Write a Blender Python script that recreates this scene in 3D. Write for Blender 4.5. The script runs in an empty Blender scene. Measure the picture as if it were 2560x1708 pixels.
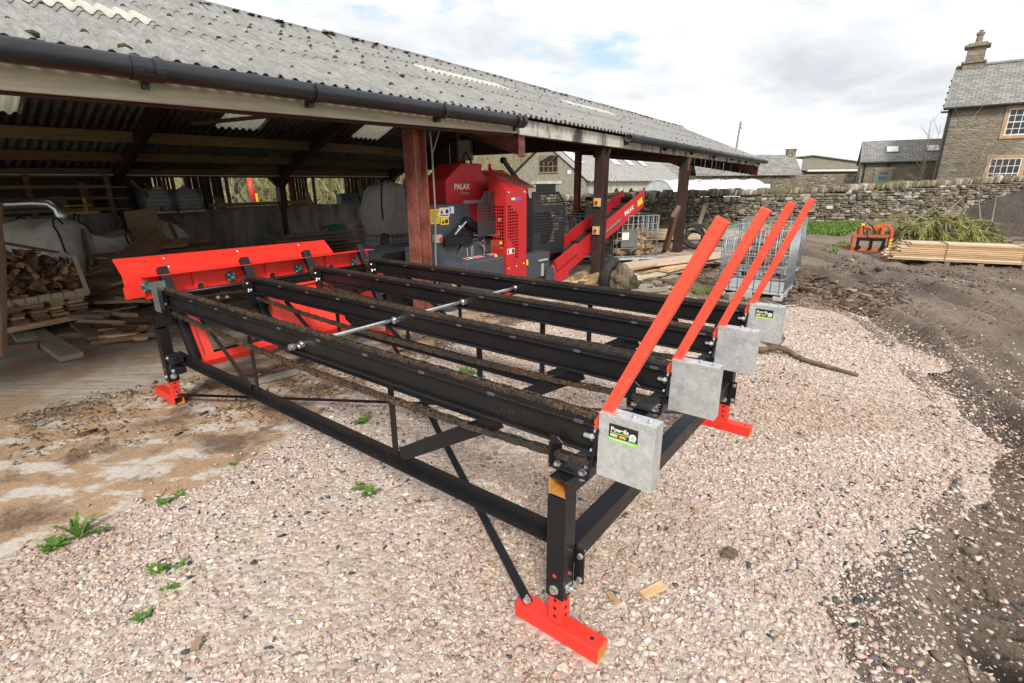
import bpy, bmesh, math, random
import numpy as np
from mathutils import Vector, Matrix
R = math.radians
rnd = random.Random(7)
SC = bpy.context.scene
COL = SC.collection
# ------------------------------------------------------------------ camera
CAMH, PITCH, ROLL, FPX = 1.9, 0.30325, -0.00608, 1269.3      # focal length in pixels of a 2560 px wide frame
cam_d = bpy.data.cameras.new('camera'); cam = bpy.data.objects.new('camera', cam_d); COL.objects.link(cam)
cam_d.sensor_width = 36; cam_d.lens = FPX / 2560 * 36; cam_d.clip_start = 0.05; cam_d.clip_end = 3000
cam.location = (0, 0, CAMH)
cam.rotation_euler = (Matrix.Rotation(math.pi / 2 - PITCH, 3, 'X') @ Matrix.Rotation(ROLL, 3, 'Z')).to_euler()
SC.camera = cam
# ------------------------------------------------------------------ light
SUN_EL, SUN_AZ = R(40), R(178)          # azimuth clockwise from +Y: sun behind the camera
sun_d = bpy.data.lights.new('sun', 'SUN'); sun = bpy.data.objects.new('sun', sun_d); COL.objects.link(sun)
sun_d.energy = 2.0; sun_d.angle = R(12); sun_d.color = (1.0, 0.95, 0.87)
sdir = Vector((math.sin(SUN_AZ) * math.cos(SUN_EL), math.cos(SUN_AZ) * math.cos(SUN_EL), math.sin(SUN_EL)))
sun.rotation_euler = (-sdir).to_track_quat('-Z', 'Y').to_euler(); sun.location = sdir * 60
W = bpy.data.worlds.new('World'); SC.world = W; W.use_nodes = True
def build_world():
    nt = W.node_tree; N = nt.nodes; L = nt.links; N.clear()
    out = N.new('ShaderNodeOutputWorld'); bg = N.new('ShaderNodeBackground'); bg.inputs['Strength'].default_value = 0.1
    sky = N.new('ShaderNodeTexSky'); sky.sky_type = 'NISHITA'; sky.sun_disc = False
    sky.sun_elevation = SUN_EL; sky.sun_rotation = SUN_AZ; sky.air_density = 1.0; sky.dust_density = 1.6
    tc = N.new('ShaderNodeTexCoord'); sx = N.new('ShaderNodeSeparateXYZ'); L.new(tc.outputs['Generated'], sx.inputs[0])
    def math_(op, a, b=None):
        n = N.new('ShaderNodeMath'); n.operation = op
        for i, v in enumerate((a, b)):
            if v is None: continue
            if isinstance(v, (int, float)): n.inputs[i].default_value = v
            else: L.new(v, n.inputs[i])
        return n.outputs[0]
    den = math_('ADD', math_('MAXIMUM', sx.outputs[2], 0.0), 0.22)
    cb = N.new('ShaderNodeCombineXYZ')
    L.new(math_('DIVIDE', sx.outputs[0], den), cb.inputs[0]); L.new(math_('DIVIDE', sx.outputs[1], den), cb.inputs[1])
    L.new(math_('MULTIPLY', sx.outputs[2], 3.0), cb.inputs[2])
    def noise(scale, detail, rough, off, dist=0.0):
        m = N.new('ShaderNodeMapping'); m.inputs['Location'].default_value = off; L.new(cb.outputs[0], m.inputs[0])
        n = N.new('ShaderNodeTexNoise'); n.inputs['Scale'].default_value = scale; n.inputs['Detail'].default_value = detail
        n.inputs['Roughness'].default_value = rough; n.inputs['Distortion'].default_value = dist
        L.new(m.outputs[0], n.inputs['Vector']); return n.outputs['Fac']
    def ramp(fac, pts):
        r = N.new('ShaderNodeValToRGB'); e = r.color_ramp.elements
        e[0].position, e[0].color = pts[0][0], (*pts[0][1], 1); e[1].position, e[1].color = pts[-1][0], (*pts[-1][1], 1)
        for p, c in pts[1:-1]: k = e.new(p); k.color = (*c, 1)
        L.new(fac, r.inputs[0]); return r.outputs[0]
    body = noise(1.35, 10, 0.56, (3.1, 1.7, 0.4), 0.25)
    cover = ramp(noise(0.85, 8, 0.58, (1.35, 5.2, 0.0), 0.1), [(0.36, (0, 0, 0)), (0.43, (1, 1, 1))])
    cloud = ramp(body, [(0.32, (4.1, 4.3, 4.55)), (0.43, (5.1, 5.25, 5.4)), (0.52, (6.1, 6.15, 6.2)), (0.62, (7.0, 6.95, 6.9))])
    blue = N.new('ShaderNodeMix'); blue.data_type = 'RGBA'; blue.inputs[0].default_value = 0.5
    L.new(sky.outputs[0], blue.inputs[6]); blue.inputs[7].default_value = (4.0, 5.0, 6.0, 1)
    mx = N.new('ShaderNodeMix'); mx.data_type = 'RGBA'
    L.new(cover, mx.inputs[0]); L.new(blue.outputs[2], mx.inputs[6]); L.new(cloud, mx.inputs[7])
    L.new(mx.outputs[2], bg.inputs[0]); L.new(bg.outputs[0], out.inputs[0])
build_world()
SC.view_settings.view_transform = 'Standard'; SC.view_settings.look = 'None'; SC.view_settings.gamma = 1
SC.view_settings.exposure = 0.85
SC.cycles.max_bounces = 9; SC.cycles.diffuse_bounces = 7; SC.cycles.transparent_max_bounces = 12

# ------------------------------------------------------------------ survey helpers: a pixel of the 2560 px photograph on a known level or distance
def ray(px, py):
    a, b = (px - 1280) / FPX, (py - 854) / FPX
    cr, sr = math.cos(ROLL), math.sin(ROLL); a, b = a * cr + b * sr, -a * sr + b * cr
    c, s = math.cos(PITCH), math.sin(PITCH)
    return Vector((a, c - b * s, -s - b * c))
def at(px, py, z=0.0):
    d = ray(px, py); k = (z - CAMH) / d.z; return Vector((0, 0, CAMH)) + k * d
def atd(px, py, y):
    d = ray(px, py); return Vector((0, 0, CAMH)) + d * (y / d.y)
BE = Vector((0.6, 0.8, 0)); BM = Vector((-0.8, 0.6, 0)); BANG = math.atan2(0.8, 0.6)   # barn: s along the eave, t into the barn
def bw(s, t, z=0.0): return BE * s + BM * t + Vector((0, 0, z))
# ------------------------------------------------------------------ materials
MATS = {}
class NT:
    def __init__(s, name):
        s.m = bpy.data.materials.new(name); s.m.use_nodes = True; s.t = s.m.node_tree; s.N = s.t.nodes; s.L = s.t.links
        s.b = s.N['Principled BSDF']; s.tc = s.N.new('ShaderNodeTexCoord'); s.co = s.tc.outputs['Object']
        MATS[name] = s.m
    def set(s, k, v):
        if isinstance(v, (int, float, tuple)): s.b.inputs[k].default_value = (*v, 1) if isinstance(v, tuple) and len(v) == 3 else v
        else: s.L.new(v, s.b.inputs[k])
    def map(s, scale=(1, 1, 1), loc=(0, 0, 0), rot=(0, 0, 0), src=None):
        n = s.N.new('ShaderNodeMapping'); n.inputs['Scale'].default_value = scale; n.inputs['Location'].default_value = loc
        n.inputs['Rotation'].default_value = rot; s.L.new(src or s.co, n.inputs[0]); return n.outputs[0]
    def noise(s, scale, detail=4, rough=.55, vec=None, dist=0, out='Fac'):
        n = s.N.new('ShaderNodeTexNoise'); n.inputs['Scale'].default_value = scale; n.inputs['Detail'].default_value = detail
        n.inputs['Roughness'].default_value = rough; n.inputs['Distortion'].default_value = dist
        s.L.new(vec or s.co, n.inputs['Vector']); return n.outputs[out]
    def vor(s, scale, feature='F1', vec=None, out='Distance', rand=1):
        n = s.N.new('ShaderNodeTexVoronoi'); n.feature = feature; n.inputs['Scale'].default_value = scale
        n.inputs['Randomness'].default_value = rand; s.L.new(vec or s.co, n.inputs['Vector']); return n.outputs[out]
    def ramp(s, fac, pts, interp='LINEAR'):
        r = s.N.new('ShaderNodeValToRGB'); r.color_ramp.interpolation = interp; e = r.color_ramp.elements
        f = lambda c: (c, c, c, 1) if isinstance(c, (int, float)) else (*c, 1)
        e[0].position, e[0].color = pts[0][0], f(pts[0][1]); e[1].position, e[1].color = pts[-1][0], f(pts[-1][1])
        for p, c in pts[1:-1]: k = e.new(p); k.color = f(c)
        s.L.new(fac, r.inputs[0]); return r.outputs[0]
    def mix(s, fac, a, b, mode='MIX'):
        n = s.N.new('ShaderNodeMix'); n.data_type = 'RGBA'; n.blend_type = mode
        for i, v in ((0, fac), (6, a), (7, b)):
            if isinstance(v, (int, float)): n.inputs[i].default_value = v
            elif isinstance(v, tuple): n.inputs[i].default_value = (*v, 1)
            else: s.L.new(v, n.inputs[i])
        return n.outputs[2]
    def math(s, op, a, b=0.0):
        n = s.N.new('ShaderNodeMath'); n.operation = op
        for i, v in ((0, a), (1, b)):
            if isinstance(v, (int, float)): n.inputs[i].default_value = v
            else: s.L.new(v, n.inputs[i])
        return n.outputs[0]
    def bump(s, h, strength=.3, dist=.01):
        n = s.N.new('ShaderNodeBump'); n.inputs['Strength'].default_value = strength; n.inputs['Distance'].default_value = dist
        s.L.new(h, n.inputs['Height']); s.L.new(n.outputs[0], s.b.inputs['Normal'])
    def rand(s): return s.N.new('ShaderNodeObjectInfo').outputs['Random']
    def geo(s, out): return s.N.new('ShaderNodeNewGeometry').outputs[out]
def simple(name, c1, c2=None, scale=6, rough=.6, metal=0, bump=0, bscale=60, stretch=(1, 1, 1), spec=None, lo=.35, hi=.65, bdist=.004):
    n = NT(name); c2 = c2 or c1
    v = n.map(stretch)
    n.set('Base Color', n.ramp(n.noise(scale, 6, .6, v), [(lo, c1), (hi, c2)]))
    n.set('Roughness', rough); n.set('Metallic', metal)
    if spec is not None: n.set('Specular IOR Level', spec)
    if bump: n.bump(n.noise(bscale, 5, .65, v), bump, bdist)
    return n.m
def mats():
    # painted steel: tiny dust specks and faint wear over a flat paint colour
    def paint(name, c, wear, rough, dust, dscale=90, amount=.64, spec=.5):
        n = NT(name)
        base = n.ramp(n.noise(3.5, 5, .6), [(.3, c), (.75, tuple(min(1, x * 1.18 + .004) for x in c))])
        d = n.ramp(n.noise(dscale, 3, .7), [(amount, 0), (amount + .12, 1)])
        patch = n.ramp(n.noise(2.2, 4, .6), [(.45, 0), (.65, 1)])
        f = n.math('MULTIPLY', d, patch)
        n.set('Base Color', n.mix(n.math('MULTIPLY', f, wear), base, dust))
        n.set('Roughness', n.ramp(n.noise(14, 4, .6), [(.3, rough), (.7, min(1, rough + .18))]))
        n.bump(n.noise(220, 2, .5), .05, .001); n.set('Specular IOR Level', spec)
    paint('black_paint', (.009, .009, .011), .4, .26, (.16, .125, .09), spec=.28)
    paint('dusty_black_paint', (.010, .0098, .0105), .5, .32, (.26, .19, .12), 120, .58, spec=.26)
    paint('red_paint', (.72, .034, .020), .45, .34, (.60, .30, .22), 60, .6)
    paint('lit_stake_paint', (.80, .075, .040), .5, .42, (.90, .45, .33), 50, .58)  # bright light on the stakes put into a paler red, plus chalky wear
    paint('guard_paint', (.022, .022, .025), .5, .4, (.12, .10, .08), 60, .6)
    paint('worn_red_paint', (.46, .014, .018), .3, .45, (.18, .05, .03), 40)
    paint('grey_paint', (.050, .056, .070), .5, .45, (.16, .13, .10))
    paint('dark_green_casting', (.02, .10, .075), .4, .45, (.2, .2, .2))
    n = NT('red_steel')            # red-oxide portal steel, rust blotches
    b = n.ramp(n.noise(5, 6, .65), [(.3, (.13, .042, .030)), (.55, (.27, .085, .058)), (.75, (.34, .125, .09))])
    sp = n.ramp(n.noise(38, 4, .75), [(.54, 0), (.66, 1)])
    n.set('Base Color', n.mix(n.math('MULTIPLY', sp, .8), b, (.035, .018, .014))); n.set('Roughness', .75); n.bump(n.noise(70, 4, .7), .25, .003)
    n = NT('brown_steel')
    b = n.ramp(n.noise(4, 6, .65, n.map((1, 1, .4))), [(.3, (.022, .012, .010)), (.6, (.055, .024, .018)), (.8, (.10, .045, .032))])
    n.set('Base Color', b); n.set('Roughness', .7); n.bump(n.noise(70, 4, .7), .2, .003)
    n = NT('galvanised')           # zinc spangle
    v = n.vor(60, out='Color'); g = n.N.new('ShaderNodeSeparateColor'); n.L.new(v, g.inputs[0])
    sm = n.noise(7, 6, .65, dist=.6)
    n.set('Base Color', n.mix(.5, n.ramp(g.outputs[0], [(.0, (.46, .48, .49)), (1, (.74, .76, .77))]), n.ramp(sm, [(.3, (.44, .46, .47)), (.7, (.80, .82, .83))])))
    n.set('Metallic', .55); n.set('Roughness', n.ramp(sm, [(.3, .33), (.7, .55)])); n.bump(n.noise(9, 3, .5), .06, .004)
    simple('zinc_bolt', (.55, .57, .58), (.72, .73, .73), 30, .3, .9)
    simple('zinc_wire', (.24, .27, .29), (.36, .39, .41), 20, .45, .45)
    n = NT('chain_steel')          # oily brown steel with orange flecks
    f = n.noise(120, 4, .7); p = n.ramp(n.noise(3.2, 4, .6), [(.42, 0), (.62, 1)])
    n.set('Base Color', n.mix(n.math('MULTIPLY', n.ramp(f, [(.52, 0), (.62, 1)]), p), n.ramp(n.noise(60, 4, .7), [(.3, (.026, .023, .020)), (.7, (.070, .061, .053))]), (.42, .19, .05)))
    n.set('Roughness', .5); n.set('Metallic', .35); n.bump(f, .3, .002)
    simple('rust_inside', (.45, .19, .03), (.62, .32, .08), 14, .85)
    n = NT('roof_cement')          # weathered fibre-cement sheets with lichen, streaked down the slope (object Y)
    st = n.noise(7, 7, .7, n.map((3.2, .35, 1)))
    fine = n.noise(90, 5, .75)
    b = n.mix(.5, n.ramp(st, [(.34, (.115, .113, .108)), (.52, (.26, .255, .248)), (.68, (.42, .415, .405))]), n.ramp(fine, [(.36, (.09, .09, .087)), (.5, (.25, .247, .24)), (.66, (.52, .51, .495))]))
    li = n.ramp(n.noise(18, 6, .8), [(.56, 0), (.64, 1)])
    n.set('Base Color', n.mix(n.math('MULTIPLY', li, .55), b, (.09, .092, .075))); n.set('Roughness', .92); n.bump(fine, .5, .006)
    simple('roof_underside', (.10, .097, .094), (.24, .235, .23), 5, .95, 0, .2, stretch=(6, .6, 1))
    simple('roof_sheet_edge', (.055, .05, .04), (.15, .145, .12), 22, .95, 0, .3)
    n = NT('rooflight_plastic'); n.set('Base Color', n.ramp(n.noise(9, 5, .6, n.map((3, .5, 1))), [(.3, (.62, .62, .55)), (.7, (.86, .86, .80))])); n.set('Roughness', .5); n.set('Transmission Weight', .75); n.set('IOR', 1.05)
    n = NT('moss'); n.set('Base Color', n.ramp(n.noise(30, 5, .7), [(.3, (.025, .022, .012)), (.6, (.07, .065, .022)), (.8, (.16, .13, .03))])); n.set('Roughness', 1); n.bump(n.noise(90, 4, .7), .8, .01)
    n = NT('gutter_plastic')
    b = n.ramp(n.noise(2.5, 6, .65, n.map((.5, 2, 2))), [(.3, (.011, .012, .014)), (.62, (.028, .030, .034)), (.8, (.055, .056, .042))])
    sp = n.ramp(n.vor(46), [(.05, 1), (.10, 0)]); pt = n.ramp(n.noise(4, 4, .6), [(.5, 0), (.7, 1)])
    n.set('Base Color', n.mix(n.math('MULTIPLY', n.math('MULTIPLY', sp, pt), .7), b, (.30, .30, .27))); n.set('Roughness', .38); n.bump(n.noise(60, 4, .6), .12, .002)
    # timber: grain runs along object X; every board gets its own tone from Object Info
    def wood(name, dark, light, rough=.8, knots=.5, grey=None, end=1):
        n = NT(name)
        off = n.N.new('ShaderNodeVectorMath'); off.operation = 'ADD'; n.L.new(n.co, off.inputs[0])
        cb = n.N.new('ShaderNodeCombineXYZ'); r = n.rand()
        for i, k in enumerate((37., 11., 5.)): n.L.new(n.math('MULTIPLY', r, k), cb.inputs[i])
        n.L.new(cb.outputs[0], off.inputs[1]); v0 = off.outputs[0]
        v = n.map((1.2, 16, 16), src=v0)
        g = n.noise(2.2, 7, .62, v, .7); g2 = n.noise(1.3, 4, .6, n.map((1.5, 3, 3), src=v0))
        b = n.ramp(g, [(.28, dark), (.50, tuple((a + c) / 2 for a, c in zip(dark, light))), (.72, light)])
        if grey: b = n.mix(n.ramp(g2, [(.4, 0), (.62, .8)]), b, grey)
        k = n.ramp(n.vor(3.1, vec=n.map((1, 3.2, 3.2), src=v0)), [(.045, 1), (.10, 0)])
        b = n.mix(n.math('MULTIPLY', k, knots), b, tuple(x * .35 for x in dark))
        hs = n.N.new('ShaderNodeHueSaturation'); n.L.new(b, hs.inputs['Color']); n.L.new(n.math('ADD', n.math('MULTIPLY', r, .5), .75), hs.inputs['Value'])
        n.set('Base Color', hs.outputs[0]); n.set('Roughness', rough); n.bump(g, .35, .004)
    wood('fresh_timber', (.40, .235, .115), (.66, .47, .28))
    wood('pale_timber', (.46, .36, .25), (.66, .56, .43), .8, .35)
    wood('old_timber', (.17, .095, .05), (.42, .275, .165), .9, .5, (.22, .16, .11))
    wood('grey_timber', (.20, .165, .125), (.42, .37, .30), .9, .4, (.30, .275, .235))
    wood('barn_timber', (.095, .055, .032), (.27, .165, .095), .9, .5)
    n = NT('fascia_timber')        # bleached board; damp black and green algae stains of their own shape
    v = n.map((.9, 14, 14)); g = n.noise(2, 7, .62, v, .6)
    b = n.ramp(g, [(.3, (.40, .34, .26)), (.7, (.62, .56, .46))])
    gr = n.ramp(n.noise(1.1, 4, .6), [(.56, 0), (.70, 1)]); b = n.mix(n.math('MULTIPLY', gr, .45), b, (.30, .31, .12))
    n.set('Base Color', b); n.set('Roughness', .85); n.bump(g, .3, .004)
    n = NT('stained_fascia')
    v = n.map((.9, 14, 14)); g = n.noise(2, 7, .62, v, .6)
    b = n.ramp(g, [(.3, (.44, .42, .37)), (.7, (.66, .64, .58))])
    bl = n.ramp(n.noise(1.6, 6, .66, n.map((1.2, 1, .5))), [(.48, 0), (.62, 1)]); b = n.mix(n.math('MULTIPLY', bl, .93), b, (.03, .027, .022))
    n.set('Base Color', b); n.set('Roughness', .9); n.bump(g, .3, .004)
    n = NT('bark'); g = n.noise(9, 7, .7, n.map((1, 1, .35)), .8)
    n.set('Base Color', n.ramp(g, [(.3, (.045, .033, .022)), (.55, (.16, .12, .08)), (.75, (.30, .24, .17))])); n.set('Roughness', .95); n.bump(g, 1, .02)
    n = NT('firewood')             # split faces warm, bark patches darker
    g = n.noise(3, 6, .65, n.map((1, 9, 9)), .6); r = n.rand()
    b = n.ramp(g, [(.3, (.27, .145, .065)), (.7, (.58, .38, .20))])
    b = n.mix(n.ramp(n.noise(5, 3, .5), [(.5, 0), (.58, .8)]), b, (.10, .06, .035))
    hs = n.N.new('ShaderNodeHueSaturation'); n.L.new(b, hs.inputs['Color']); n.L.new(n.math('ADD', n.math('MULTIPLY', r, .7), .55), hs.inputs['Value'])
    n.set('Base Color', hs.outputs[0]); n.set('Roughness', .85); n.bump(g, .4, .005)
    n = NT('old_firewood'); g = n.noise(3, 6, .65, n.map((1, 9, 9)), .6); r = n.rand()
    b = n.ramp(g, [(.3, (.15, .075, .036)), (.7, (.42, .25, .13))]); b = n.mix(n.ramp(n.noise(5, 3, .5), [(.5, 0), (.58, .8)]), b, (.06, .036, .022))
    hs = n.N.new('ShaderNodeHueSaturation'); n.L.new(b, hs.inputs['Color']); n.L.new(n.math('ADD', n.math('MULTIPLY', r, 1.0), .45), hs.inputs['Value']); n.set('Base Color', hs.outputs[0]); n.set('Roughness', .9); n.bump(g, .4, .005)
    n = NT('woven_bag'); v = n.map((1, 1, 1))
    cr = n.noise(3.2, 6, .6, dist=1.2)
    n.set('Base Color', n.ramp(cr, [(.3, (.58, .54, .50)), (.7, (.80, .77, .73))])); n.set('Roughness', .75)
    wv = n.N.new('ShaderNodeTexWave'); wv.inputs['Scale'].default_value = 22; wv.bands_direction = 'Z'; wv.inputs['Distortion'].default_value = 6; n.L.new(n.co, wv.inputs['Vector'])
    n.bump(n.math('ADD', wv.outputs['Fac'], n.math('MULTIPLY', cr, 3.)), .5, .012)
    n = NT('concrete_wall')        # damp streaks and green algae, running down
    s = n.noise(2.4, 7, .65, n.map((1.6, 1.6, .35))); f = n.noise(40, 5, .7)
    b = n.mix(.4, n.ramp(s, [(.32, (.06, .05, .04)), (.48, (.27, .25, .215)), (.72, (.52, .49, .445))]), n.ramp(f, [(.3, (.13, .12, .105)), (.7, (.36, .34, .30))]))
    al = n.ramp(n.noise(1.3, 5, .6), [(.56, 0), (.68, .6)]); n.set('Base Color', n.mix(al, b, (.045, .05, .022))); n.set('Roughness', .95); n.bump(f, .3, .006)
    def rubble(name, cs, mortar, sc=(3.2, 3.2, 7.5), ms=.035):
        n = NT(name); w = n.noise(3, 4, .6, out='Color')
        v = n.N.new('ShaderNodeMix'); v.data_type = 'VECTOR'; v.inputs[0].default_value = .06; n.L.new(n.co, v.inputs[4]); n.L.new(w, v.inputs[5])
        mp = n.map(sc, src=v.outputs[1])
        c = n.vor(1, vec=mp, out='Color'); e = n.vor(1, 'DISTANCE_TO_EDGE', vec=mp)
        g = n.N.new('ShaderNodeSeparateColor'); n.L.new(c, g.inputs[0])
        b = n.ramp(g.outputs[0], [(i / (len(cs) - 1), k) for i, k in enumerate(cs)])
        b = n.mix(n.ramp(n.noise(24, 5, .7), [(.35, 0), (.7, .45)]), b, tuple(x * .5 for x in cs[0]))
        m = n.ramp(e, [(ms * .5, 1), (ms * 1.6, 0)])
        n.set('Base Color', n.mix(m, b, mortar)); n.set('Roughness', .95)
        n.bump(n.math('ADD', n.ramp(e, [(0, 0), (.14, 1)]), n.math('MULTIPLY', n.noise(30, 4, .7), .4)), .8, .03)
    rubble('house_stone', [(.20, .165, .125), (.28, .24, .185), (.35, .305, .24), (.235, .195, .15), (.42, .375, .31)], (.27, .23, .175), (2.6, 2.6, 8.5), .05)
    rubble('garden_stone', [(.14, .11, .085), (.31, .255, .195), (.42, .36, .29), (.23, .19, .15), (.52, .46, .39)], (.12, .10, .08), (3.2, 3.2, 8), .05)
    n = NT('drystone')             # per-stone tone is stored on each stone; lichen and moss patches on top
    at_ = n.N.new('ShaderNodeAttribute'); at_.attribute_name = 'tone'
    f = n.noise(22, 6, .7)
    b = n.mix(n.ramp(f, [(.38, 0), (.68, .65)]), at_.outputs['Color'], (.10, .085, .062))
    lc = n.ramp(n.noise(11, 5, .7), [(.60, 0), (.68, .55)]); b = n.mix(lc, b, (.48, .47, .42))
    mo = n.ramp(n.noise(.9, 5, .65), [(.51, 0), (.62, .9)]); b = n.mix(n.math('MULTIPLY', mo, n.ramp(f, [(.4, 0), (.6, 1)])), b, (.105, .095, .025))
    n.set('Base Color', b); n.set('Roughness', .95); n.bump(f, .6, .02)
    n = NT('slate')                # courses of slates with pale lichen
    br = n.N.new('ShaderNodeTexBrick'); br.inputs['Scale'].default_value = 1; br.inputs['Brick Width'].default_value = .34; br.inputs['Row Height'].default_value = .22
    br.inputs['Mortar Size'].default_value = .012; br.inputs['Color1'].default_value = (.17, .17, .16, 1); br.inputs['Color2'].default_value = (.30, .295, .272, 1); br.inputs['Mortar'].default_value = (.035, .035, .033, 1)
    n.L.new(n.co, br.inputs['Vector'])
    b = n.mix(n.ramp(n.noise(5, 6, .7), [(.5, 0), (.72, .6)]), br.outputs['Color'], (.30, .30, .24))
    b = n.mix(n.ramp(n.noise(9, 5, .7), [(.62, 0), (.70, .8)]), b, (.36, .36, .33))
    n.set('Base Color', b); n.set('Roughness', .85); n.bump(br.outputs['Fac'], -.6, .02)
    simple('render_wall', (.25, .225, .185), (.36, .33, .28), 5, .95, 0, .5, 50, bdist=.01)
    simple('limewash', (.40, .37, .31), (.62, .59, .52), 2.2, .95, 0, .5, 30, (1, 1, .6))
    simple('old_asbestos', (.20, .19, .175), (.42, .405, .38), 9, .95, 0, .4, 40, (3, .5, 1))
    simple('sandstone_trim', (.46, .27, .14), (.60, .38, .22), 8, .85)
    simple('teal_paint', (.15, .30, .26), (.21, .37, .325), 9, .6)
    simple('white_paint', (.74, .74, .72), (.82, .82, .80), 9, .5)
    simple('polythene', (.72, .75, .78), (.86, .88, .90), 2, .35)
    simple('white_plastic', (.70, .70, .68), (.82, .82, .80), 3, .4)
    simple('dark_board', (.030, .021, .014), (.085, .060, .040), 7, .9, 0, .3, stretch=(4, 4, .4))
    simple('rubber', (.012, .012, .013), (.03, .03, .031), 12, .7, 0, .2)
    simple('dark_interior', (.012, .011, .010), (.03, .027, .024), 5, .95)
    simple('teal_box', (.035, .06, .065), (.06, .09, .095), 6, .55)
    simple('green_tarp', (.005, .17, .075), (.01, .26, .12), 4, .5, 0, .6, 8, bdist=.03)
    simple('silver_duct', (.55, .56, .57), (.70, .71, .72), 12, .28, .95, .1, 20)
    simple('orange_paint', (.40, .065, .012), (.58, .13, .035), 8, .65)
    simple('yellow_label', (.85, .55, .02), (.9, .62, .04), 8, .5)
    simple('yellow_steel', (.45, .26, .02), (.6, .36, .03), 8, .5)
    simple('white_label', (.78, .77, .72), None, 8, .5)
    simple('blue_label', (.02, .17, .62), None, 8, .45)
    simple('orange_label', (.85, .18, .03), None, 8, .45)
    simple('red_label', (.72, .03, .03), None, 8, .45)
    simple('green_label', (.30, .66, .10), None, 8, .45)
    simple('black_label', (.012, .012, .014), None, 8, .35)
    simple('grey_box', (.36, .36, .35), (.46, .46, .45), 6, .5)
    simple('red_plastic', (.62, .02, .02), None, 8, .35)
    simple('grey_plate', (.13, .14, .145), (.19, .20, .205), 6, .5, .3)
    simple('skin', (.50, .29, .21), (.58, .36, .27), 8, .55)
    simple('black_jacket', (.012, .013, .015), (.03, .031, .034), 10, .85, 0, .3, 30)
    simple('dark_trousers', (.010, .012, .018), (.022, .025, .034), 10, .9)
    simple('hair', (.10, .08, .065), (.18, .15, .13), 30, .8)
    n = NT('check_shirt')
    br = n.N.new('ShaderNodeTexBrick'); br.offset = 0; br.inputs['Scale'].default_value = 1; br.inputs['Brick Width'].default_value = .03; br.inputs['Row Height'].default_value = .03; br.inputs['Mortar Size'].default_value = .004
    br.inputs['Color1'].default_value = (.05, .055, .08, 1); br.inputs['Color2'].default_value = (.07, .07, .10, 1); br.inputs['Mortar'].default_value = (.30, .30, .33, 1)
    n.L.new(n.map((1, 1, 1), rot=(R(90), 0, 0)), br.inputs['Vector']); n.set('Base Color', br.outputs['Color']); n.set('Roughness', .9)
    n = NT('window_glass'); n.set('Base Color', (.02, .023, .026)); n.set('Roughness', .06); n.set('Specular IOR Level', .7)
    # ---- ground
    n = NT('gravel_bed')
    e = n.vor(34, out='Color'); g = n.N.new('ShaderNodeSeparateColor'); n.L.new(e, g.inputs[0])
    dd = n.vor(34); big = n.noise(.7, 4, .6)
    b = n.ramp(g.outputs[0], [(0, (.38, .30, .245)), (.4, (.50, .415, .35)), (.75, (.59, .50, .435)), (1, (.66, .58, .515))])
    b = n.mix(n.ramp(n.noise(8, 5, .65), [(.44, 0), (.62, .5)]), b, (.40, .305, .24))
    b = n.mix(n.ramp(big, [(.55, 0), (.75, .35)]), b, (.22, .16, .12))
    n.set('Base Color', b); n.set('Roughness', .95); n.bump(n.math('ADD', n.math('MULTIPLY', dd, -1.), n.math('MULTIPLY', n.noise(120, 4, .7), .4)), .8, .015)
    n = NT('gravel_stone'); a = n.N.new('ShaderNodeAttribute'); a.attribute_name = 'tone'
    f = n.noise(55, 5, .7)
    n.set('Base Color', n.mix(n.ramp(f, [(.35, 0), (.75, .5)]), a.outputs['Color'], n.mix(1, a.outputs['Color'], (.66, .58, .52), 'MULTIPLY'))); n.set('Roughness', .95); n.set('Specular IOR Level', .18); n.bump(f, .35, .004)
    n = NT('yard_soil')
    co = n.geo('Position')
    f = n.noise(55, 6, .75, co); m = n.noise(6, 6, .65, co); w = n.noise(1.1, 4, .6, n.map((1, .25, 1), rot=(0, 0, R(-35)), src=co))
    b = n.ramp(f, [(.34, (.090, .063, .045)), (.50, (.225, .165, .122)), (.66, (.40, .315, .245))])
    b = n.mix(n.ramp(m, [(.42, 0), (.68, .55)]), b, (.255, .19, .142))
    b = n.mix(n.ramp(w, [(.52, 0), (.68, .6)]), b, (.095, .069, .051))
    gr = n.ramp(n.vor(26, vec=co), [(.13, 1), (.2, 0)]); ms = n.ramp(n.noise(1.7, 4, .6, co), [(.48, 0), (.62, 1)])
    b = n.mix(n.math('MULTIPLY', gr, n.math('MULTIPLY', ms, .8)), b, (.36, .30, .26))
    wt = n.N.new('ShaderNodeAttribute'); wt.attribute_name = 'tone'; b = n.mix(n.math('MULTIPLY', wt.outputs['Fac'], .88), b, (.034, .025, .019)); n.set('Base Color', b); n.set('Roughness', n.ramp(m, [(.35, .62), (.6, .95)])); n.bump(n.math('ADD', f, n.math('MULTIPLY', m, 1.5)), .9, .028)
    n = NT('heap_soil'); co = n.geo('Position'); f = n.noise(26, 7, .8, co); m = n.noise(3, 6, .7, co)
    b = n.mix(n.ramp(m, [(.4, 0), (.65, .6)]), n.ramp(f, [(.36, (.028, .021, .016)), (.52, (.105, .082, .066)), (.66, (.26, .215, .18))]), (.075, .058, .046)); n.set('Base Color', b); n.set('Roughness', 1); n.bump(f, 1, .06)
    n = NT('barn_floor')           # concrete under sawdust: pale patches, brown dust, dark wet bark mulch
    co = n.geo('Position')
    f = n.noise(70, 6, .75, co); m = n.noise(1.5, 7, .66, n.map((1, 1, 1), rot=(0, 0, BANG), src=co)); st = n.noise(3, 7, .7, n.map((.75, 1.35, 1), rot=(0, 0, -BANG), src=co))
    dust = n.ramp(f, [(.32, (.25, .155, .09)), (.55, (.42, .285, .175)), (.75, (.54, .40, .27))])
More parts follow.
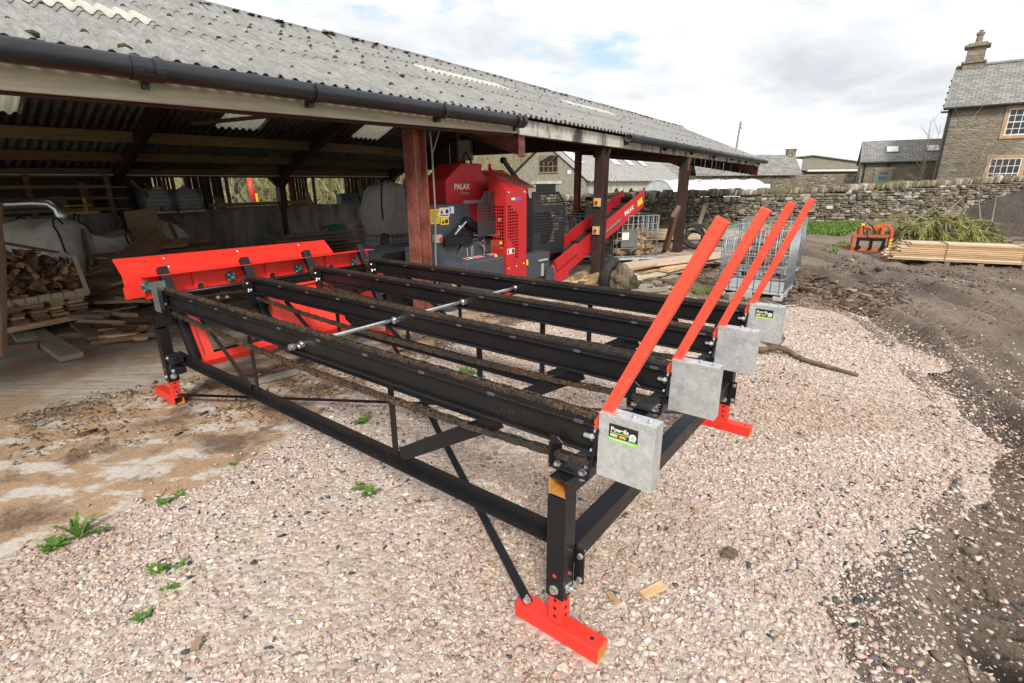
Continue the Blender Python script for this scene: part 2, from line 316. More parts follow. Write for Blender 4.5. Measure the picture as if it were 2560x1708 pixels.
    conc = n.ramp(n.noise(30, 6, .7, co), [(.3, (.46, .42, .37)), (.7, (.66, .62, .565))])
    mulch = n.ramp(f, [(.35, (.050, .030, .020)), (.6, (.155, .098, .064)), (.8, (.30, .205, .135))])
    b = n.mix(n.ramp(st, [(.50, 0), (.57, .9)]), dust, conc)
    b = n.mix(n.ramp(m, [(.50, 0), (.60, .85)]), b, mulch)
    gr = n.ramp(n.noise(.8, 5, .6, co), [(.60, 0), (.75, .35)]); b = n.mix(gr, b, (.20, .17, .05))
    n.set('Base Color', b); n.set('Roughness', .95); n.bump(n.math('ADD', f, n.math('MULTIPLY', st, .8)), .5, .008)
    n = NT('barn_slab')            # tamped concrete deeper in, dusty
    co = n.geo('Position')
    st = n.noise(4, 7, .7, n.map((.5, 5, 1), rot=(0, 0, -BANG + .3), src=co)); f = n.noise(60, 5, .75, co)
    b = n.mix(.35, n.ramp(st, [(.36, (.13, .095, .065)), (.50, (.42, .37, .31)), (.68, (.60, .555, .49))]), n.ramp(f, [(.3, (.20, .16, .12)), (.7, (.48, .44, .39))]))
    d = n.ramp(n.noise(.9, 6, .65, co), [(.44, 0), (.56, .9)]); b = n.mix(d, b, n.ramp(f, [(.3, (.17, .105, .06)), (.7, (.42, .28, .17))]))
    n.set('Base Color', b); n.set('Roughness', .95); n.bump(n.math('ADD', f, n.math('MULTIPLY', st, 1.2)), .6, .012)
    n = NT('grassland'); co = n.geo('Position')
    n.set('Base Color', n.ramp(n.noise(1.2, 7, .7, co), [(.3, (.06, .085, .02)), (.6, (.13, .17, .045)), (.8, (.20, .19, .09))])); n.set('Roughness', 1)
    n = NT('hillside'); co = n.geo('Position')
    n.set('Base Color', n.ramp(n.noise(.9, 9, .8, co), [(.3, (.15, .125, .075)), (.5, (.29, .26, .16)), (.75, (.44, .39, .27))])); n.set('Roughness', 1)
    def leaf(name, a, b, sc=8):
        n = NT(name); r = n.noise(sc, 3, .6); n.set('Base Color', n.ramp(r, [(.3, a), (.7, b)])); n.set('Roughness', .65); n.set('Subsurface Weight', .0)
    leaf('weed_leaf', (.05, .125, .012), (.13, .25, .035)); leaf('verge_leaf', (.06, .13, .014), (.15, .25, .035))
    leaf('conifer_needle', (.13, .15, .03), (.36, .36, .10), 5); leaf('twig', (.16, .125, .085), (.30, .245, .175), 3)
    leaf('wood_twig', (.19, .155, .10), (.36, .30, .20), .3); leaf('wood_twig_olive', (.23, .21, .09), (.40, .36, .17), .3)
    n = NT('chip'); a = n.N.new('ShaderNodeAttribute'); a.attribute_name = 'tone'; n.set('Base Color', a.outputs['Color']); n.set('Roughness', .95)
mats()
M = MATS
# ------------------------------------------------------------------ mesh helpers
class MB:
    def __init__(s): s.v = []; s.f = []; s.mi = []
    def add(s, vs, fs, mi=0):
        o = len(s.v); s.v += [tuple(v) for v in vs]; s.f += [tuple(i + o for i in f) for f in fs]; s.mi += [mi] * len(fs); return s
    def box(s, c, d, rot=None, mi=0, taper=None):
        x, y, z = d[0] / 2, d[1] / 2, d[2] / 2; c = Vector(c)
        vs = [Vector((a * x, b * y, e * z)) for e in (-1, 1) for b in (-1, 1) for a in (-1, 1)]
        if taper: vs = [Vector((v.x * (taper if v.z > 0 else 1), v.y * (taper if v.z > 0 else 1), v.z)) for v in vs]
        if rot is not None: vs = [rot @ v for v in vs]
        return s.add([v + c for v in vs], [(0, 2, 3, 1), (4, 5, 7, 6), (0, 1, 5, 4), (2, 6, 7, 3), (0, 4, 6, 2), (1, 3, 7, 5)], mi)
    def b3(s, lo, hi, mi=0): return s.box([(a + b) / 2 for a, b in zip(lo, hi)], [abs(b - a) for a, b in zip(lo, hi)], None, mi)
    @staticmethod
    def frame(p, q, up=(0, 0, 1)):
        p, q = Vector(p), Vector(q); d = (q - p).normalized(); u = Vector(up)
        if abs(d.dot(u)) > .98: u = Vector((0, 1, 0)) if abs(d.y) < .9 else Vector((1, 0, 0))
        x = d.cross(u).normalized(); return p, q, d, x, x.cross(d).normalized()
    def bar(s, p, q, w, h, up=(0, 0, 1), mi=0):
        p, q, d, x, y = s.frame(p, q, up)
        vs = [b + x * (i * w / 2) + y * (j * h / 2) for b in (p, q) for i, j in ((-1, -1), (1, -1), (1, 1), (-1, 1))]
        return s.add(vs, [(0, 3, 2, 1), (4, 5, 6, 7), (0, 1, 5, 4), (1, 2, 6, 5), (2, 3, 7, 6), (3, 0, 4, 7)], mi)
    def hollow(s, p, q, w, h, t=.005, up=(0, 0, 1), mi=0, mi_in=None):
        p, q, d, x, y = s.frame(p, q, up); mi_in = mi if mi_in is None else mi_in
        def ring(b, ww, hh): return [b + x * (i * ww / 2) + y * (j * hh / 2) for i, j in ((-1, -1), (1, -1), (1, 1), (-1, 1))]
        vs = ring(p, w, h) + ring(q, w, h) + ring(p, w - 2 * t, h - 2 * t) + ring(q, w - 2 * t, h - 2 * t)
        o = [(0, 1, 5, 4), (1, 2, 6, 5), (2, 3, 7, 6), (3, 0, 4, 7)]
        e = [(i, 8 + i, 8 + (i + 1) % 4, (i + 1) % 4) for i in range(4)] + [(4 + i, 4 + (i + 1) % 4, 12 + (i + 1) % 4, 12 + i) for i in range(4)]
        inn = [(8 + i, 12 + i, 12 + (i + 1) % 4, 8 + (i + 1) % 4) for i in range(4)]
        s.add(vs, o + e, mi); k = len(s.v) - 16; s.f += [tuple(i + k for i in f) for f in inn]; s.mi += [mi_in] * 4; return s
    def cyl(s, p, q, r, n=12, r2=None, mi=0, caps=True):
        p, q, d, x, y = s.frame(p, q); r2 = r if r2 is None else r2
        vs = [b + (x * math.cos(2 * math.pi * i / n) + y * math.sin(2 * math.pi * i / n)) * rr for b, rr in ((p, r), (q, r2)) for i in range(n)]
        fs = [(i, (i + 1) % n, n + (i + 1) % n, n + i) for i in range(n)]
        if caps: fs += [tuple(range(n - 1, -1, -1)), tuple(range(n, 2 * n))]
        return s.add(vs, fs, mi)
    def tube(s, pts, r, n=8, mi=0, closed=False, caps=True):
        pts = [Vector(p) for p in pts]; m = len(pts); rr = r if isinstance(r, (list, tuple)) else [r] * m
        vs = []; px = None
        for i, p in enumerate(pts):
            a = pts[(i - 1) % m] if (closed or i) else p; b = pts[(i + 1) % m] if (closed or i < m - 1) else p
            d = (b - a).normalized()
            if px is None: px = d.cross(Vector((0, 0, 1)) if abs(d.z) < .9 else Vector((0, 1, 0))).normalized()
            else: px = (px - d * px.dot(d)).normalized()
            py = d.cross(px)
            vs += [p + (px * math.cos(2 * math.pi * k / n) + py * math.sin(2 * math.pi * k / n)) * rr[i] for k in range(n)]
        fs = [(i * n + k, i * n + (k + 1) % n, ((i + 1) % m) * n + (k + 1) % n, ((i + 1) % m) * n + k) for i in range(m if closed else m - 1) for k in range(n)]
        if caps and not closed: fs += [tuple(range(n - 1, -1, -1)), tuple((m - 1) * n + k for k in range(n))]
        return s.add(vs, fs, mi)
    def prism(s, poly, a, b, ax=(0, 1), mi=0):
        """polygon in two axes AX, extruded along the third from a to b"""
        k = 3 - ax[0] - ax[1]; n = len(poly); vs = []
        for e in (a, b):
            for p in poly:
                v = [0, 0, 0]; v[ax[0]] = p[0]; v[ax[1]] = p[1]; v[k] = e; vs.append(v)
        return s.add(vs, [tuple(range(n - 1, -1, -1)), tuple(range(n, 2 * n))] + [(i, (i + 1) % n, n + (i + 1) % n, n + i) for i in range(n)], mi)
    def grid(s, fn, nu, nv, mi=0, thick=None):
        vs = [fn(i / nu, j / nv) for j in range(nv + 1) for i in range(nu + 1)]
        return s.add(vs, [(j * (nu + 1) + i, j * (nu + 1) + i + 1, (j + 1) * (nu + 1) + i + 1, (j + 1) * (nu + 1) + i) for j in range(nv) for i in range(nu)], mi)
    def bolt(s, p, d, r=.011, h=.009, mi=0):
        p, d = Vector(p), Vector(d).normalized(); s.cyl(p, p + d * .003, r * 1.35, 12, mi=mi); return s.cyl(p + d * .003, p + d * (.003 + h), r, 6, mi=mi)
    def build(s, name, mat, parent=None, bevel=0, smooth=False, seg=1, fix=True):
        me = bpy.data.meshes.new(name); me.from_pydata(s.v, [], s.f)
        for m in (mat if isinstance(mat, (list, tuple)) else [mat]): me.materials.append(M[m] if isinstance(m, str) else m)
        me.polygons.foreach_set('material_index', s.mi)
        if fix:
            bm = bmesh.new(); bm.from_mesh(me); bmesh.ops.recalc_face_normals(bm, faces=bm.faces); bm.to_mesh(me); bm.free()
        if smooth: me.polygons.foreach_set('use_smooth', [True] * len(me.polygons))
        me.update(); o = bpy.data.objects.new(name, me); COL.objects.link(o)
        if parent: o.parent = parent
        if bevel:
            b = o.modifiers.new('bevel', 'BEVEL'); b.width = bevel; b.segments = seg; b.limit_method = 'ANGLE'; b.angle_limit = R(40)
        return o
def tag(o, label=None, cat=None, group=None, kind=None):
    if label: o['label'] = label
    if cat: o['category'] = cat
    if group: o['group'] = group
    if kind: o['kind'] = kind
    return o
def thing(name, label, cat, loc=(0, 0, 0), rz=0, group=None):
    o = bpy.data.objects.new(name, None); COL.objects.link(o); o.location = loc; o.rotation_euler = (0, 0, rz); o.empty_display_size = .2
    return tag(o, label, cat, group)
def dup(o, loc=None, rz=None, label=None, group=None, parent=None):
    c = o.copy(); COL.objects.link(c)
    if parent: c.parent = parent
    for ch in list(o.children): dup(ch, parent=c)
    if loc is not None: c.location = loc
    if rz is not None: c.rotation_euler = (0, 0, rz)
    if label: c['label'] = label
    if group: c['group'] = group
    return c
def text(name, s, size, mat, parent, mtx, extrude=.0008, align='LEFT', shear=0, bold=0):
    cu = bpy.data.curves.new(name, 'FONT'); cu.body = s; cu.size = size; cu.extrude = extrude; cu.align_x = align; cu.shear = shear; cu.offset = bold
    t = bpy.data.objects.new(name, cu); COL.objects.link(t); dg = bpy.context.evaluated_depsgraph_get()
    me = bpy.data.meshes.new_from_object(t.evaluated_get(dg)); COL.objects.unlink(t); bpy.data.objects.remove(t)
    me.materials.clear(); me.materials.append(M[mat]); me.transform(mtx)
    o = bpy.data.objects.new(name, me); COL.objects.link(o); o.parent = parent; return o
def axes(o, x, y):
    x, y = Vector(x).normalized(), Vector(y).normalized(); z = x.cross(y)
    return Matrix.Translation(o) @ Matrix((x, y, z)).transposed().to_4x4()
def fast_mesh(name, V, F, mat, attr=None, smooth=False):
    """numpy triangles or quads -> mesh object"""
    V = np.asarray(V, np.float32); F = np.asarray(F, np.int32); n = F.shape[1]
    me = bpy.data.meshes.new(name); me.vertices.add(len(V)); me.vertices.foreach_set('co', V.ravel())
    me.loops.add(F.size); me.loops.foreach_set('vertex_index', F.ravel())
    me.polygons.add(len(F)); me.polygons.foreach_set('loop_start', np.arange(0, F.size, n, dtype=np.int32))
    me.update(calc_edges=True)
    if attr is not None:
        a = me.attributes.new('tone', 'FLOAT_COLOR', 'POINT'); a.data.foreach_set('color', np.asarray(attr, np.float32).ravel())
    if smooth: me.polygons.foreach_set('use_smooth', [True] * len(F))
    me.materials.append(M[mat]); o = bpy.data.objects.new(name, me); COL.objects.link(o); return o
# ------------------------------------------------------------------ the ground
npr = np.random.default_rng(11)
def frac_edge(P, amp=.10, it=4, closed=True):
    P = [Vector((p[0], p[1])) for p in P]
    for k in range(it):
        Q = []
        for i in range(len(P) if closed else len(P) - 1):
            a, b = P[i], P[(i + 1) % len(P)]; d = b - a; Q.append(a)
            if d.length > .10: m = (a + b) / 2 + Vector((-d.y, d.x)) * rnd.uniform(-amp, amp); Q.append(m)
        if not closed: Q.append(P[-1])
        P = Q
    return P
def inside(X, Y, P):
    r = np.zeros(X.shape, bool); n = len(P)
    for i in range(n):
        x1, y1 = P[i]; x2, y2 = P[(i + 1) % n]
        if y1 == y2: continue
        c = ((y1 > Y) != (y2 > Y)) & (X < (x2 - x1) * (Y - y1) / (y2 - y1) + x1); r ^= c
    return r
def edge_dist(X, Y, P):
    d = np.full(X.shape, 9e9)
    for i in range(len(P)):
        x1, y1 = P[i]; x2, y2 = P[(i + 1) % len(P)]; dx, dy = x2 - x1, y2 - y1; L = dx * dx + dy * dy + 1e-9
        t = np.clip(((X - x1) * dx + (Y - y1) * dy) / L, 0, 1); d = np.minimum(d, np.hypot(X - x1 - t * dx, Y - y1 - t * dy))
    return d
def vnoise(X, Y, s, seed=0):
    g = np.random.default_rng(seed).random((64, 64)); x, y = X * s, Y * s; i, j = np.floor(x).astype(int), np.floor(y).astype(int)
    u, v = x - i, y - j; u = u * u * (3 - 2 * u); v = v * v * (3 - 2 * v); G = lambda a, b: g[a % 64, b % 64]
    return (G(i, j) * (1 - u) + G(i + 1, j) * u) * (1 - v) + (G(i, j + 1) * (1 - u) + G(i + 1, j + 1) * u) * v
def sheet(name, P, z, mat, kind='structure'):
    bm = bmesh.new(); f = bm.faces.new([bm.verts.new((p[0], p[1], z)) for p in P]); bm.normal_update()
    if f.normal.z < 0: f.normal_flip()
    bmesh.ops.triangulate(bm, faces=[f]); me = bpy.data.meshes.new(name); bm.to_mesh(me); bm.free(); me.materials.append(M[mat])
    o = bpy.data.objects.new(name, me); COL.objects.link(o); return tag(o, kind=kind)
tag(MB().grid(lambda u, v: (-700 + 1400 * u, -300 + 1500 * v, -.24), 28, 30).build('ground', 'grassland'), kind='structure')
gp = [(-7, -1.2), (-4.0, .9), (-2.73, 2.24), (-2.39, 2.65), (-1.88, 3.3), (-1.73, 3.82)] + [tuple(at(*q)[:2]) for q in [(780, 1045), (900, 965), (1010, 910), (1120, 865), (1250, 820), (1400, 772), (1500, 748), (1640, 738), (1740, 745), (1800, 765), (1900, 778), (1960, 764), (2080, 770), (2160, 790), (2205, 850), (2290, 872), (2375, 903), (2300, 945), (2400, 1000), (2430, 1060), (2535, 1125), (2470, 1200), (2420, 1290), (2290, 1400), (2235, 1470), (2260, 1590), (2330, 1690)]] + [(1.6, .9), (1.6, -1.2)]
GP = [tuple(p) for p in frac_edge(gp, .14, 3)]
sheet('gravel_bed', GP, 0.0, 'gravel_bed')
ap = [bw(*q) for q in [(-9, 2.0), (3, 1.9), (12, 3.2), (16.0, 3.3), (16.5, 6), (11.5, 6.5), (11.4, 14.3), (-9, 14.3)]]
sheet('barn_apron', [tuple(p[:2]) for p in ap], -.008, 'barn_floor')
sl = frac_edge([bw(*q)[:2] for q in [(-9, 5.9), (1.0, 5.75), (2.2, 5.55), (3.4, 6.1), (6.2, 6.6), (11.2, 6.9)]], .07, 4, False) + [Vector(bw(*q)[:2]) for q in [(11.2, 14.2), (-9, 14.2)]]
sheet('barn_slab', sl, -.004, 'barn_slab')
# yard soil: a height field with clods and the tyre tracks that curve across it
def soil_height(X, Y):
    ins = inside(X, Y, gp); d = edge_dist(X, Y, gp); sd = np.where(ins, -d, d)
    Z = (vnoise(X, Y, .35, 1) - .5) * .07 + (vnoise(X, Y, 1.3, 2) - .5) * .06 + (vnoise(X, Y, 4.1, 3) - .5) * .045 + (vnoise(X, Y, 9, 4) - .5) * .022 + (vnoise(X, Y, 19, 6) - .5) * .011
    tr = [at(*q)[:2] for q in [(2560, 1640), (2500, 1180), (2420, 1000), (2300, 865), (2150, 775), (2010, 705), (1900, 655), (1830, 625)]]
    wet = np.zeros(X.shape); dist = np.full(X.shape, 9e9); along = np.zeros(X.shape); acc = 0
    for a, b in zip(tr[:-1], tr[1:]):
        dx, dy = b[0] - a[0], b[1] - a[1]; L = math.hypot(dx, dy); t = np.clip(((X - a[0]) * dx + (Y - a[1]) * dy) / L / L, 0, 1)
        ex, ey = X - a[0] - t * dx, Y - a[1] - t * dy; h = np.hypot(ex, ey); sg = np.sign(dx * ey - dy * ex); m = h < np.abs(dist)
        dist = np.where(m, h * np.where(sg == 0, 1, sg), dist); along = np.where(m, acc + t * L, along); acc += L
    dist = dist + (vnoise(X, Y, .6, 8) - .5) * .25
    for off, w, dp in ((0, .17, .085), (-.55, .15, .06), (-1.75, .18, .08), (-2.3, .14, .05), (-3.4, .2, .05), (.9, .16, .04)):
        k = np.exp(-((dist - off) / w) ** 2); wet = np.maximum(wet, k * np.clip(vnoise(X, Y, 1.1, 51) * 1.6 - .25, 0, 1) * (dp > .035) * (.7 + .3 * np.sin(along * 42 + dist * 22))); Z -= dp * k * (1 + .45 * np.sin(along * 42 + dist * 22)); Z += dp * .7 * np.exp(-((np.abs(dist - off) - w * 1.9) / (w * .6)) ** 2)
    wet = np.maximum(wet, .8 * np.clip(vnoise(X, Y, .55, 71) * 2.6 - 1.35, 0, 1) * np.clip(vnoise(X, Y, 3.1, 72) * 1.6, 0, 1))
    edge = np.clip(sd / .75 + .60, 0, 1); Z = Z * (.22 + .78 * edge) + .014 - .048 * (1 - edge)
    g = np.clip((Y - 14) / 8, 0, 1); Z = Z + g * .05
    sb = X * .6 + Y * .8; tb = -X * .8 + Y * .6; inb = (tb > 3.1) & (sb < 16.3); return np.where(inb, np.minimum(Z, -.03), Z), wet
def yard():
    xs = np.concatenate([np.arange(.6, 7, .03), np.arange(7, 12, .06), np.arange(12, 34, .16)]); ys = np.concatenate([np.arange(-.4, 8, .03), np.arange(8, 14, .06), np.arange(14, 27.6, .14)])
    X, Y = np.meshgrid(xs, ys); Z, wet = soil_height(X, Y)
    ny, nx = X.shape; V = np.stack([X.ravel(), Y.ravel(), Z.ravel()], 1); i = np.arange(nx - 1)[None] + np.arange(ny - 1)[:, None] * nx
    F = np.stack([i, i + 1, i + 1 + nx, i + nx], -1).reshape(-1, 4)
    wt = np.stack([wet.ravel()] * 3 + [np.ones(wet.size)], 1); tag(fast_mesh('yard_soil', V, F, 'yard_soil', wt, smooth=True), kind='structure')
yard()
# loose stones, chips and crumbs: nobody could count them
T = (1 + 5 ** .5) / 2
ICO_V = np.array([(-1, T, 0), (1, T, 0), (-1, -T, 0), (1, -T, 0), (0, -1, T), (0, 1, T), (0, -1, -T), (0, 1, -T), (T, 0, -1), (T, 0, 1), (-T, 0, -1), (-T, 0, 1)]) / math.hypot(1, T)
ICO_F = np.array([(0, 11, 5), (0, 5, 1), (0, 1, 7), (0, 7, 10), (0, 10, 11), (1, 5, 9), (5, 11, 4), (11, 10, 2), (10, 7, 6), (7, 1, 8), (3, 9, 4), (3, 4, 2), (3, 2, 6), (3, 6, 8), (3, 8, 9), (4, 9, 5), (2, 4, 11), (6, 2, 10), (8, 6, 7), (9, 8, 1)])
BOX_V = np.array([(x, y, z) for z in (-1, 1) for y in (-1, 1) for x in (-1, 1)], float)
BOX_F = np.array([(0, 2, 3), (0, 3, 1), (4, 5, 7), (4, 7, 6), (0, 1, 5), (0, 5, 4), (2, 6, 7), (2, 7, 3), (0, 4, 6), (0, 6, 2), (1, 3, 7), (1, 7, 5)])
def hull_templates(n, pts, seed):
    g = np.random.default_rng(seed); out = []
    for _ in range(n):
        bm = bmesh.new(); p = g.normal(0, 1, (pts, 3)); p = p / np.linalg.norm(p, axis=1)[:, None] * g.uniform(.72, 1.12, (pts, 1))
        for q in p: bm.verts.new(q)
        r = bmesh.ops.convex_hull(bm, input=bm.verts); bmesh.ops.delete(bm, geom=[v for v in bm.verts if not v.link_faces], context='VERTS'); bmesh.ops.triangulate(bm, faces=bm.faces); bm.verts.index_update()
        out.append((np.array([v.co[:] for v in bm.verts]), np.array([[v.index for v in f.verts] for f in bm.faces]))); bm.free()
    return out
def scatter(name, X, Y, Z, S, asp, tones, mat, tv=ICO_V, tf=ICO_F, jit=.28, tilt=.5, temps=None):
    VV, FF, CC, base = [], [], [], 0; temps = temps or [(tv, tf)]; which = npr.integers(len(temps), size=len(X))
    for ti, (tv, tf) in enumerate(temps):
        q = which == ti; n = int(q.sum()); k = len(tv)
        if not n: continue
        P = tv[None] * (1 + npr.uniform(-jit, jit, (n, k, 1))); P = P * (S[q][:, None] * asp[q])[:, None, :]
        a = npr.uniform(0, 6.283, n); b = npr.normal(0, tilt, n); c, s = np.cos(b)[:, None], np.sin(b)[:, None]
        y, z = P[..., 1] * c - P[..., 2] * s, P[..., 1] * s + P[..., 2] * c; x = P[..., 0]; c, s = np.cos(a)[:, None], np.sin(a)[:, None]
        VV.append(np.stack([x * c - y * s + X[q][:, None], x * s + y * c + Y[q][:, None], z + Z[q][:, None]], -1).reshape(-1, 3))
        FF.append((tf[None] + (np.arange(n) * k)[:, None, None]).reshape(-1, 3) + base); base += n * k
        CC.append(np.concatenate([np.repeat(tones[q], k, 0), np.ones((n * k, 1))], 1))
    return tag(fast_mesh(name, np.concatenate(VV), np.concatenate(FF), mat, np.concatenate(CC)), kind='stuff')
def pick(n, cols, w, var=.16):
    c = np.array(cols)[npr.choice(len(cols), n, p=np.array(w) / sum(w))]; return np.clip(c * npr.normal(1, var, (n, 1)) * npr.normal(1, .04, (n, 3)), .005, .95)
def stones():
    n = 1000000; X = npr.uniform(-5.5, 7.0, n); Y = npr.uniform(.9, 9.4, n)
    keep = (np.abs(X) < 1.15 * Y + .9); X, Y = X[keep], Y[keep]
    ins = inside(X, Y, GP); d = edge_dist(X, Y, gp); sd = np.where(ins, -d, d)
    S = .0066 * np.exp(npr.normal(0, .50, len(X))); S = np.where(npr.random(len(X)) < .09, S * 1.95, S); S = np.clip(S, .003, .022)
    dens = np.clip(.62 + .9 * (vnoise(X, Y, .9, 21) - .45) + .5 * (vnoise(X, Y, 2.3, 22) - .5), .12, 1)
    near = np.clip(1.2 - .125 * Y, .16, 1); S *= 1 + .03 * Y
    left = np.clip((X + Y * .55 - .25) / 1.2, .0, 1) * .4 + .6
    sb, tb = X * .6 + Y * .8, -X * .8 + Y * .6; apron = (tb > 2.2) & (sb < 14) | (X < -1.2)
    pr = dens * near * left * np.where(sd < 0, np.clip(.55 - sd / .30, .25, 1), np.where(apron, .16 * np.exp(-sd / .10), .36 * np.exp(-sd / .34)))
    X_, Y_ = X, Y
    sx, sy = X - .1947, Y - 1.7568; lx, ly = sx * .79265 - sy * .60967, sx * .60967 + sy * .79265; foot = ((np.abs(ly) < .075) | (np.abs(ly - 2.4577) < .075)) & (lx > -.24) & (lx < .245)
    k = (npr.random(len(X)) < pr) & ~foot; X, Y, S = X[k], Y[k], S[k]; m = len(X); zz = np.maximum(0, soil_height(X, Y)[0])
    cols = [(.63, .535, .475), (.55, .45, .395), (.71, .635, .58), (.46, .355, .295), (.58, .435, .375), (.09, .10, .11), (.27, .20, .145), (.47, .33, .18)]
    w = np.array([32, 26, 17, 12, 10, 1.0, 2.2, .7])
    t = pick(m, cols, w, .13); pt = np.clip((vnoise(X, Y, .7, 33) * .6 + vnoise(X, Y, 2.1, 34) * .4 - .42) * 4, 0, 1)[:, None] * npr.uniform(.4, 1, (m, 1)); t = t * (1 - pt * np.array([.22, .30, .38])); dark = vnoise(X, Y, .8, 31) > .70; dk = dark & (npr.random(m) < .09); t[dk] = pick(int(dk.sum()), [(.055, .065, .075), (.12, .12, .12)], [2, 1])
    asp = np.stack([npr.uniform(.9, 1.75, m), npr.uniform(.65, 1.1, m), npr.uniform(.38, .8, m)], 1)
    scatter('gravel', X, Y, zz + S * .13, S, asp, t, 'gravel_stone', jit=.06, tilt=.45, temps=hull_templates(16, 9, 77))
stones()
def crumbs(name, poly, n, s0, cols, w, box=False, asp=(.8, 1.4, .6, 1, .4, .9), fade=.4, mat='chip', z=.0, tilt=.5, soil=None):
    P = [tuple(at(*q)[:2]) for q in poly]; A = np.array(P); X = npr.uniform(A[:, 0].min(), A[:, 0].max(), n * 3); Y = npr.uniform(A[:, 1].min(), A[:, 1].max(), n * 3)
    ins = inside(X, Y, P); d = edge_dist(X, Y, P); k = ins & (npr.random(n * 3) < np.clip(d / fade, .05, 1)) & (npr.random(n * 3) < np.clip(2.2 * vnoise(X, Y, 1.7, 5) - .35, .05, 1))
    X, Y = X[k][:n], Y[k][:n]; m = len(X); S = s0 * np.exp(npr.normal(0, .5, m)); a = np.stack([npr.uniform(asp[0], asp[1], m), npr.uniform(asp[2], asp[3], m), npr.uniform(asp[4], asp[5], m)], 1)
    return scatter(name, X, Y, z + np.maximum(0, soil_height(X, Y)[0]) + S * .3, S, a, pick(m, cols, w, .25), mat, BOX_V if box else ICO_V, BOX_F if box else ICO_F, .25, tilt)
crumbs('soil_clods', [(2010, 700), (2560, 620), (2560, 1700), (2280, 1700), (2200, 1480), (2380, 1290), (2520, 1120), (2380, 980), (2330, 900), (2180, 830)], 13000, .007, [(.08, .06, .047), (.15, .115, .092), (.27, .22, .19), (.45, .39, .34)], [6, 5, 2, .6], z=.0)
crumbs('soil_lumps', [(2420, 1000), (2560, 900), (2560, 1700), (2330, 1700), (2240, 1560), (2330, 1380), (2500, 1200)], 500, .016, [(.085, .065, .05), (.13, .10, .08)], [3, 2], z=.0)
crumbs('yard_grit', [(1960, 690), (2100, 640), (2560, 600), (2560, 700), (2300, 800)], 6000, .014, [(.08, .062, .05), (.18, .145, .12), (.30, .25, .21)], [5, 4, 1])
crumbs('bark_mulch', [(1560, 700), (1830, 640), (1990, 700), (2180, 690), (2330, 780), (2170, 800), (2010, 770), (1760, 748)], 9000, .013, [(.06, .036, .023), (.14, .09, .06), (.24, .17, .12), (.38, .30, .22)], [4, 4, 2, .7], True, (1, 2.6, .3, .8, .12, .35))
crumbs('wood_litter', [(0, 1180), (0, 1040), (300, 960), (560, 930), (900, 860), (1250, 770), (1420, 745), (1500, 760), (1250, 840), (1000, 930), (800, 1040), (620, 1080)], 11000, .0042, [(.10, .06, .036), (.20, .13, .08), (.34, .23, .145), (.50, .37, .25)], [3, 4, 3, 1.2], True, (.9, 2.8, .4, .9, .15, .4), .15)
crumbs('straw_litter', [(700, 1250), (1300, 900), (1750, 1100), (2200, 1400), (1900, 1690), (500, 1690)], 200, .0055, [(.58, .42, .24), (.45, .30, .16)], [1, 1], True, (3, 8, .10, .22, .06, .12), .2, z=.012, tilt=.15)
# weeds pushing up through the gravel
def leaf_strip(mb, base, az, L, w, lift, curl, teeth=0):
    n = 9; d = Vector((math.cos(az), math.sin(az), 0)); sd = Vector((-d.y, d.x, 0)); c = []; 
    for i in range(n + 1):
        u = i / n; p = Vector(base) + d * (L * u * math.cos(lift)) + Vector((0, 0, L * (u * math.sin(lift) - curl * u * u)))
        ww = w * (math.sin(math.pi * min(1, u * .82 + .10)) ** .8) * (1 if not teeth else (.45 + .75 * (i % 2)))
        if i == n: ww = .001
        c.append((p - sd * ww - Vector((0, 0, -ww * .25)), p, p + sd * ww + Vector((0, 0, ww * .25))))
    vs = [v for t in c for v in t]; fs = []
    for i in range(n): a = i * 3; fs += [(a, a + 1, a + 4, a + 3), (a + 1, a + 2, a + 5, a + 4)]
    mb.add(vs, fs)
def weed(px, py, label, L=.10, n=9, w=.014, teeth=0, lift=.6, spread=6.28, az0=0, name='weed'):
    mb = MB(); 
    for i in range(n):
        leaf_strip(mb, (rnd.uniform(-.012, .012), rnd.uniform(-.012, .012), 0), az0 + spread * (i + rnd.uniform(-.3, .3)) / n, L * rnd.uniform(.6, 1.15), w * rnd.uniform(.7, 1.2), lift * rnd.uniform(.5, 1.4), rnd.uniform(.1, .5), teeth)
    o = mb.build(name, 'weed_leaf', fix=False); o.location = at(px, py); return tag(o, label, 'weed', 'weeds in the gravel')
weed(200, 1345, 'large dandelion with long toothed leaves at the edge of the gravel', .22, 13, .014, 1, 1.1, 4.4, -.5, 'dandelion')
weed(140, 1368, 'low bushy weed just left of the large dandelion', .09, 26, .017, 1, .7)
weed(412, 1258, 'small green weed where gravel meets the brown apron', .07, 14, .014); weed(450, 1237, 'tiny two-leaf weed at the gravel edge, farthest from the camera', .05, 7, .012)
weed(398, 1423, 'dark green weed right of the dandelion, clover shaped leaves', .07, 14, .016, 0, .4); weed(452, 1412, 'tiny weed sprig to the right of the dark clover weed', .04, 6, .010)
weed(415, 1473, 'slender weed lying flat in pale gravel', .07, 8, .012, 0, .25, 2.2, .2); weed(360, 1545, 'small bright weed nearest the lower left corner', .07, 12, .013, 1)
weed(925, 1235, 'bright green weed below the long lower rail', .08, 18, .014, 1, .6); weed(900, 1222, 'small weed sprig touching the bright weed below the rail', .06, 8, .012)
weed(905, 1057, 'weed beside the first truss upright', .10, 10, .022, 0, .5); weed(585, 1163, 'lone sprig on the brown apron edge', .045, 7, .010)
weed(1165, 935, 'tuft of weeds seen through the deck beside an upright', .14, 22, .022, 1, .5)
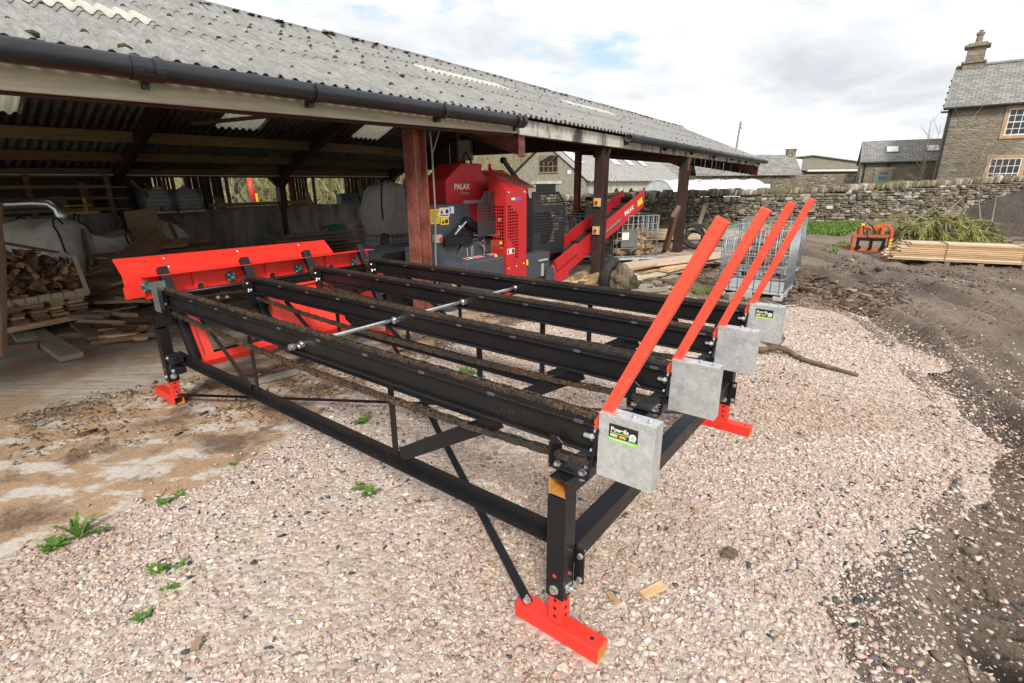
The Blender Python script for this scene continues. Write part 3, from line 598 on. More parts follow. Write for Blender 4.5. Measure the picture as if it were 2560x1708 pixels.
# ------------------------------------------------------------------ the log deck
def log_deck():
    t = thing('log_deck', 'long black chain log deck with red trough, red stakes and four galvanised end covers', 'log deck', (.1947, 1.7568, 0), R(-37.566))
    P, DP = 'black_paint', 'dusty_black_paint'
    Wd = 2.4577; XR = -4.10; V0, DV = .0175, .7178; BT, BB = 1.043, .917
    # legs
    for (x, y, kind) in ((0, .004, 'f'), (0, Wd - .004, 'f'), (XR, .004, 'r'), (XR, Wd - .004, 'r')):
        lg = MB().hollow((x, y, .222), (x, y, .712), .086, .086, .006, (1, 0, 0)).build('leg', P, t, .004)
        ft = MB(); ft.bar((x, y, .07), (x, y, .30), .068, .068, (1, 0, 0))
        a, b = (-.21, .215) if kind == 'f' else (-.40, .06)
        ft.hollow((x + a, y, .0375), (x + b, y, .0375), .082, .075, .005, mi=0, mi_in=1)
        fo = ft.build('foot', ['red_paint', 'rust_inside'], t, .003)
        h = MB()
        for z in (.118, .16, .202): h.cyl((x - .02 * 0, y - .0346, z), (x, y - .0352, z), .0085, 12); h.cyl((x + .0346, y, z), (x + .0352, y, z), .0085, 12)
        h.cyl((x + b - .05, y, .0752), (x + b - .05, y, .0758), .010, 14); h.build('adjusting_holes', 'dark_interior', fo)
        bo = MB().bolt((x + .043, y, .27), (1, 0, 0), .019, .016).cyl((x + .06, y, .27), (x + .085, y, .27), .010, 10)
        bo.bolt((x, y - .043, .265), (0, -1, 0), .016, .012); bo.build('leg_bolt', 'zinc_bolt', lg)
        MB().cyl((x + .0432, y, .345), (x + .0438, y, .345), .008, 12).cyl((x, y - .0432, .335), (x, y - .0438, .335), .009, 12).build('hole', 'red_paint', lg)
    # cross tubes
    MB().hollow((0.004, -.040, .758), (.004, Wd + .04, .758), .084, .082, .006, mi=0, mi_in=1).build('cross_tube', [P, 'rust_inside'], t, .004)
    MB().hollow((XR, -.040, .772), (XR, Wd + .04, .772), .084, .09, .006).build('cross_tube', DP, t, .004)
    lt = MB().hollow((-.012, .085, .378), (-.012, Wd - .085, .378), .09, .10, .006).build('lower_cross_tube', P, t, .004)
    for y in (.062, Wd - .062):
        pl = MB().b3((.036, y - .006, .262), (.082, y + .006, .432)).build('end_plate', P, t, .002)
        b = MB()
        for z in (.285, .405): b.bolt((.066, y - .006, z), (0, -1, 0), .011, .010); b.cyl((.066, y + .006, z), (.066, y + .03, z), .007, 8)
        b.build('plate_bolts', 'zinc_bolt', pl)
    MB().bar((XR + .12, .05, .40), (XR + .12, Wd - .05, .40), .05, .07).build('lower_cross_tube', DP, t, .003)
    cl = MB()
    for z in (.46, .36): cl.b3((XR + .05, -.03, z - .03), (XR + .22, .06, z + .03))
    cl.b3((XR + .12, -.035, .33), (XR + .16, .065, .50)); co = cl.build('clamp', P, t, .005)
    MB().bolt((XR + .10, -.03, .46), (0, -1, 0), .014, .01).bolt((XR + .18, -.03, .36), (0, -1, 0), .014, .01).build('clamp_bolts', 'zinc_bolt', co)
    # four chain beams with their trusses
    def chain(name, par, path, w=.032, hh=.028):
        mb = MB(); pitch = .0635; pts = [Vector(p) for p in path]; L = [0]
        for a, b in zip(pts[:-1], pts[1:]): L.append(L[-1] + (b - a).length)
        def pos(d):
            for i in range(len(pts) - 1):
                if d <= L[i + 1] or i == len(pts) - 2: return pts[i].lerp(pts[i + 1], (d - L[i]) / (L[i + 1] - L[i]))
        n = int(L[-1] / pitch); yc = pts[0].y
        for k in range(n):
            a, b = pos(k * pitch), pos((k + 1) * pitch); o = .0 if k % 2 else .006; d = (b - a).normalized(); up = Vector((-d.z, 0, d.x)) * 1
            for sgn in (-1, 1):
                yy = sgn * (w / 2 - o); th = .004
                # dog-bone side plate
                prof = []
                for c, sg in ((a, -1), (b, 1)):
                    for ang in (-90, -45, 0, 45, 90): th_ = R(180 - ang if sg < 0 else -ang); prof.append(c + d * math.cos(th_) * hh * .52 + up * math.sin(th_) * hh * .5)
                vs = [Vector((p.x, yc + yy - th / 2, p.z)) for p in prof] + [Vector((p.x, yc + yy + th / 2, p.z)) for p in prof]; m = len(prof)
                mb.add(vs, [tuple(range(m)), tuple(range(2 * m - 1, m - 1, -1))] + [(i, m + i, m + (i + 1) % m, (i + 1) % m) for i in range(m)])
            mb.cyl((a.x, yc - w / 2 - .004, a.z), (a.x, yc + w / 2 + .004, a.z), .0052, 7)
            mb.cyl((a.x, yc - w / 2 + .008, a.z), (a.x, yc + w / 2 - .008, a.z), hh * .42, 8, caps=False)
        return mb.build(name, 'chain_steel', par, fix=True)
    for i in range(4):
        y0 = V0 + DV * i; yc = y0 + .032; x1, x2 = XR + .10, .115
        m = MB(); m.b3((x1, y0, BT - .012), (x2, y0 + .064, BT)); m.b3((x1, y0, BB), (x2, y0 + .064, BB + .012)); m.b3((x1, y0 + .026, BB + .012), (x2, y0 + .038, BT - .012))
        bm = m.build('chain_beam', DP if i == 0 else P, t, .003)
        g = MB(); g.b3((x1, y0 + .006, BT + .001), (x2 - .01, y0 + .012, BT + .014)); g.b3((x1, y0 + .052, BT + .001), (x2 - .01, y0 + .058, BT + .014)); g.b3((x1, y0 + .02, BT + .001), (x2 - .01, y0 + .044, BT + .009)); g.build('chain_guide', P, bm)
        wl = MB()
        for k in range(9): xx = x2 - .06 - .43 * k; wl.box((xx, y0 + .003, BT - .002), (.04, .009, .007)); wl.b3((xx - .02, y0 - .0015, BT - .008), (xx + .02, y0 + .004, BT + .003))
        wl.build('weld_beads', 'grey_plate', bm)
        chain('top_chain', bm, [(x1 - .06, yc, 1.0), (x1 - .05, yc, 1.045), (x1, yc, BT + .0225), (x2 + .03, yc, BT + .0225), (x2 + .07, yc, 1.03)])
        chain('return_chain', bm, [(x1 - .05, yc, .90), (x1 + .05, yc, .872), (-3.2, yc, .834), (-2.5, yc, .815), (-1.8, yc, .808), (-1.1, yc, .815), (-.5, yc, .832), (.02, yc, .856), (x2 + .02, yc, .874)])
        # front saddle bracket: folded plate carrying the beam end
        br = MB(); a0, a1 = y0 - .012, y0 + .080
        br.b3((-.07, a0, .806), (.112, a1, .818)); br.bar((.108, yc, .815), (.136, yc, 1.035), .108, .010, (0, 1, 0)) if False else None
        br.add([(.100, a0, .806), (.112, a0, .806), (.147, a0, 1.036), (.135, a0, 1.036), (.100, a1, .806), (.112, a1, .806), (.147, a1, 1.036), (.135, a1, 1.036)], [(0, 1, 2, 3), (7, 6, 5, 4), (0, 4, 5, 1), (1, 5, 6, 2), (2, 6, 7, 3), (3, 7, 4, 0)])
        br.b3((-.072, a0, .818), (-.060, a1, .917)); br.prism([(-.066, .917), (-.066, .952), (-.03, .952), (-.0, .93), (-.06, .91)], y0 - .011, y0 - .003, (0, 2))
        bo = br.build('saddle_bracket', P, bm, .003)
        bb = MB()
        for xx in (-.04, .075):
            for yy in (a0 + .02, a1 - .02): bb.bolt((xx, yy, .818), (0, 0, 1), .013, .011); bb.cyl((xx, yy, .806), (xx, yy, .79), .008, 8); bb.cyl((xx, yy, .80), (xx, yy, .79), .013, 6)
        for zz in (1.015, .93): bb.bolt((.132 if zz > 1 else .119, y0 + .012, zz), (-1, 0, 0), .010, .010)
        bb.cyl((.128, y0 + .016, .985), (.075, y0 + .016, .985), .011, 10); bb.cyl((.118, y0 + .016, .985), (.105, y0 + .016, .985), .018, 6); bb.build('bracket_bolts', 'zinc_bolt', bo)
        # rear bearer plate, its bolts and the sprocket
        rp = MB().b3((x1 - .02, y0 + .002, .817), (x1 + .11, y0 + .012, 1.03)).b3((x1 - .02, y0 + .012, .817), (x1 + .11, y0 + .062, .829)).build('rear_bracket', P, bm, .002)
        rb = MB()
        for xx, zz in ((.02, 1.0), (.03, .94), (.08, .945), (.03, .925)): rb.bolt((x1 + xx, y0 + .002, zz), (0, -1, 0), .011, .008)
        rb.build('bracket_bolts', 'zinc_bolt', rp)
        sp = MB(); n = 15; poly = []
        for k in range(n * 2): rr = .060 if k % 2 else .044; poly.append((x1 - .085 + rr * math.cos(math.pi * k / n), .99 + rr * math.sin(math.pi * k / n)))
        sp.prism(poly, yc - .012, yc + .012, (0, 2)); sp.cyl((x1 - .085, yc - .03, .99), (x1 - .085, yc + .03, .99), .035, 14); sp.build('sprocket', 'chain_steel', bm)
        # truss below
        near = i in (0, 3); ra, rb_ = (-.045, XR + .05) if near else (-1.08, XR + .60); yy = y0 + .012
        tr = MB(); tr.b3((rb_, yy + .050, .415), (ra, yy + .056, .492)); tr.b3((rb_, yy, .415), (ra, yy + .050, .422)); tr.build('lower_rail', DP if i == 0 else P, bm)
        for xx in (-1.12, -2.64): MB().b3((xx - .022, yy + .044, .46), (xx + .022, yy + .050, BB)).build('truss_upright', P, bm)
        MB().bar((-1.05, yy + .03, .50), (-.36, yy + .03, BB - .01), .075, .007, (0, 1, 0)).build('truss_brace', P, bm)
        MB().bar((-2.72, yy + .04, .47), (-3.42, yy + .04, BB - .01), .05, .007, (0, 1, 0)).build('truss_brace', P, bm)
        # galvanised cover, stake, badge
        by = y0 - .004; th = .068; cb = MB()
        cb.b3((.142, by, .848), (.354, by + .003, 1.103)); cb.b3((.354, by + .0, .846), (.357, by + th, 1.105)); cb.b3((.142, by + .003, 1.100), (.354, by + th, 1.103)); cb.b3((.142, by + .003, .848), (.354, by + th, .851)); cb.b3((.142, by + th - .003, .851), (.354, by + th, 1.10)); cb.b3((.142, by + .003, .851), (.145, by + th - .003, 1.10))
        cb.b3((.150, by - .0015, 1.088), (.354, by, 1.104))
        cv = cb.build('end_cover', 'galvanised', t, .0025, seg=2)
        cbt = MB()
        for xx in (.262, .322): cbt.cyl((xx, by + .036, 1.1035), (xx, by + .036, 1.108), .012, 12).cyl((xx, by + .036, 1.108), (xx, by + .036, 1.1135), .008, 10)
        cbt.build('cover_bolts', 'zinc_bolt', cv)
        if i in (0, 3):
            lx, lz, s = .185, 1.012, 1.0; yb = by - .0022; bd = MB().b3((lx, yb, lz), (lx + .110, yb + .001, lz + .062)).build('badge', 'black_label', cv)
            mt = axes((lx + .007, yb - .0002, lz + .036), (1, 0, 0), (0, 0, 1))
            text('lettering', 'Powells', .0225, 'white_label', bd, mt, .0004, bold=.0006)
            MB().b3((lx + .005, yb - .0005, lz + .028), (lx + .088, yb, lz + .0315)).build('underline', 'green_label', bd)
            MB().cyl((lx + .092, yb - .0009, lz + .030), (lx + .092, yb, lz + .030), .0135, 24).build('emblem_disc', 'white_label', bd)
            MB().prism([(lx + .0905, lz + .021), (lx + .0935, lz + .021), (lx + .0935, lz + .024), (lx + .099, lz + .024), (lx + .0955, lz + .029), (lx + .098, lz + .029), (lx + .0945, lz + .034), (lx + .0965, lz + .034), (lx + .092, lz + .0405), (lx + .0875, lz + .034), (lx + .0895, lz + .034), (lx + .086, lz + .029), (lx + .0885, lz + .029), (lx + .085, lz + .024), (lx + .0905, lz + .024)], yb - .0014, yb - .0009, (0, 2)).build('tree_emblem', 'green_label', bd)
            for (a, b, mm, tx, tm) in ((.006, .034, 'white_label', 'PALAX', 'red_label'), (.040, .068, 'orange_label', 'STIHL', 'white_label'), (.076, .104, 'blue_label', None, None)):
                tl = MB().b3((lx + a, yb - .0005, lz + .0145 - (.002 if a > .07 else 0)), (lx + b, yb, lz + .0245 - (.002 if a > .07 else 0))).build('maker_tile', mm, bd)
                if tx: text('lettering', tx, .0085, tm, tl, axes((lx + a + .0035, yb - .0007, lz + .0165), (1, 0, 0), (0, 0, 1)), .0002)
                else: MB().b3((lx + a + .003, yb - .0009, lz + .0145), (lx + a + .008, yb - .0005, lz + .0205)).b3((lx + a + .010, yb - .0009, lz + .0158), (lx + b - .003, yb - .0005, lz + .0186)).build('marks', 'white_label', tl)
            gs = MB().b3((lx - .001, yb - .0002, lz - .004), (lx + .111, yb + .001, lz + .010)).build('address_strip', 'green_label', bd)
            mk = MB(); x = lx + .004
            for w_ in (.010, .008, .009, .003, .012, .014, .012, .010): mk.b3((x, yb - .0005, lz + .0018), (x + w_, yb - .0002, lz + .0042)); x += w_ + .0022
            mk.build('marks', 'white_label', gs)
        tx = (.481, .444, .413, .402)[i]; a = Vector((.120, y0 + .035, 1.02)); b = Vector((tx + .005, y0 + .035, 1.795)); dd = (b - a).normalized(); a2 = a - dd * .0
        sk = MB().hollow(a2, b, .040, .036, .004, (0, 1, 0)); sk.build('stake', 'lit_stake_paint', t, .004, seg=2)
    # galvanised shaft through the beams
    sh = MB().cyl((-1.895, -.01, .968), (-1.895, V0 + 3 * DV + .06, .968), .0135, 14)
    for i in range(4): y = V0 + DV * i + .034; sh.cyl((-1.895, y - .012, .968), (-1.895, y, .968), .024, 14)
    sh.build('shaft', 'zinc_bolt', t, smooth=False)
    nb = MB().cyl((-1.895, -.035, .968), (-1.895, -.005, .968), .02, 6).cyl((-1.85, .0, .972), (-1.85, .034, .972), .012, 8)
    for i in (1, 2): y = V0 + DV * i; nb.cyl((-1.855, y - .01, .966), (-1.855, y + .034, .966), .017, 8)
    nb.build('shaft_nuts', 'zinc_bolt', t)
    # straps crossing low down between the feet
    MB().bar((-.158, -.005, .079), (XR - .02, Wd - .02, .079), .045, .007).build('cross_strap', P, t)
    MB().bar((-.14, Wd + .0, .088), (XR + .02, .0, .088), .045, .007).build('cross_strap', P, t)
    sb = MB()
    for x, y in ((-.165, -.005), (-.165, Wd), (XR + .035, 0), (XR - .02, Wd - .02)): sb.bolt((x, y, .083), (0, 0, 1), .014, .012); sb.cyl((x, y, .10), (x, y, .112), .007, 8)
    sb.build('strap_bolts', 'zinc_bolt', t)
    # drive shaft, sloping arms, red trough
    MB().cyl((XR + .005, .0, .985), (XR + .005, 2.32, .985), .019, 16).build('drive_shaft', P, t, smooth=True)
    for i in range(4):
        y = .155 + DV * i * (1 if i < 2 else .965); d = (Vector((-3.86, y, .36)) - Vector((-4.27, y, 1.20))).normalized()
        MB().hollow((-3.86, y, .36), (-4.27, y, 1.20), .072, .075, .005, (0, 1, 0)).build('sloping_arm', P, t, .004)
    tro = MB()      # long folded trough: prism profile along y, then front bearing plate with lips
    yl, yr = -.07, 2.07
    prof = [(-4.72, 1.262), (-4.55, 1.128), (-4.545, .985), (-4.33, .965), (-4.33, .957), (-4.553, .977), (-4.558, 1.125), (-4.726, 1.257)]
    vs = []; sk = lambda y: -.016 * (y / 2.2)
    for y in (yl, yr): vs += [(a, y, b + sk(y)) for a, b in prof]
    n = len(prof); tro.add(vs, [tuple(range(n)), tuple(range(2 * n - 1, n - 1, -1))] + [(i, n + i, n + (i + 1) % n, (i + 1) % n) for i in range(n)])
    tp = tro.build('trough_back', 'red_paint', t)
    bl = MB()
    for y in (.33, 1.02, 1.72):
        for u in (.28, .80): p = Vector((-4.55, y + (1 - u) * .0, 1.128 + sk(y))).lerp(Vector((-4.72, y, 1.262 + sk(y))), u); bl.bolt(p, (.62, 0, .78), .012, .006)
    bl.build('plate_bolts', 'zinc_bolt', tp)
    hl = MB()
    for y in (.16, .86, 1.55): p = Vector((-4.55, y, 1.128)).lerp(Vector((-4.72, y, 1.262 + sk(y))), .66); hl.cyl(p + Vector((.0, 0, .002)), p + Vector((.004, 0, .006)), .006, 10)
    hl.build('plate_holes', 'dark_interior', tp)
    fp = MB(); ya, yb2 = .0, 2.40
    fp.b3((-4.33, ya, .95), (-4.325, yb2, 1.135)); fp.add([(-4.33, ya, 1.135), (-4.20, ya, 1.150), (-4.20, yb2, 1.150 - .01), (-4.33, yb2, 1.135), (-4.33, ya, 1.129), (-4.20, ya, 1.142), (-4.20, yb2, 1.132), (-4.33, yb2, 1.129)], [(0, 1, 2, 3), (7, 6, 5, 4), (0, 4, 5, 1), (1, 5, 6, 2), (2, 6, 7, 3), (3, 7, 4, 0)])
    fp.b3((-4.325, ya, .945), (-4.26, yb2, .952))
    for k in range(4):
        y = .40 + .70 * k
        if y + .11 < yb2: fp.b3((-4.325, y, .952), (-4.30, y + .10, 1.13))
    f = fp.build('trough_front', 'red_paint', t)
    MB().b3((-4.34, -.14, .96), (-4.30, .0, 1.06)).build('trough_step', 'red_paint', t)
    for k in range(4):
        y = .455 + .70 * k
        if y < yb2: MB().cyl((-4.299, y, .985), (-4.297, y, .985), .030, 20).build('drain_hole', 'dark_interior', f); MB().tube([(-4.296, y + .034 * math.cos(a), .985 + .034 * math.sin(a)) for a in np.linspace(0, 6.283, 20)[:-1]], .004, 6, closed=True).build('hole_rim', 'red_paint', f)
    for i in range(4):
        y = .03 + DV * i
        fl = MB().cyl((-4.325, y, 1.04 - .012 * i), (-4.30, y, 1.04 - .012 * i), .052, 22).cyl((-4.30, y, 1.04 - .012 * i), (-4.27, y, 1.04 - .012 * i), .026, 16).build('flange_bearing', 'dark_green_casting', t, .003)
        b = MB()
        for a in (.8, 2.37, 3.94, 5.5): b.bolt((-4.30, y + .037 * math.cos(a), 1.04 - .012 * i + .037 * math.sin(a)), (1, 0, 0), .009, .008)
        b.cyl((-4.27, y, 1.04 - .012 * i), (-4.262, y, 1.04 - .012 * i), .014, 14); b.build('bearing_bolts', 'zinc_bolt', fl)
    # red flaps hanging on the arms
    A, B = Vector((-4.02, 0, .90)), Vector((-3.80, 0, .44)); up = Vector((.9, 0, .43))
    def quadplate(mb, y0, y1, u0, u1, off=0, th=.006):
        p, q = A.lerp(B, u0) + up * off, A.lerp(B, u1) + up * off; k = up * th
        vs = [Vector((c.x, y, c.z)) for c in (p, q) for y in (y0, y1)] + [Vector((c.x + k.x, y, c.z + k.z)) for c in (p, q) for y in (y0, y1)]
        mb.add(vs, [(0, 1, 3, 2), (4, 6, 7, 5), (0, 2, 6, 4), (1, 5, 7, 3), (0, 4, 5, 1), (2, 3, 7, 6)])
    for (ya, yb, full) in ((.175, .80, False), (.90, 1.62, True)):
        mb = MB(); quadplate(mb, ya, ya + .10, -.12, 1.0); quadplate(mb, ya - .006, ya, -.16, 1.0, 0, .05)
        if full:
            quadplate(mb, ya + .10, yb, .0, .96); quadplate(mb, yb - .006, yb, -.12, 1, 0, .05); quadplate(mb, ya + .10, yb, -.02, .03, 0, .03); quadplate(mb, ya + .33, ya + .36, .03, .95, .006, .02)
        p = B; mb.bar((p.x + .035, ya - .01, p.z - .01), (p.x + .035, yb + .02, p.z - .01), .085, .07, (.43, 0, .9)); mb.build('trough_flap', 'red_paint', t, .003)
    MB().b3((-4.02, 2.26, .62), (-4.01, 2.36, 1.02)).build('side_flap', 'red_paint', t)
    st = MB(); st.bar((XR + .28, .42, .70), (XR + .30, .42, .93), .06, .06, (1, 0, 0)); st.b3((XR + .22, .36, .93), (XR + .36, .48, .945)); so = st.build('pivot_stub', P, t, .003)
    MB().bolt((XR + .27, .40, .945), (0, 0, 1), .014, .012).bolt((XR + .33, .45, .945), (0, 0, 1), .014, .012).build('pivot_bolts', 'zinc_bolt', so)
    MB().b3((-3.955, -.052, .895), (-3.84, -.048, 1.135)).b3((-3.96, -.052, .895), (-3.955, .06, 1.135)).build('chain_guard', 'grey_plate', t, .001)
    # dried sawdust lying on the near rail and beam flange
    return t
log_deck()
# ------------------------------------------------------------------ the open barn (barn coordinates: s along the eave, t into the barn)
n_ = NT('rooflight_sheet'); d_ = n_.N.new('ShaderNodeBsdfTranslucent'); d_.inputs[0].default_value = (.80, .79, .70, 1); f_ = n_.N.new('ShaderNodeBsdfDiffuse')
n_.L.new(n_.ramp(n_.noise(6, 5, .6, n_.map((3, .5, 1))), [(.3, (.66, .66, .60)), (.7, (.88, .88, .84))]), f_.inputs[0])
m_ = n_.N.new('ShaderNodeMixShader'); m_.inputs[0].default_value = .5; n_.L.new(f_.outputs[0], m_.inputs[1]); n_.L.new(d_.outputs[0], m_.inputs[2]); n_.L.new(m_.outputs[0], n_.N['Material Output'].inputs[0])
SL, TE, TR_, TB = .405, 4.86, 8.5, 13.95
def eave_z(s): return 2.885 - (.0095 * (s - 7) if s > 7 else .0110 * (7 - s))
def roof_z(s, t): return eave_z(s) + (SL * (t - 4.9) if t <= TR_ else SL * (2 * TR_ - 4.9 - t))
CP = .146
def corr(mb, s0, s1, t0, t1, lift0=.012, lift1=.0, res=10, th=.007, low='t0', nt=2):
    """one course of corrugated sheets; LIFT0 raises the lower end over the course below"""
    n = max(6, int((s1 - s0) / CP * res)); ss = [s0 + (s1 - s0) * i / n for i in range(n + 1)]; tv = [t0 + (t1 - t0) * j / nt for j in range(nt + 1)]
    def z(s, t, k):
        u = (t - t0) / (t1 - t0); l = lift0 * (1 - u) + lift1 * u
        ph = s / CP; w = math.cos(2 * math.pi * ph); w = math.copysign(abs(w) ** .8, w)
        return roof_z(s, t) + l + .026 * w - k * th + .012 * math.sin(s * .8) * .5
    top = [(s, t, z(s, t, 0)) for t in tv for s in ss]; bot = [(s, t, z(s, t, 1)) for t in tv for s in ss]; m = n + 1
    o = len(mb.v); mb.v += top + bot; k = len(top); F = []; MI = []
    for j in range(nt):
        for i in range(n):
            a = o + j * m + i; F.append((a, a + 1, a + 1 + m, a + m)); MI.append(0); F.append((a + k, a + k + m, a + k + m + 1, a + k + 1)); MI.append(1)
    for j in (0, nt):
        for i in range(n): a = o + j * m + i; F.append((a, a + k, a + k + 1, a + 1)); MI.append(2)
    for i in (0, n):
        for j in range(nt): a = o + j * m + i; F.append((a, a + m, a + m + k, a + k)); MI.append(2)
    mb.f += F; mb.mi += MI
def open_barn():
    B = thing('open_barn', 'long open-fronted barn with corrugated grey roof, black gutter and red-brown steel frame', 'barn', (0, 0, 0), BANG)
    RM = ['roof_cement', 'roof_underside', 'roof_sheet_edge']
    fr = MB()
    for (a, b) in ((TE, 6.30), (6.20, 7.50), (7.40, TR_ + .05)):
        corr(fr, -6, 23.45, a, b)
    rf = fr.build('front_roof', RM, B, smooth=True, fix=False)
    bk = MB(); SK = [(1.15, 2.36), (5.42, 6.30), (8.74, 9.60)]
    cuts = [-6] + [x for p in SK for x in p] + [11.7]
    for (a, b, full) in ((TR_ - .05, 10.3, 1), (10.2, 11.78, 0), (11.68, TB, 1)):
        if full: corr(bk, -6, 11.7, b, a)
        else:
            for i in range(0, len(cuts), 2): corr(bk, cuts[i], cuts[i + 1], b, a)
    bk.build('rear_roof', RM, B, smooth=True, fix=False)
    for s0, s1 in SK: m = MB(); corr(m, s0 - .04, s1 + .04, 11.80, 10.2, .004, .004, th=.002); m.build('rooflight', 'rooflight_sheet', B, smooth=True, fix=False)
    for s0, s1, t0, t1 in ((1.1, 2.52, 6.28, 6.72), (6.9, 9.2, 6.92, 7.36), (12.0, 14.7, 7.05, 7.5)):
        m = MB(); corr(m, s0, s1, t0, t1, .030, .018, th=.003); m.build('rooflight', 'rooflight_sheet', B, smooth=True, fix=False)
    # ridge capping, lifted and broken here and there
    rc = MB(); s = -6
    while s < 23.4:
        L = 1.0; z = roof_z(s, TR_); dz = rnd.uniform(0, .03)
        for sg in (-1, 1): rc.add([(s, TR_, z + .05 + dz), (s + L, TR_, z + .045 + dz), (s + L, TR_ + sg * .28, z - .125 + dz * .3), (s, TR_ + sg * .28, z - .125 + dz * .3)], [(0, 1, 2, 3)])
        rc.cyl((s, TR_, z + .02 + dz), (s + L + .04, TR_, z + .015 + dz), .05, 10); s += L
    rc.build('ridge_capping', 'roof_cement', B, fix=True)
    # fixings and moss clumps on the crests
    fx = MB()
    for t in (5.35, 6.42, 6.95, 7.62, 8.28):
        k = int(-1 / CP)
        while k * CP < 23.3:
            s = k * CP; k += 1
            if k % 3 == 0 and rnd.random() < .8: r = rnd.uniform(.012, .026); fx.box((s, t + rnd.uniform(-.01, .01), roof_z(s, t) + .036), (r * 2, r * 2.4, r * 1.3), Matrix.Rotation(rnd.uniform(0, 3), 3, 'Z'), taper=.45)
    tag(fx.build('roof_fixings', 'moss', B), kind='stuff')
    ms = MB()
    for i in range(150):
        s = rnd.uniform(.6, 23); t = rnd.choice([6.2, 7.4, rnd.uniform(4.9, 8.4), 4.88]); r = rnd.uniform(.010, .024)
        s = round(s / CP) * CP + (CP / 2 if rnd.random() < .35 and t not in (6.2, 7.4, 4.88) else 0)
        ms.add([(s + r * 1.3 * v[0] * rnd.uniform(.7, 1.2), t + r * 1.5 * v[1] * rnd.uniform(.7, 1.2), roof_z(s, t) + (.034 if t in (6.2, 7.4, 4.88) else .01) + r * .6 * v[2]) for v in ICO_V], ICO_F.tolist())
    for s, t in ((1.2, 5.0), (1.75, 5.05), (5.45, 6.0)): ms.add([(s + .05 * v[0] * rnd.uniform(.7, 1.2), t + .05 * v[1], roof_z(s, t) + .03 + .03 * v[2]) for v in ICO_V], ICO_F.tolist())
    for i in range(110): s = rnd.uniform(3, 23); r = rnd.uniform(.015, .035); ms.add([(s + r * 1.8 * v[0], TR_ + rnd.uniform(-.15, .05) + r * v[1], roof_z(s, TR_) + .035 + r * .6 * v[2]) for v in ICO_V], ICO_F.tolist())
    tag(ms.build('roof_moss', 'moss', B), kind='stuff')
    # fascias
    MB().add([(-5, 4.955, 2.40), (6.78, 4.955, 2.622), (6.78, 4.955, 2.86), (-5, 4.955, 2.68), (-5, 5.005, 2.40), (6.78, 5.005, 2.622), (6.78, 5.005, 2.86), (-5, 5.005, 2.68)], [(0, 1, 2, 3), (7, 6, 5, 4), (0, 4, 5, 1), (1, 5, 6, 2), (2, 6, 7, 3), (3, 7, 4, 0)]).build('fascia', 'fascia_timber', B, .004)
    def fz(s): return 2.607 - .0076 * (s - 7)
    for a, b in ((6.86, 15.0), (15.02, 23.35)):
        MB().add([(a, 4.955, fz(a)), (b, 4.955, fz(b)), (b, 4.955, eave_z(b) - .05), (a, 4.955, eave_z(a) - .05), (a, 5.0, fz(a)), (b, 5.0, fz(b)), (b, 5.0, eave_z(b) - .05), (a, 5.0, eave_z(a) - .05)], [(0, 1, 2, 3), (7, 6, 5, 4), (0, 4, 5, 1), (1, 5, 6, 2), (2, 6, 7, 3), (3, 7, 4, 0)]).build('fascia', 'stained_fascia', B, .004)
    MB().bar((-5, 5.10, 2.52), (6.8, 5.10, 2.70), .11, .22).build('eave_beam', 'brown_steel', B, .004)
    MB().bar((6.9, 5.10, 2.70), (23.2, 5.10, 2.58), .10, .18).build('eave_beam', 'brown_steel', B, .004)
    # half-round gutters
    def gutter(s0, s1, z0, z1, tc, brs):
        r, th, n = .086, .005, 22; mb = MB(); prof = [(tc + r * math.cos(R(a)), r * math.sin(R(a))) for a in np.linspace(-232, 52, n)] + [(tc + (r - th) * math.cos(R(a)), (r - th) * math.sin(R(a))) for a in np.linspace(52, -232, n)]
        m = len(prof); vs = [(s, p, q + z) for s, z in ((s0, z0), (s1, z1)) for p, q in prof]
        mb.add(vs, [(i, (i + 1) % m, m + (i + 1) % m, m + i) for i in range(m)] + [tuple(range(m))[::-1], tuple(range(m, 2 * m))]); g = mb.build('gutter', 'gutter_plastic', B, smooth=False)
        for p in g.data.polygons: p.use_smooth = len(p.vertices) == 4
        for s, w, big in brs:
            z = z0 + (z1 - z0) * (s - s0) / (s1 - s0); k = MB()
            def band(a, b, rr, a0=-235, a1=55):
                pr = [(tc + rr * math.cos(R(x)), rr * math.sin(R(x))) for x in np.linspace(a0, a1, 16)] + [(tc + (rr - .006) * math.cos(R(x)), (rr - .006) * math.sin(R(x))) for x in np.linspace(a1, a0, 16)]
                mm = len(pr); k.add([(x, p, q + z) for x in (a, b) for p, q in pr], [(i, (i + 1) % mm, mm + (i + 1) % mm, mm + i) for i in range(mm)] + [tuple(range(mm))[::-1], tuple(range(mm, 2 * mm))])
            if big: band(s - w, s - w * .35, .096); band(s + w * .35, s + w, .096); band(s - w * .35, s + w * .35, .099, -150); k.b3((s - .02, tc + .06, z - .14), (s + .03, tc + .10, z - .06))
            else: band(s - w / 2, s + w / 2, .095); k.b3((s - w / 2, tc + .07, z - .13), (s + w / 2, 4.956, z - .02))
            k.build('gutter_bracket', 'gutter_plastic', g, .001)
    gutter(-5, 6.72, 2.705, 2.775, 4.80, [(-2, .05, 0), (.4, .05, 0), (1.78, .11, 1), (3.22, .055, 0), (5.0, .055, 0), (6.6, .10, 1)])
    gutter(10.45, 23.6, 2.775, 2.645, 4.80, [(10.6, .05, 0), (12.8, .05, 0), (14.8, .05, 0), (16.9, .05, 0), (18.9, .05, 0), (20.9, .05, 0), (22.9, .05, 0)])
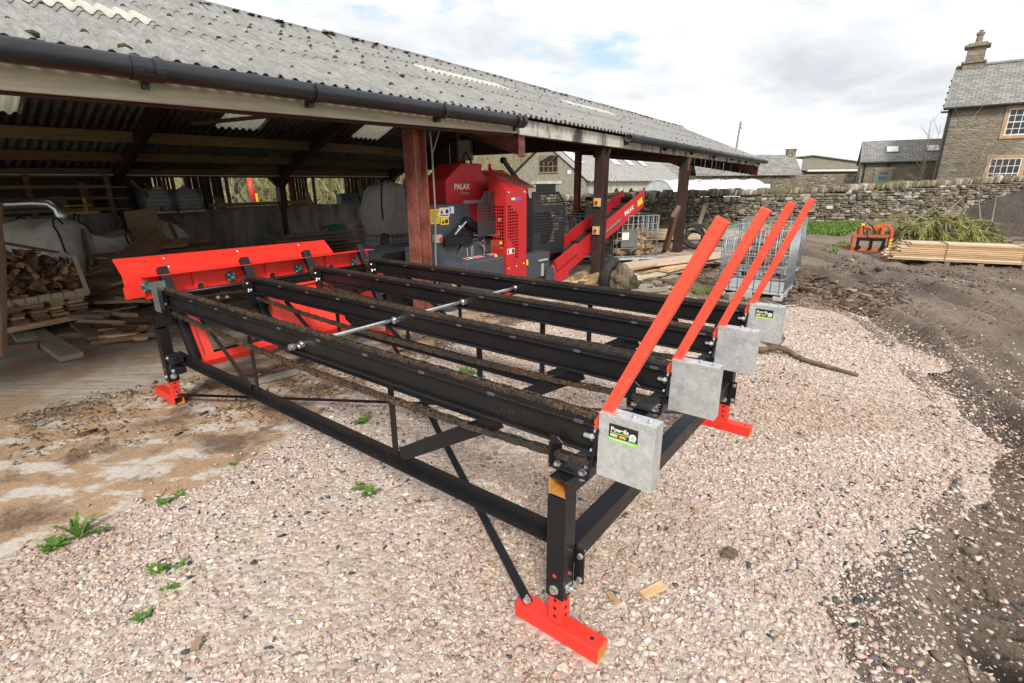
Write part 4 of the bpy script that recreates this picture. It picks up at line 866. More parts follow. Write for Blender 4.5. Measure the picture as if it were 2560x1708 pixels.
    # steel posts: H sections, flanges facing along the eave
    def hpost(name, s, t, z0, z1, w=.22, d=.22, tf=.018, mat='red_steel', par=None):
        m = MB(); m.b3((s - d / 2, t - w / 2, z0), (s - d / 2 + tf, t + w / 2, z1)); m.b3((s + d / 2 - tf, t - w / 2, z0), (s + d / 2, t + w / 2, z1)); m.b3((s - d / 2 + tf, t - .008, z0), (s + d / 2 - tf, t + .008, z1))
        return m.build(name, mat, par or B, .002)
    hpost('post', 5.04, 5.39, -.02, 2.58)
    pb = hpost('post', 9.90, 5.10, -.02, 2.60, mat='brown_steel'); pc = hpost('post', 14.51, 4.97, -.02, 2.48, .22, .24, mat='brown_steel')
    MB().b3((14.3, 4.85, -.0), (14.72, 5.1, .012)).build('base_plate', 'brown_steel', pc)
    # knee gusset on the second post
    MB().prism([(10.01, 2.59), (10.32, 2.59), (10.01, 2.15)], 5.09, 5.11, (0, 2)).build('gusset', 'brown_steel', pb)
    for k, (dt, z) in enumerate(((.0, 1.50), (.0, .93))):
        x = 9.788; bx = MB().b3((x - .05, 5.10 - .075, z - .085), (x, 5.10 + .075, z + .085)).build('isolator_switch', 'grey_box', pb, .004)
        MB().b3((x - .054, 5.10 - .055, z - .055), (x - .05, 5.10 + .055, z + .055)).build('yellow_plate', 'yellow_label', bx); MB().cyl((x - .054, 5.10, z), (x - .078, 5.10, z), .038, 16).build('red_knob', 'red_plastic', bx)
    MB().tube([(9.775, 5.07, .84), (9.77, 5.05, .7), (9.77, 5.1, .55), (9.775, 5.16, .6), (9.775, 5.17, .9), (9.775, 5.17, 1.4)], .012, 6).tube([(9.775, 5.1, 1.6), (9.775, 5.04, 1.9), (9.775, 5.04, 2.6)], .010, 6).build('power_cable', 'rubber', pb)
    # haunched frame ends showing below the fascia
    def wedge(s, t0, t1, zt0, zb0, zt1, mat):
        m = MB(); m.prism([(t0, zb0), (t0, zt0), (t1, zt1), (t1, zt1 - .05)], s - .007, s + .007, (1, 2))
        d = Vector((0, t1 - t0, zt1 - .05 - zb0)); m.bar((s, t0 - .03, zb0), (s, t1, zt1 - .05), .17, .012, (0, -d.z, d.y)); m.b3((s - .085, t0 - .012, zb0 - .02), (s + .085, t0, zt0 + .02)); m.bar((s, t0, zt0), (s, t1, zt1), .17, .012)
        return m.build('haunch', mat, B, .002)
    wedge(6.98, 5.03, 6.55, 2.66, 2.31, 2.86, 'red_steel'); wedge(14.62, 4.9, 6.33, 2.50, 2.19, 2.80, 'red_steel'); wedge(23.1, 4.97, 6.6, 2.45, 2.11, 2.80, 'red_steel')
    # portal frames: rear columns, rafters
    for s in (.35, 4.05, 7.75, 11.45):
        zc = roof_z(s, 13.65) - .09; m = MB()
        m.b3((s - .09, 13.50, 1.25), (s + .09, 13.72, zc)); m.b3((s - .05, 13.56, -.02), (s + .05, 13.68, 1.25)); m.prism([(13.5, zc), (13.5, zc - .34), (13.02, zc + .22), (13.02, zc + .3)], s - .06, s + .06, (1, 2)); m.prism([(s + .09, zc - .05), (s + .09, zc - .34), (s + .42, zc - .02), (s + .42, zc)], 13.55, 13.65, (0, 2)); m.prism([(s - .09, zc - .05), (s - .09, zc - .34), (s - .42, zc - .02), (s - .42, zc)], 13.55, 13.65, (0, 2))
        m.build('rear_column', 'brown_steel', B, .003)
        z1, z2 = roof_z(s, TR_) - .26, roof_z(s, 13.6) - .20
        MB().bar((s, 13.6, z2), (s, TR_, z1), .15, .22).bar((s, TR_, z1), (s - .5, 5.1, roof_z(s, 5.1) - .22), .15, .20).build('rafter', 'brown_steel', B, .003)
    for t, h in ((10.35, .15), (11.95, .20), (12.78, .17), (13.5, .17)):
        for a, b in ((-6, 4.05), (4.05, 7.75), (7.75, 11.6)):
            z = lambda s: roof_z(s, t) - .05 - h / 2; MB().bar((a, t, z(a)), (b, t, z(b)), .07, h).build('purlin', 'barn_timber' if t != 11.95 else 'old_timber', B, .004)
    MB().cyl((-6, 13.42, 2.09), (11.4, 13.42, 2.11), .012, 8).build('conduit', 'white_plastic', B)
    MB().bar((4.8, 11.3, 3.02), (6.3, 10.5, 3.26), .07, .07).build('loose_batten', 'barn_timber', B)
    # concrete rear wall and the sheeting above it
    MB().b3((-6, 13.9, -.05), (11.6, 14.1, 1.32)).build('rear_wall', 'concrete_wall', B, .01)
    bd = MB()
    def boards(s0, s1, z0, zf, t=14.0, gap=(.004, .02), ax='s', w=(.11, .16)):
        s = s0
        while s < s1 - .03:
            ww = min(rnd.uniform(*w), s1 - s); q = rnd.uniform(0, .012); zz = z0(s) if callable(z0) else z0
            if ax == 's': bd.b3((s, t + q, zz), (s + ww, t + q + .02, zf(s)))
            else: bd.b3((t + q, s, zz), (t + q + .02, s + ww, zf(s)))
            s += ww + rnd.uniform(*gap)
    top = lambda s: roof_z(s, 14.0) + .0
    boards(-6, 4.86, 1.25, top, gap=(.0, .003)); boards(4.90, 5.22, 1.32, top, gap=(.01, .03), w=(.06, .09)); boards(5.56, 6.42, 1.32, top, gap=(.0, .02)); boards(8.26, 8.86, 1.32, top, gap=(.012, .022), w=(.07, .09)); boards(10.08, 11.5, 1.32, top, gap=(.012, .022), w=(.09, .12))
    bd.b3((-6, 13.93, 2.06), (11.5, 13.99, 2.20))
    # gable boards, inner back boards, far gable
    gz = lambda t: 2.32 if t > 10.3 else 2.68
    boards(5.3, 13.9, gz, lambda t: roof_z(11.45, t) - .06, 11.5, (.002, .016), 't'); boards(11.6, 23.3, lambda s: 2.80 if s < 16 else 2.68, lambda s: roof_z(s, 8.45) - .06, 8.6, (.002, .018)); boards(5.1, 8.55, lambda t: 2.12 + .17 * (t - 5), lambda t: roof_z(23.2, t) - .05, 23.25, (.002, .016), 't')
    bd.build('weather_boards', 'dark_board', B)
    MB().b3((11.42, 5.3, 2.63), (11.49, 10.3, 2.80)).b3((11.42, 10.42, 2.28), (11.49, 13.6, 2.42)).build('gable_rail', 'brown_steel', B)
    hpost('post', 11.45, 10.36, -.02, 3.3, .18, .18, mat='red_steel'); hpost('post', 14.0, 8.0, -.02, 3.9, .16, .16, mat='red_steel')
    MB().bar((14.0, 8.0, 2.78), (14.5, 5.1, 2.62), .10, .22).build('tie_beam', 'brown_steel', B, .003)
    eb = MB().b3((11.20, 9.86, 2.50), (11.38, 10.24, 3.02)).build('electrics_box', 'grey_box', B, .006); MB().cyl((11.195, 9.95, 2.76), (11.185, 9.95, 2.76), .015, 10).build('lock', 'black_label', eb)
    # red steel door frames in the rear openings
    fm = MB()
    for s in (5.24, 5.52, 6.47, 8.92, 8.22, 10.02): fm.b3((s - .035, 13.84, 1.32), (s + .035, 13.90, 2.12))
    fm.build('opening_frames', 'red_steel', B); MB().cyl((8.12, 13.75, 1.35), (8.12, 13.75, 2.05), .055, 14).build('down_pipe', 'red_steel', B, smooth=True)
    MB().tube([(5.20, 5.25, 2.55), (5.22, 5.25, 2.3), (5.24, 5.26, 1.5), (5.22, 5.28, .9), (5.21, 5.26, .3)], .012, 6).tube([(5.34, 5.2, 2.6), (5.24, 5.25, 2.3)], .009, 6).build('rope', 'grey_timber', B)
    for s, t in ((8.5, 7.4), (9.2, 7.2)): MB().cyl((s, t, 2.5), (s, t, 3.5), .012, 6).build('drop_rod', 'brown_steel', B)
    return B
open_barn()
# ------------------------------------------------------------------ firewood processor (barn coordinates) and its outfeed conveyor
def perf(mb, o, ux, uy, poly, hole, pitch, n=10, inset=.012, stagger=True, thick=.003, mask=None):
    """perforated sheet: polygon POLY (u,v) in plane O + u*UX + v*UY, real round holes where MASK allows, filled by triangulation"""
    O, UX, UY = Vector(o), Vector(ux), Vector(uy); bm = bmesh.new(); E = []
    def loop(pts):
        vs = [bm.verts.new((p[0], p[1], 0)) for p in pts]
        for i in range(len(vs)): E.append(bm.edges.new((vs[i], vs[(i + 1) % len(vs)])))
    loop(poly); us = [p[0] for p in poly]; vs_ = [p[1] for p in poly]; P = np.array(poly); j = 0; v = min(vs_) + pitch * .6
    while v < max(vs_):
        u = min(us) + pitch * (.6 + (.5 if stagger and j % 2 else 0))
        while u < max(us):
            q = (np.array([u]), np.array([v]))
            if inside(q[0], q[1], poly)[0] and edge_dist(q[0], q[1], poly)[0] > hole + inset and (mask is None or mask(u, v)): loop([(u + hole * math.cos(6.2832 * k / n), v + hole * math.sin(6.2832 * k / n)) for k in range(n)])
            u += pitch
        v += pitch * (.87 if stagger else 1); j += 1
    bmesh.ops.triangle_fill(bm, use_beauty=True, use_dissolve=False, edges=E)
    bm.verts.index_update(); mb.add([O + UX * v.co.x + UY * v.co.y for v in bm.verts], [tuple(x.index for x in f.verts) for f in bm.faces]); bm.free()
def saw():
    t0 = 5.26
    S_ = thing('firewood_processor', 'red and dark grey firewood processor with perforated guards and control levers', 'log splitter', (0, 0, 0), BANG)
    G, RD, BK = 'grey_paint', 'worn_red_paint', 'black_paint'
    MB().prism([(6.86, .12), (7.47, .12), (7.47, 1.79), (6.86, 1.79)], t0, t0 + .004, (0, 2)) if False else None
    # base chassis
    b = MB(); b.b3((5.3, t0 + .15, .10), (8.4, t0 + .95, .22)); b.b3((7.48, t0 + .12, .16), (8.42, t0 + .9, .62)); b.b3((8.42, t0 + .68, .16), (9.05, t0 + .95, .62)); b.b3((5.45, t0 + .35, .15), (6.9, t0 + .9, .70))
    for s in (5.5, 8.6): b.b3((s, t0 + .1, -.02), (s + .25, t0 + 1.0, .12))
    b.build('chassis', G, S_, .01)
    fl = MB().b3((8.02, t0 + .08, .47), (8.30, t0 + .118, .50)).b3((8.12, t0 + .085, .18), (8.16, t0 + .119, .42)).build('grab_handle', 'grey_box', S_)
    MB().b3((7.42, t0 + .10, .45), (7.66, t0 + .119, .55)).build('warning_label', 'yellow_label', S_)
    # control console
    c = MB().prism([(t0 + .02, .12), (t0 + .02, .70), (t0 + .10, .735), (t0 + .62, .80), (t0 + .62, .12)], 5.84, 6.84, (1, 2)).build('control_console', G, S_, .012)
    MB().add([(5.84, t0 + .02, .70), (5.62, t0 + .45, .62), (5.62, t0 + .45, .12), (5.84, t0 + .02, .12)], [(0, 1, 2, 3)]).add([(5.84, t0 + .02, .70), (5.62, t0 + .45, .62), (5.84, t0 + .62, .80)], [(0, 1, 2)]).build('console_side', G, S_)
    lv = MB()
    for s, tt, h in ((6.22, .30, .18), (6.30, .28, .20), (6.36, .30, .22), (6.60, .26, .20), (6.27, .34, .16)):
        lv.cyl((s, t0 + tt, .75), (s + .01, t0 + tt + .02, .76 + h), .007, 6); lv.cyl((s + .01, t0 + tt + .02, .76 + h * .75), (s + .012, t0 + tt + .022, .77 + h), .014, 8, mi=1)
    lv.cyl((6.92 - .2, t0 + .33, .76), (6.74, t0 + .33, .80), .06, 12, mi=1); lv.tube([(6.72, t0 + .35, .8), (6.74, t0 + .37, .95), (6.72, t0 + .4, 1.1)], .008, 6); lv.build('control_levers', ['zinc_bolt', 'rubber'], c)
    lab = MB()
    for k, s in enumerate((6.02, 6.12, 6.22, 6.30, 6.38, 6.62, 6.72)):
        z = lambda tt: .735 + (tt - .10) * .125 + .003; tt = .13
        lab.add([(s, t0 + tt, z(tt)), (s + .065, t0 + tt, z(tt)), (s + .065, t0 + tt + .10, z(tt + .10)), (s, t0 + tt + .10, z(tt + .10))], [(0, 1, 2, 3)])
    lab.build('pictogram_labels', 'white_label', c, fix=False)
    l2 = MB()
    for s in (6.035, 6.235, 6.315, 6.395, 6.635, 6.735): l2.tube([(s + .018 + .02 * math.cos(a), t0 + .18 + .035 * math.sin(a), .7495 + .035 * math.sin(a) * .125) for a in np.linspace(0, 6.283, 13)[:-1]], .005, 4, closed=True)
    l2.build('prohibition_rings', 'red_label', c); MB().cyl((6.68, t0 + .075, .724), (6.68, t0 + .07, .728), .035, 14).build('warning_label', 'yellow_label', c)
    # tall red guard column with round perforations
    def mk(u, v): return .06 < u < .40 and v > .62 and (v < 1.50) and (u < .36) and (v > .62 + (.40 - u) * 1.0 or u > .25) and not (v > 1.30 and u > .02 + (1.62 - v) * 1.1) and v > 1.10 - u * 1.9
    w = MB(); perf(w, (6.86, t0, .04), (1, 0, 0), (0, 0, 1), [(0, 0), (.60, 0), (.60, 1.75), (0, 1.75)], .020, .050, 10, .004, False, mask=mk)
    w.b3((7.456, t0 + .003, .04), (7.462, t0 + .42, 1.79)); w.add([(6.86, t0, 1.79), (7.46, t0, 1.79), (7.46, t0 + .42, 1.79), (7.34, t0 + .55, 1.90), (6.86, t0 + .3, 2.02)], [(0, 1, 2, 3, 4)])
    col = w.build('guard_column', 'red_paint' if False else RD, S_, fix=False)
    M[RD]
    w = MB(); perf(w, (6.855, t0 + .30, .04), (0, -1, 0), (0, 0, 1), [(0, .42), (.30, .30), (.30, 1.75), (.06, 2.03), (0, 2.12)], .020, .052, 10, .006, False, mask=lambda u, v: .85 < v < 1.50)
    w.build('guard_side', RD, S_, fix=False); MB().b3((6.85, t0 + .30, 1.55), (6.87, t0 + .345, 2.20)).b3((6.86, t0 + .02, .02), (7.46, t0 + .4, .04)).build('guard_edge', RD, S_)
    bt = MB()
    for s, z in ((6.95, 1.745), (7.40, 1.745), (6.94, .49), (7.16, .50), (7.38, .52)): bt.bolt((s, t0, z), (0, -1, 0), .014, .008)
    for z in (.84, 1.3): bt.cyl((6.853, t0 + .10, z), (6.83, t0 + .10, z), .022, 10)
    bt.build('guard_bolts', 'zinc_bolt', col)
    ic = MB()
    for k in range(5): ic.cyl((7.045 + k * .055, t0, 1.64), (7.045 + k * .055, t0 - .002, 1.64), .023, 14, mi=0 if k < 2 else 1)
    ic.build('safety_icons', ['white_label', 'blue_label'], col); lb = MB().b3((6.89, t0 - .002, .735), (7.10, t0, .825)).build('rating_label', 'white_label', col)
    MB().b3((6.90, t0 - .003, .745), (6.945, t0 - .002, .815)).build('label_marks', 'red_label', lb); MB().b3((7.03, t0 - .003, .745), (7.09, t0 - .002, .815)).build('label_marks', 'black_label', lb)
    MB().cyl((6.852, t0 + .12, 1.30), (6.845, t0 + .12, 1.30), .03, 14).cyl((6.852, t0 + .1, .93), (6.845, t0 + .1, .93), .03, 14).build('warning_label', 'yellow_label', col)
    # saw housing (big red cover)
    h0, h1 = t0 + .62, t0 + 1.12
    poly = [(6.12, 1.10), (6.12, 1.95), (6.50, 2.21), (7.02, 2.21), (7.02, 2.10), (7.62, 2.12), (8.40, 1.80), (8.40, 1.30), (7.2, 1.0)]
    hs = MB().prism(poly, h0, h1, (0, 2)).build('saw_cover', RD, S_, .02, seg=2)
    MB().add([(7.02, h0 - .02, 2.105), (7.62, h0 - .25, 2.02), (8.2, t0 + .30, 1.80), (7.46, t0 + .42, 1.80)], [(0, 1, 2, 3)]).build('dusty_top', 'orange_paint' if False else 'red_steel', S_, fix=False)
    text('lettering', 'PALAX', .125, 'white_label', hs, axes((6.30, h0 - .006, 1.80), (1, 0, 0), (0, 0, 1)), .002, bold=.003)
    text('lettering', 'Power', .085, 'grey_box', hs, axes((6.44, h0 - .006, 1.715), (1, 0, 0), (0, 0, 1)), .002, shear=.35)
    dots = MB()
    for j in range(5):
        for i in range(8 - j): dots.cyl((7.10 + i * .062 + j * .031, h0 - .004, 2.05 - j * .062), (7.10 + i * .062 + j * .031, h0, 2.05 - j * .062), .022, 10)
    dots.build('cover_perforations', 'red_steel', hs)
    MB().tube([(6.72, h0 + .2, 2.2), (6.80, h0 + .2, 2.36), (6.85, h0 + .2, 2.40), (6.98, h0 + .2, 2.22)], .016, 8).build('lifting_eye', BK, hs)
    MB().b3((6.52, h0 - .01, 1.57), (7.0, h0, 1.62)).build('cover_strip', 'grey_box', hs)
    arm = MB().bar((7.98, t0 + .9, 2.30), (8.52, t0 + .8, 1.78), .05, .07).cyl((7.98, t0 + .86, 2.30), (7.98, t0 + .94, 2.30), .055, 12).bar((8.52, t0 + .8, 1.78), (8.62, t0 + .78, 1.55), .06, .06).tube([(8.0, t0 + .9, 2.27), (8.25, t0 + .86, 1.95), (8.5, t0 + .8, 1.76)], .004, 4).build('saw_arm', BK, S_)
    # grey side panel with labels
    pz = t0 + .48; pn = MB().prism([(5.55, 1.02), (5.55, 1.585), (6.50, 1.575), (6.60, 1.02)], pz, pz + .03, (0, 2)).build('side_panel', G, S_, .004)
    for (a, b_, c_, d, m, nm) in ((5.60, 5.80, 1.30, 1.52, 'yellow_label', 'instruction_label'), (5.80, 6.02, 1.39, 1.535, 'white_label', 'warning_label'), (6.02, 6.13, 1.44, 1.545, 'white_label', 'label'), (5.82, 6.0, 1.275, 1.385, 'yellow_label', 'warning_label')):
        q = MB().b3((a, pz - .003, c_), (b_, pz, d)).build(nm, m, pn)
        k = MB()
        if nm == 'instruction_label':
            for i in range(7): k.b3((a + .02, pz - .0045, d - .03 - i * .026), (b_ - .02 - (i % 3) * .02, pz - .003, d - .038 - i * .026))
        elif nm == 'warning_label':
            k.prism([(a + .02, d - .09), (a + .085, d - .09), (a + .052, d - .025)], pz - .0045, pz - .003, (0, 2)); k.b3((b_ - .085, pz - .0045, d - .09), (b_ - .02, pz - .003, d - .03))
            if d > 1.5: k.b3((a + .02, pz - .0045, d - .125), (b_ - .02, pz - .003, d - .108))
        else: k.b3((a + .01, pz - .0045, d - .09), (a + .035, pz - .003, d - .01))
        k.build('label_marks', 'black_label' if nm != 'label' else 'blue_label', q)
    sw = MB().b3((5.60, pz - .10, 1.02), (5.74, pz - .005, 1.14)).build('switch_box', 'grey_box', S_, .006); MB().cyl((5.70, pz - .10, 1.07), (5.70, pz - .125, 1.07), .03, 12).build('stop_button', 'red_plastic', sw)
    ar = MB().bar((5.80, pz - .08, 1.05), (6.32, pz - .10, 1.32), .05, .05).bar((6.32, pz - .10, 1.32), (6.72, pz - .12, 1.08), .10, .13).cyl((6.0, pz - .12, 1.12), (6.35, pz - .13, 1.36), .018, 8, mi=1).b3((5.75, pz - .16, .96), (6.4, pz - .02, 1.08)).cyl((6.32, pz - .16, 1.32), (6.32, pz - .04, 1.32), .06, 12)
    ar.tube([(6.05, pz - .12, 1.15), (6.1, pz - .13, 1.25), (6.2, pz - .13, 1.22)], .008, 6, mi=1); ar.build('log_clamp', [BK, 'zinc_bolt'], S_, .004)
    # V trough and infeed
    tr = MB().prism([(5.0, .66), (5.0, 1.02), (6.85, 1.02), (6.85, .80), (6.3, .80), (6.0, .70)], t0 + .40, t0 + .415, (0, 2)).prism([(t0 + .4, .98), (t0 + .75, .70), (t0 + 1.05, 1.0), (t0 + 1.06, 1.0), (t0 + .75, .68), (t0 + .39, .98)], 4.6, 6.9, (1, 2)).prism([(6.0, .70), (6.18, .955), (6.9, .985), (6.9, .72)], t0 + .36, t0 + .372, (0, 2)).build('feed_trough', G, S_, .004)
    MB().cyl((6.62, t0 + .36, .93), (6.62, t0 + .30, .93), .06, 12).build('trough_bolt', 'zinc_bolt', tr); MB().b3((5.75, t0 + .392, .965), (6.4, t0 + .399, 1.0)).build('warning_strip', 'yellow_steel', tr)
    MB().prism([(5.0, .42), (4.95, .56), (5.62, .665), (5.70, .62), (5.70, .52)], t0 + .30, t0 + .38, (0, 2)).prism([(2.7, .30), (2.7, .42), (5.0, .56), (5.0, .42)], t0 + .32, t0 + .37, (0, 2)).build('infeed_rail', 'red_paint', S_, .006)
    MB().prism([(2.7, .10), (2.7, .26), (5.6, .46), (5.6, .16)], t0 + .34, t0 + .36, (0, 2)).b3((4.6, t0 + .3, .0), (4.7, t0 + .5, .3)).build('infeed_frame', BK, S_)
    MB().cyl((5.30, t0 + .55, 1.58), (5.28, t0 + .55, 1.78), .07, 12).cyl((5.33, t0 + .55, 1.30), (5.30, t0 + .55, 1.58), .085, 12).build('filter_can', BK, S_); MB().tube([(5.22, t0 + .55, 1.75), (5.2, t0 + .55, 1.95), (5.28, t0 + .55, 2.02), (5.36, t0 + .55, 1.92), (5.33, t0 + .55, 1.78)], .016, 6).build('hydraulic_hose', 'rubber', S_)
    # perforated black guards
    BK2 = 'guard_paint'; g = MB(); mt = t0 + .22; perf(g, (6.40, mt, 1.05), (1, 0, 0), (0, 0, 1), [(0, 0), (.52, .02), (.52, .70), (.20, .72), (.0, .48)], .017, .047, 10, .01, False, mask=lambda u, v: v > .26); g.build('mesh_guard', 'guard_paint', S_, fix=False)
    gt = t0 + .40; g = MB(); perf(g, (8.22, gt, .50), (1, 0, 0), (0, 0, 1), [(0, .06), (1.16, 0), (1.17, .98), (.92, 1.21), (.32, 1.21), (0, 1.22)], .021, .056, 10, .01, False, mask=lambda u, v: (v > .22 + .0 * u) and not (u < .28 and v > .92) and not (v < .45 and (u < .28 or u > .78)) and not (.86 < v < .93) and not (u > .98 and v < .6))
    gm = g.build('mesh_guard', 'guard_paint', S_, fix=False); fr = MB()
    for a, b_ in (((0, .06), (1.16, 0)), ((1.16, 0), (1.17, .98)), ((1.17, .98), (.92, 1.21)), ((.92, 1.21), (0, 1.22)), ((0, 1.22), (0, .06))): fr.bar((8.22 + a[0], gt, .5 + a[1]), (8.22 + b_[0], gt, .5 + b_[1]), .025, .025, (0, 1, 0))
    fr.build('guard_frame', 'guard_paint', gm); MB().b3((7.50, t0 + .38, .62), (8.22, t0 + .43, 1.62)).b3((7.9, t0 + .6, .6), (9.1, t0 + .95, 1.25)).cyl((8.7, t0 + .5, 1.05), (8.7, t0 + .6, 1.05), .42, 28).build('drive_housing', BK, S_, .01)
    ob = MB()
    for s in (8.235, 8.29): ob.cyl((s, gt - .002, .60), (s, gt - .004, .60), .024, 12)
    ob.build('warning_label', 'orange_label', gm); MB().b3((7.75, t0 + .86, 1.2), (8.55, t0 + .9, 1.92)).build('rear_panel', BK, S_)
    MB().prism([(8.20, 0), (8.48, 0), (8.43, .30), (8.25, .30)], t0 + .02, t0 + .10, (0, 2)).build('support_leg', G, S_, .006)
    MB().bar((4.98, t0 - .03, .78), (5.68, t0 - .25, .0), .09, .03).build('prop', 'pale_timber', None) if False else None
    return S_
saw()
def conveyor():
    a, b = Vector(bw(8.50, 5.36, .06)), Vector(bw(12.2, 5.13, 1.42)); d = b - a; L = d.length; ang = math.atan2(d.y, d.x)
    C = thing('outfeed_conveyor', 'long red inclined conveyor with black chain belt, rising towards the stone wall', 'conveyor', a, ang); el = math.asin(d.z / L); c, s = math.cos(el), math.sin(el)
    P = lambda u, y, h: (u * c - h * s, y, u * s + h * c); m = MB(); W_ = .56
    def slab(m, u0, u1, y0, y1, h0, h1, mi=0):
        vs = [P(u, y, h) for h in (h0, h1) for y in (y0, y1) for u in (u0, u1)]; m.add(vs, [(0, 2, 3, 1), (4, 5, 7, 6), (0, 1, 5, 4), (2, 6, 7, 3), (0, 4, 6, 2), (1, 3, 7, 5)], mi)
    def side(m, y0, y1):
        pts = [(0, -.12), (L, -.12), (L + .10, .05), (L + .14, .27), (L - .05, .28), (0, .27)]; n = 6
        m.add([P(u, y, h) for y in (y0, y1) for u, h in pts], [tuple(range(n)), tuple(range(2 * n - 1, n - 1, -1))] + [(i, (i + 1) % n, n + (i + 1) % n, n + i) for i in range(n)])
    side(m, 0, .012); mn = MB(); side(mn, W_, W_ + .012); s1 = m.build('side_plate', 'worn_red_paint', C, .004); mn.build('side_plate', 'worn_red_paint', C, .004)
    k = MB(); slab(k, 0, .75, -.03, .0, -.10, .02); slab(k, .15, .95, -.04, -.012, .12, .34); slab(k, .1, .5, -.05, W_ + .04, -.16, -.09); k.build('hopper_plate', 'worn_red_paint', C, .004)
    bl = MB(); slab(bl, .05, L, .015, W_ - .003, .0, .012); u = .3
    while u < L - .1: slab(bl, u, u + .03, .03, W_ - .02, .012, .07); u += .62
    bl.build('belt', 'dark_interior', C); MB().cyl(P(L, -.0, .06), P(L, W_ + .02, .06), .07, 12).build('head_roller', 'black_paint', C)
    f = bpy.data.objects; mt = axes(P(L - .92, -.004, .03), (c, 0, s), (-s, 0, c)); text('lettering', 'PALAX', .145, 'white_label', s1, mt, .002, bold=.004)
    yl = MB(); slab(yl, L - .27, L - .02, -.006, -.001, .0, .14); yl.build('yellow_label', 'yellow_label', s1)
    br = MB(); slab(br, 1.95, 2.65, -.035, -.012, .04, .085); slab(br, 2.62, 2.75, -.05, -.012, .06, .10); br.build('tension_rod', 'zinc_bolt', C); lg = MB()
    for y in (.0, W_): lg.bar(P(3.3, y, -.08), (P(3.3, y, 0)[0], y, -.12), .05, .05)
    lg.build('support_legs', 'black_paint', C); MB().tube([P(.05, -.05, .12), P(.05, -.07, .26), P(.05, -.02, .28), P(.05, .02, .2)], .012, 6).build('lift_loop', 'zinc_bolt', C)
conveyor()
# ------------------------------------------------------------------ things standing and lying about
def board_mesh(L, w, th, wane=.0, cup=0):
    mb = MB(); n = 6; vs = []
    for i in range(n + 1):
        x = L * (i / n - .5); j = rnd.uniform(-1, 1) * wane
        for y, z in ((-w / 2 + j, -th / 2), (w / 2 + rnd.uniform(-1, 1) * wane, -th / 2), (w / 2 + rnd.uniform(-1, 1) * wane * .6, th / 2), (-w / 2 + j, th / 2)): vs.append((x, y, z + cup * (2 * i / n - 1) ** 2))
    fs = [(0, 3, 2, 1), (n * 4, n * 4 + 1, n * 4 + 2, n * 4 + 3)] + [(i * 4 + k, i * 4 + (k + 1) % 4, i * 4 + 4 + (k + 1) % 4, i * 4 + 4 + k) for i in range(n) for k in range(4)]
    return mb.add(vs, fs)
def board(p, q, w, th, label, mat='old_timber', cat='plank', group=None, name='plank', roll=0, wane=.006, cup=0):
    """a board from P to Q (centres of its ends)"""
    p, q = Vector(p), Vector(q); d = q - p; o = board_mesh(d.length, w, th, wane, cup).build(name, mat, None, min(.004, th * .15))
    x = d.normalized(); y = Vector((0, 0, 1)).cross(x)
    if y.length < .1: y = Vector((0, 1, 0))
    y.normalize(); z = x.cross(y); o.matrix_world = Matrix.Translation((p + q) / 2) @ Matrix((x, y, z)).transposed().to_4x4() @ Matrix.Rotation(roll, 4, 'X')
    return tag(o, label, cat, group)
LOGM = []
def log_mesh(k):
    L = rnd.uniform(.26, .36); n = 5; kind = k % 3; r = rnd.uniform(.06, .095)
    prof = [(r * math.cos(a), r * math.sin(a)) for a in ([-.1, .5, 1.05, 1.6] if kind == 0 else [.0, .6, 1.3, 2.0, 2.6, 3.14] if kind == 1 else np.linspace(0, 6.28, 9)[:-1])]
    if kind == 0: prof.append((0, -.01))
    mb = MB(); vs = []
    for i in range(3): vs += [(L * (i / 2 - .5) + rnd.uniform(-.015, .015), y * rnd.uniform(.88, 1.1), z * rnd.uniform(.88, 1.1) - r * .3) for y, z in prof]
    m = len(prof); mb.add(vs, [tuple(range(m))[::-1], tuple(range(2 * m, 3 * m))] + [(j * m + i, j * m + (i + 1) % m, (j + 1) * m + (i + 1) % m, (j + 1) * m + i) for j in range(2) for i in range(m)])
    o = mb.build('log', 'firewood'); me = o.data; bpy.data.objects.remove(o); return me
LOGM = [log_mesh(k) for k in range(12)]
LOGD = []
for me_ in [m_ for i_, m_ in enumerate(LOGM) if i_ % 3 < 2]: m2 = me_.copy(); m2.materials.clear(); m2.materials.append(M['old_firewood']); LOGD.append(m2)
def logs(pts, label, group, rz=None, sc=1.0, pool=None):
    for p in pts:
        o = bpy.data.objects.new('log', rnd.choice(pool or LOGM)); COL.objects.link(o); o.location = p
        o.rotation_euler = (rnd.uniform(0, 6.28), rnd.uniform(-.35, .35), (rnd.uniform(0, 6.28) if rz is None else rz + rnd.uniform(-.6, .6))); o.scale = (sc * rnd.uniform(.85, 1.15),) * 3
        tag(o, label, 'log', group)
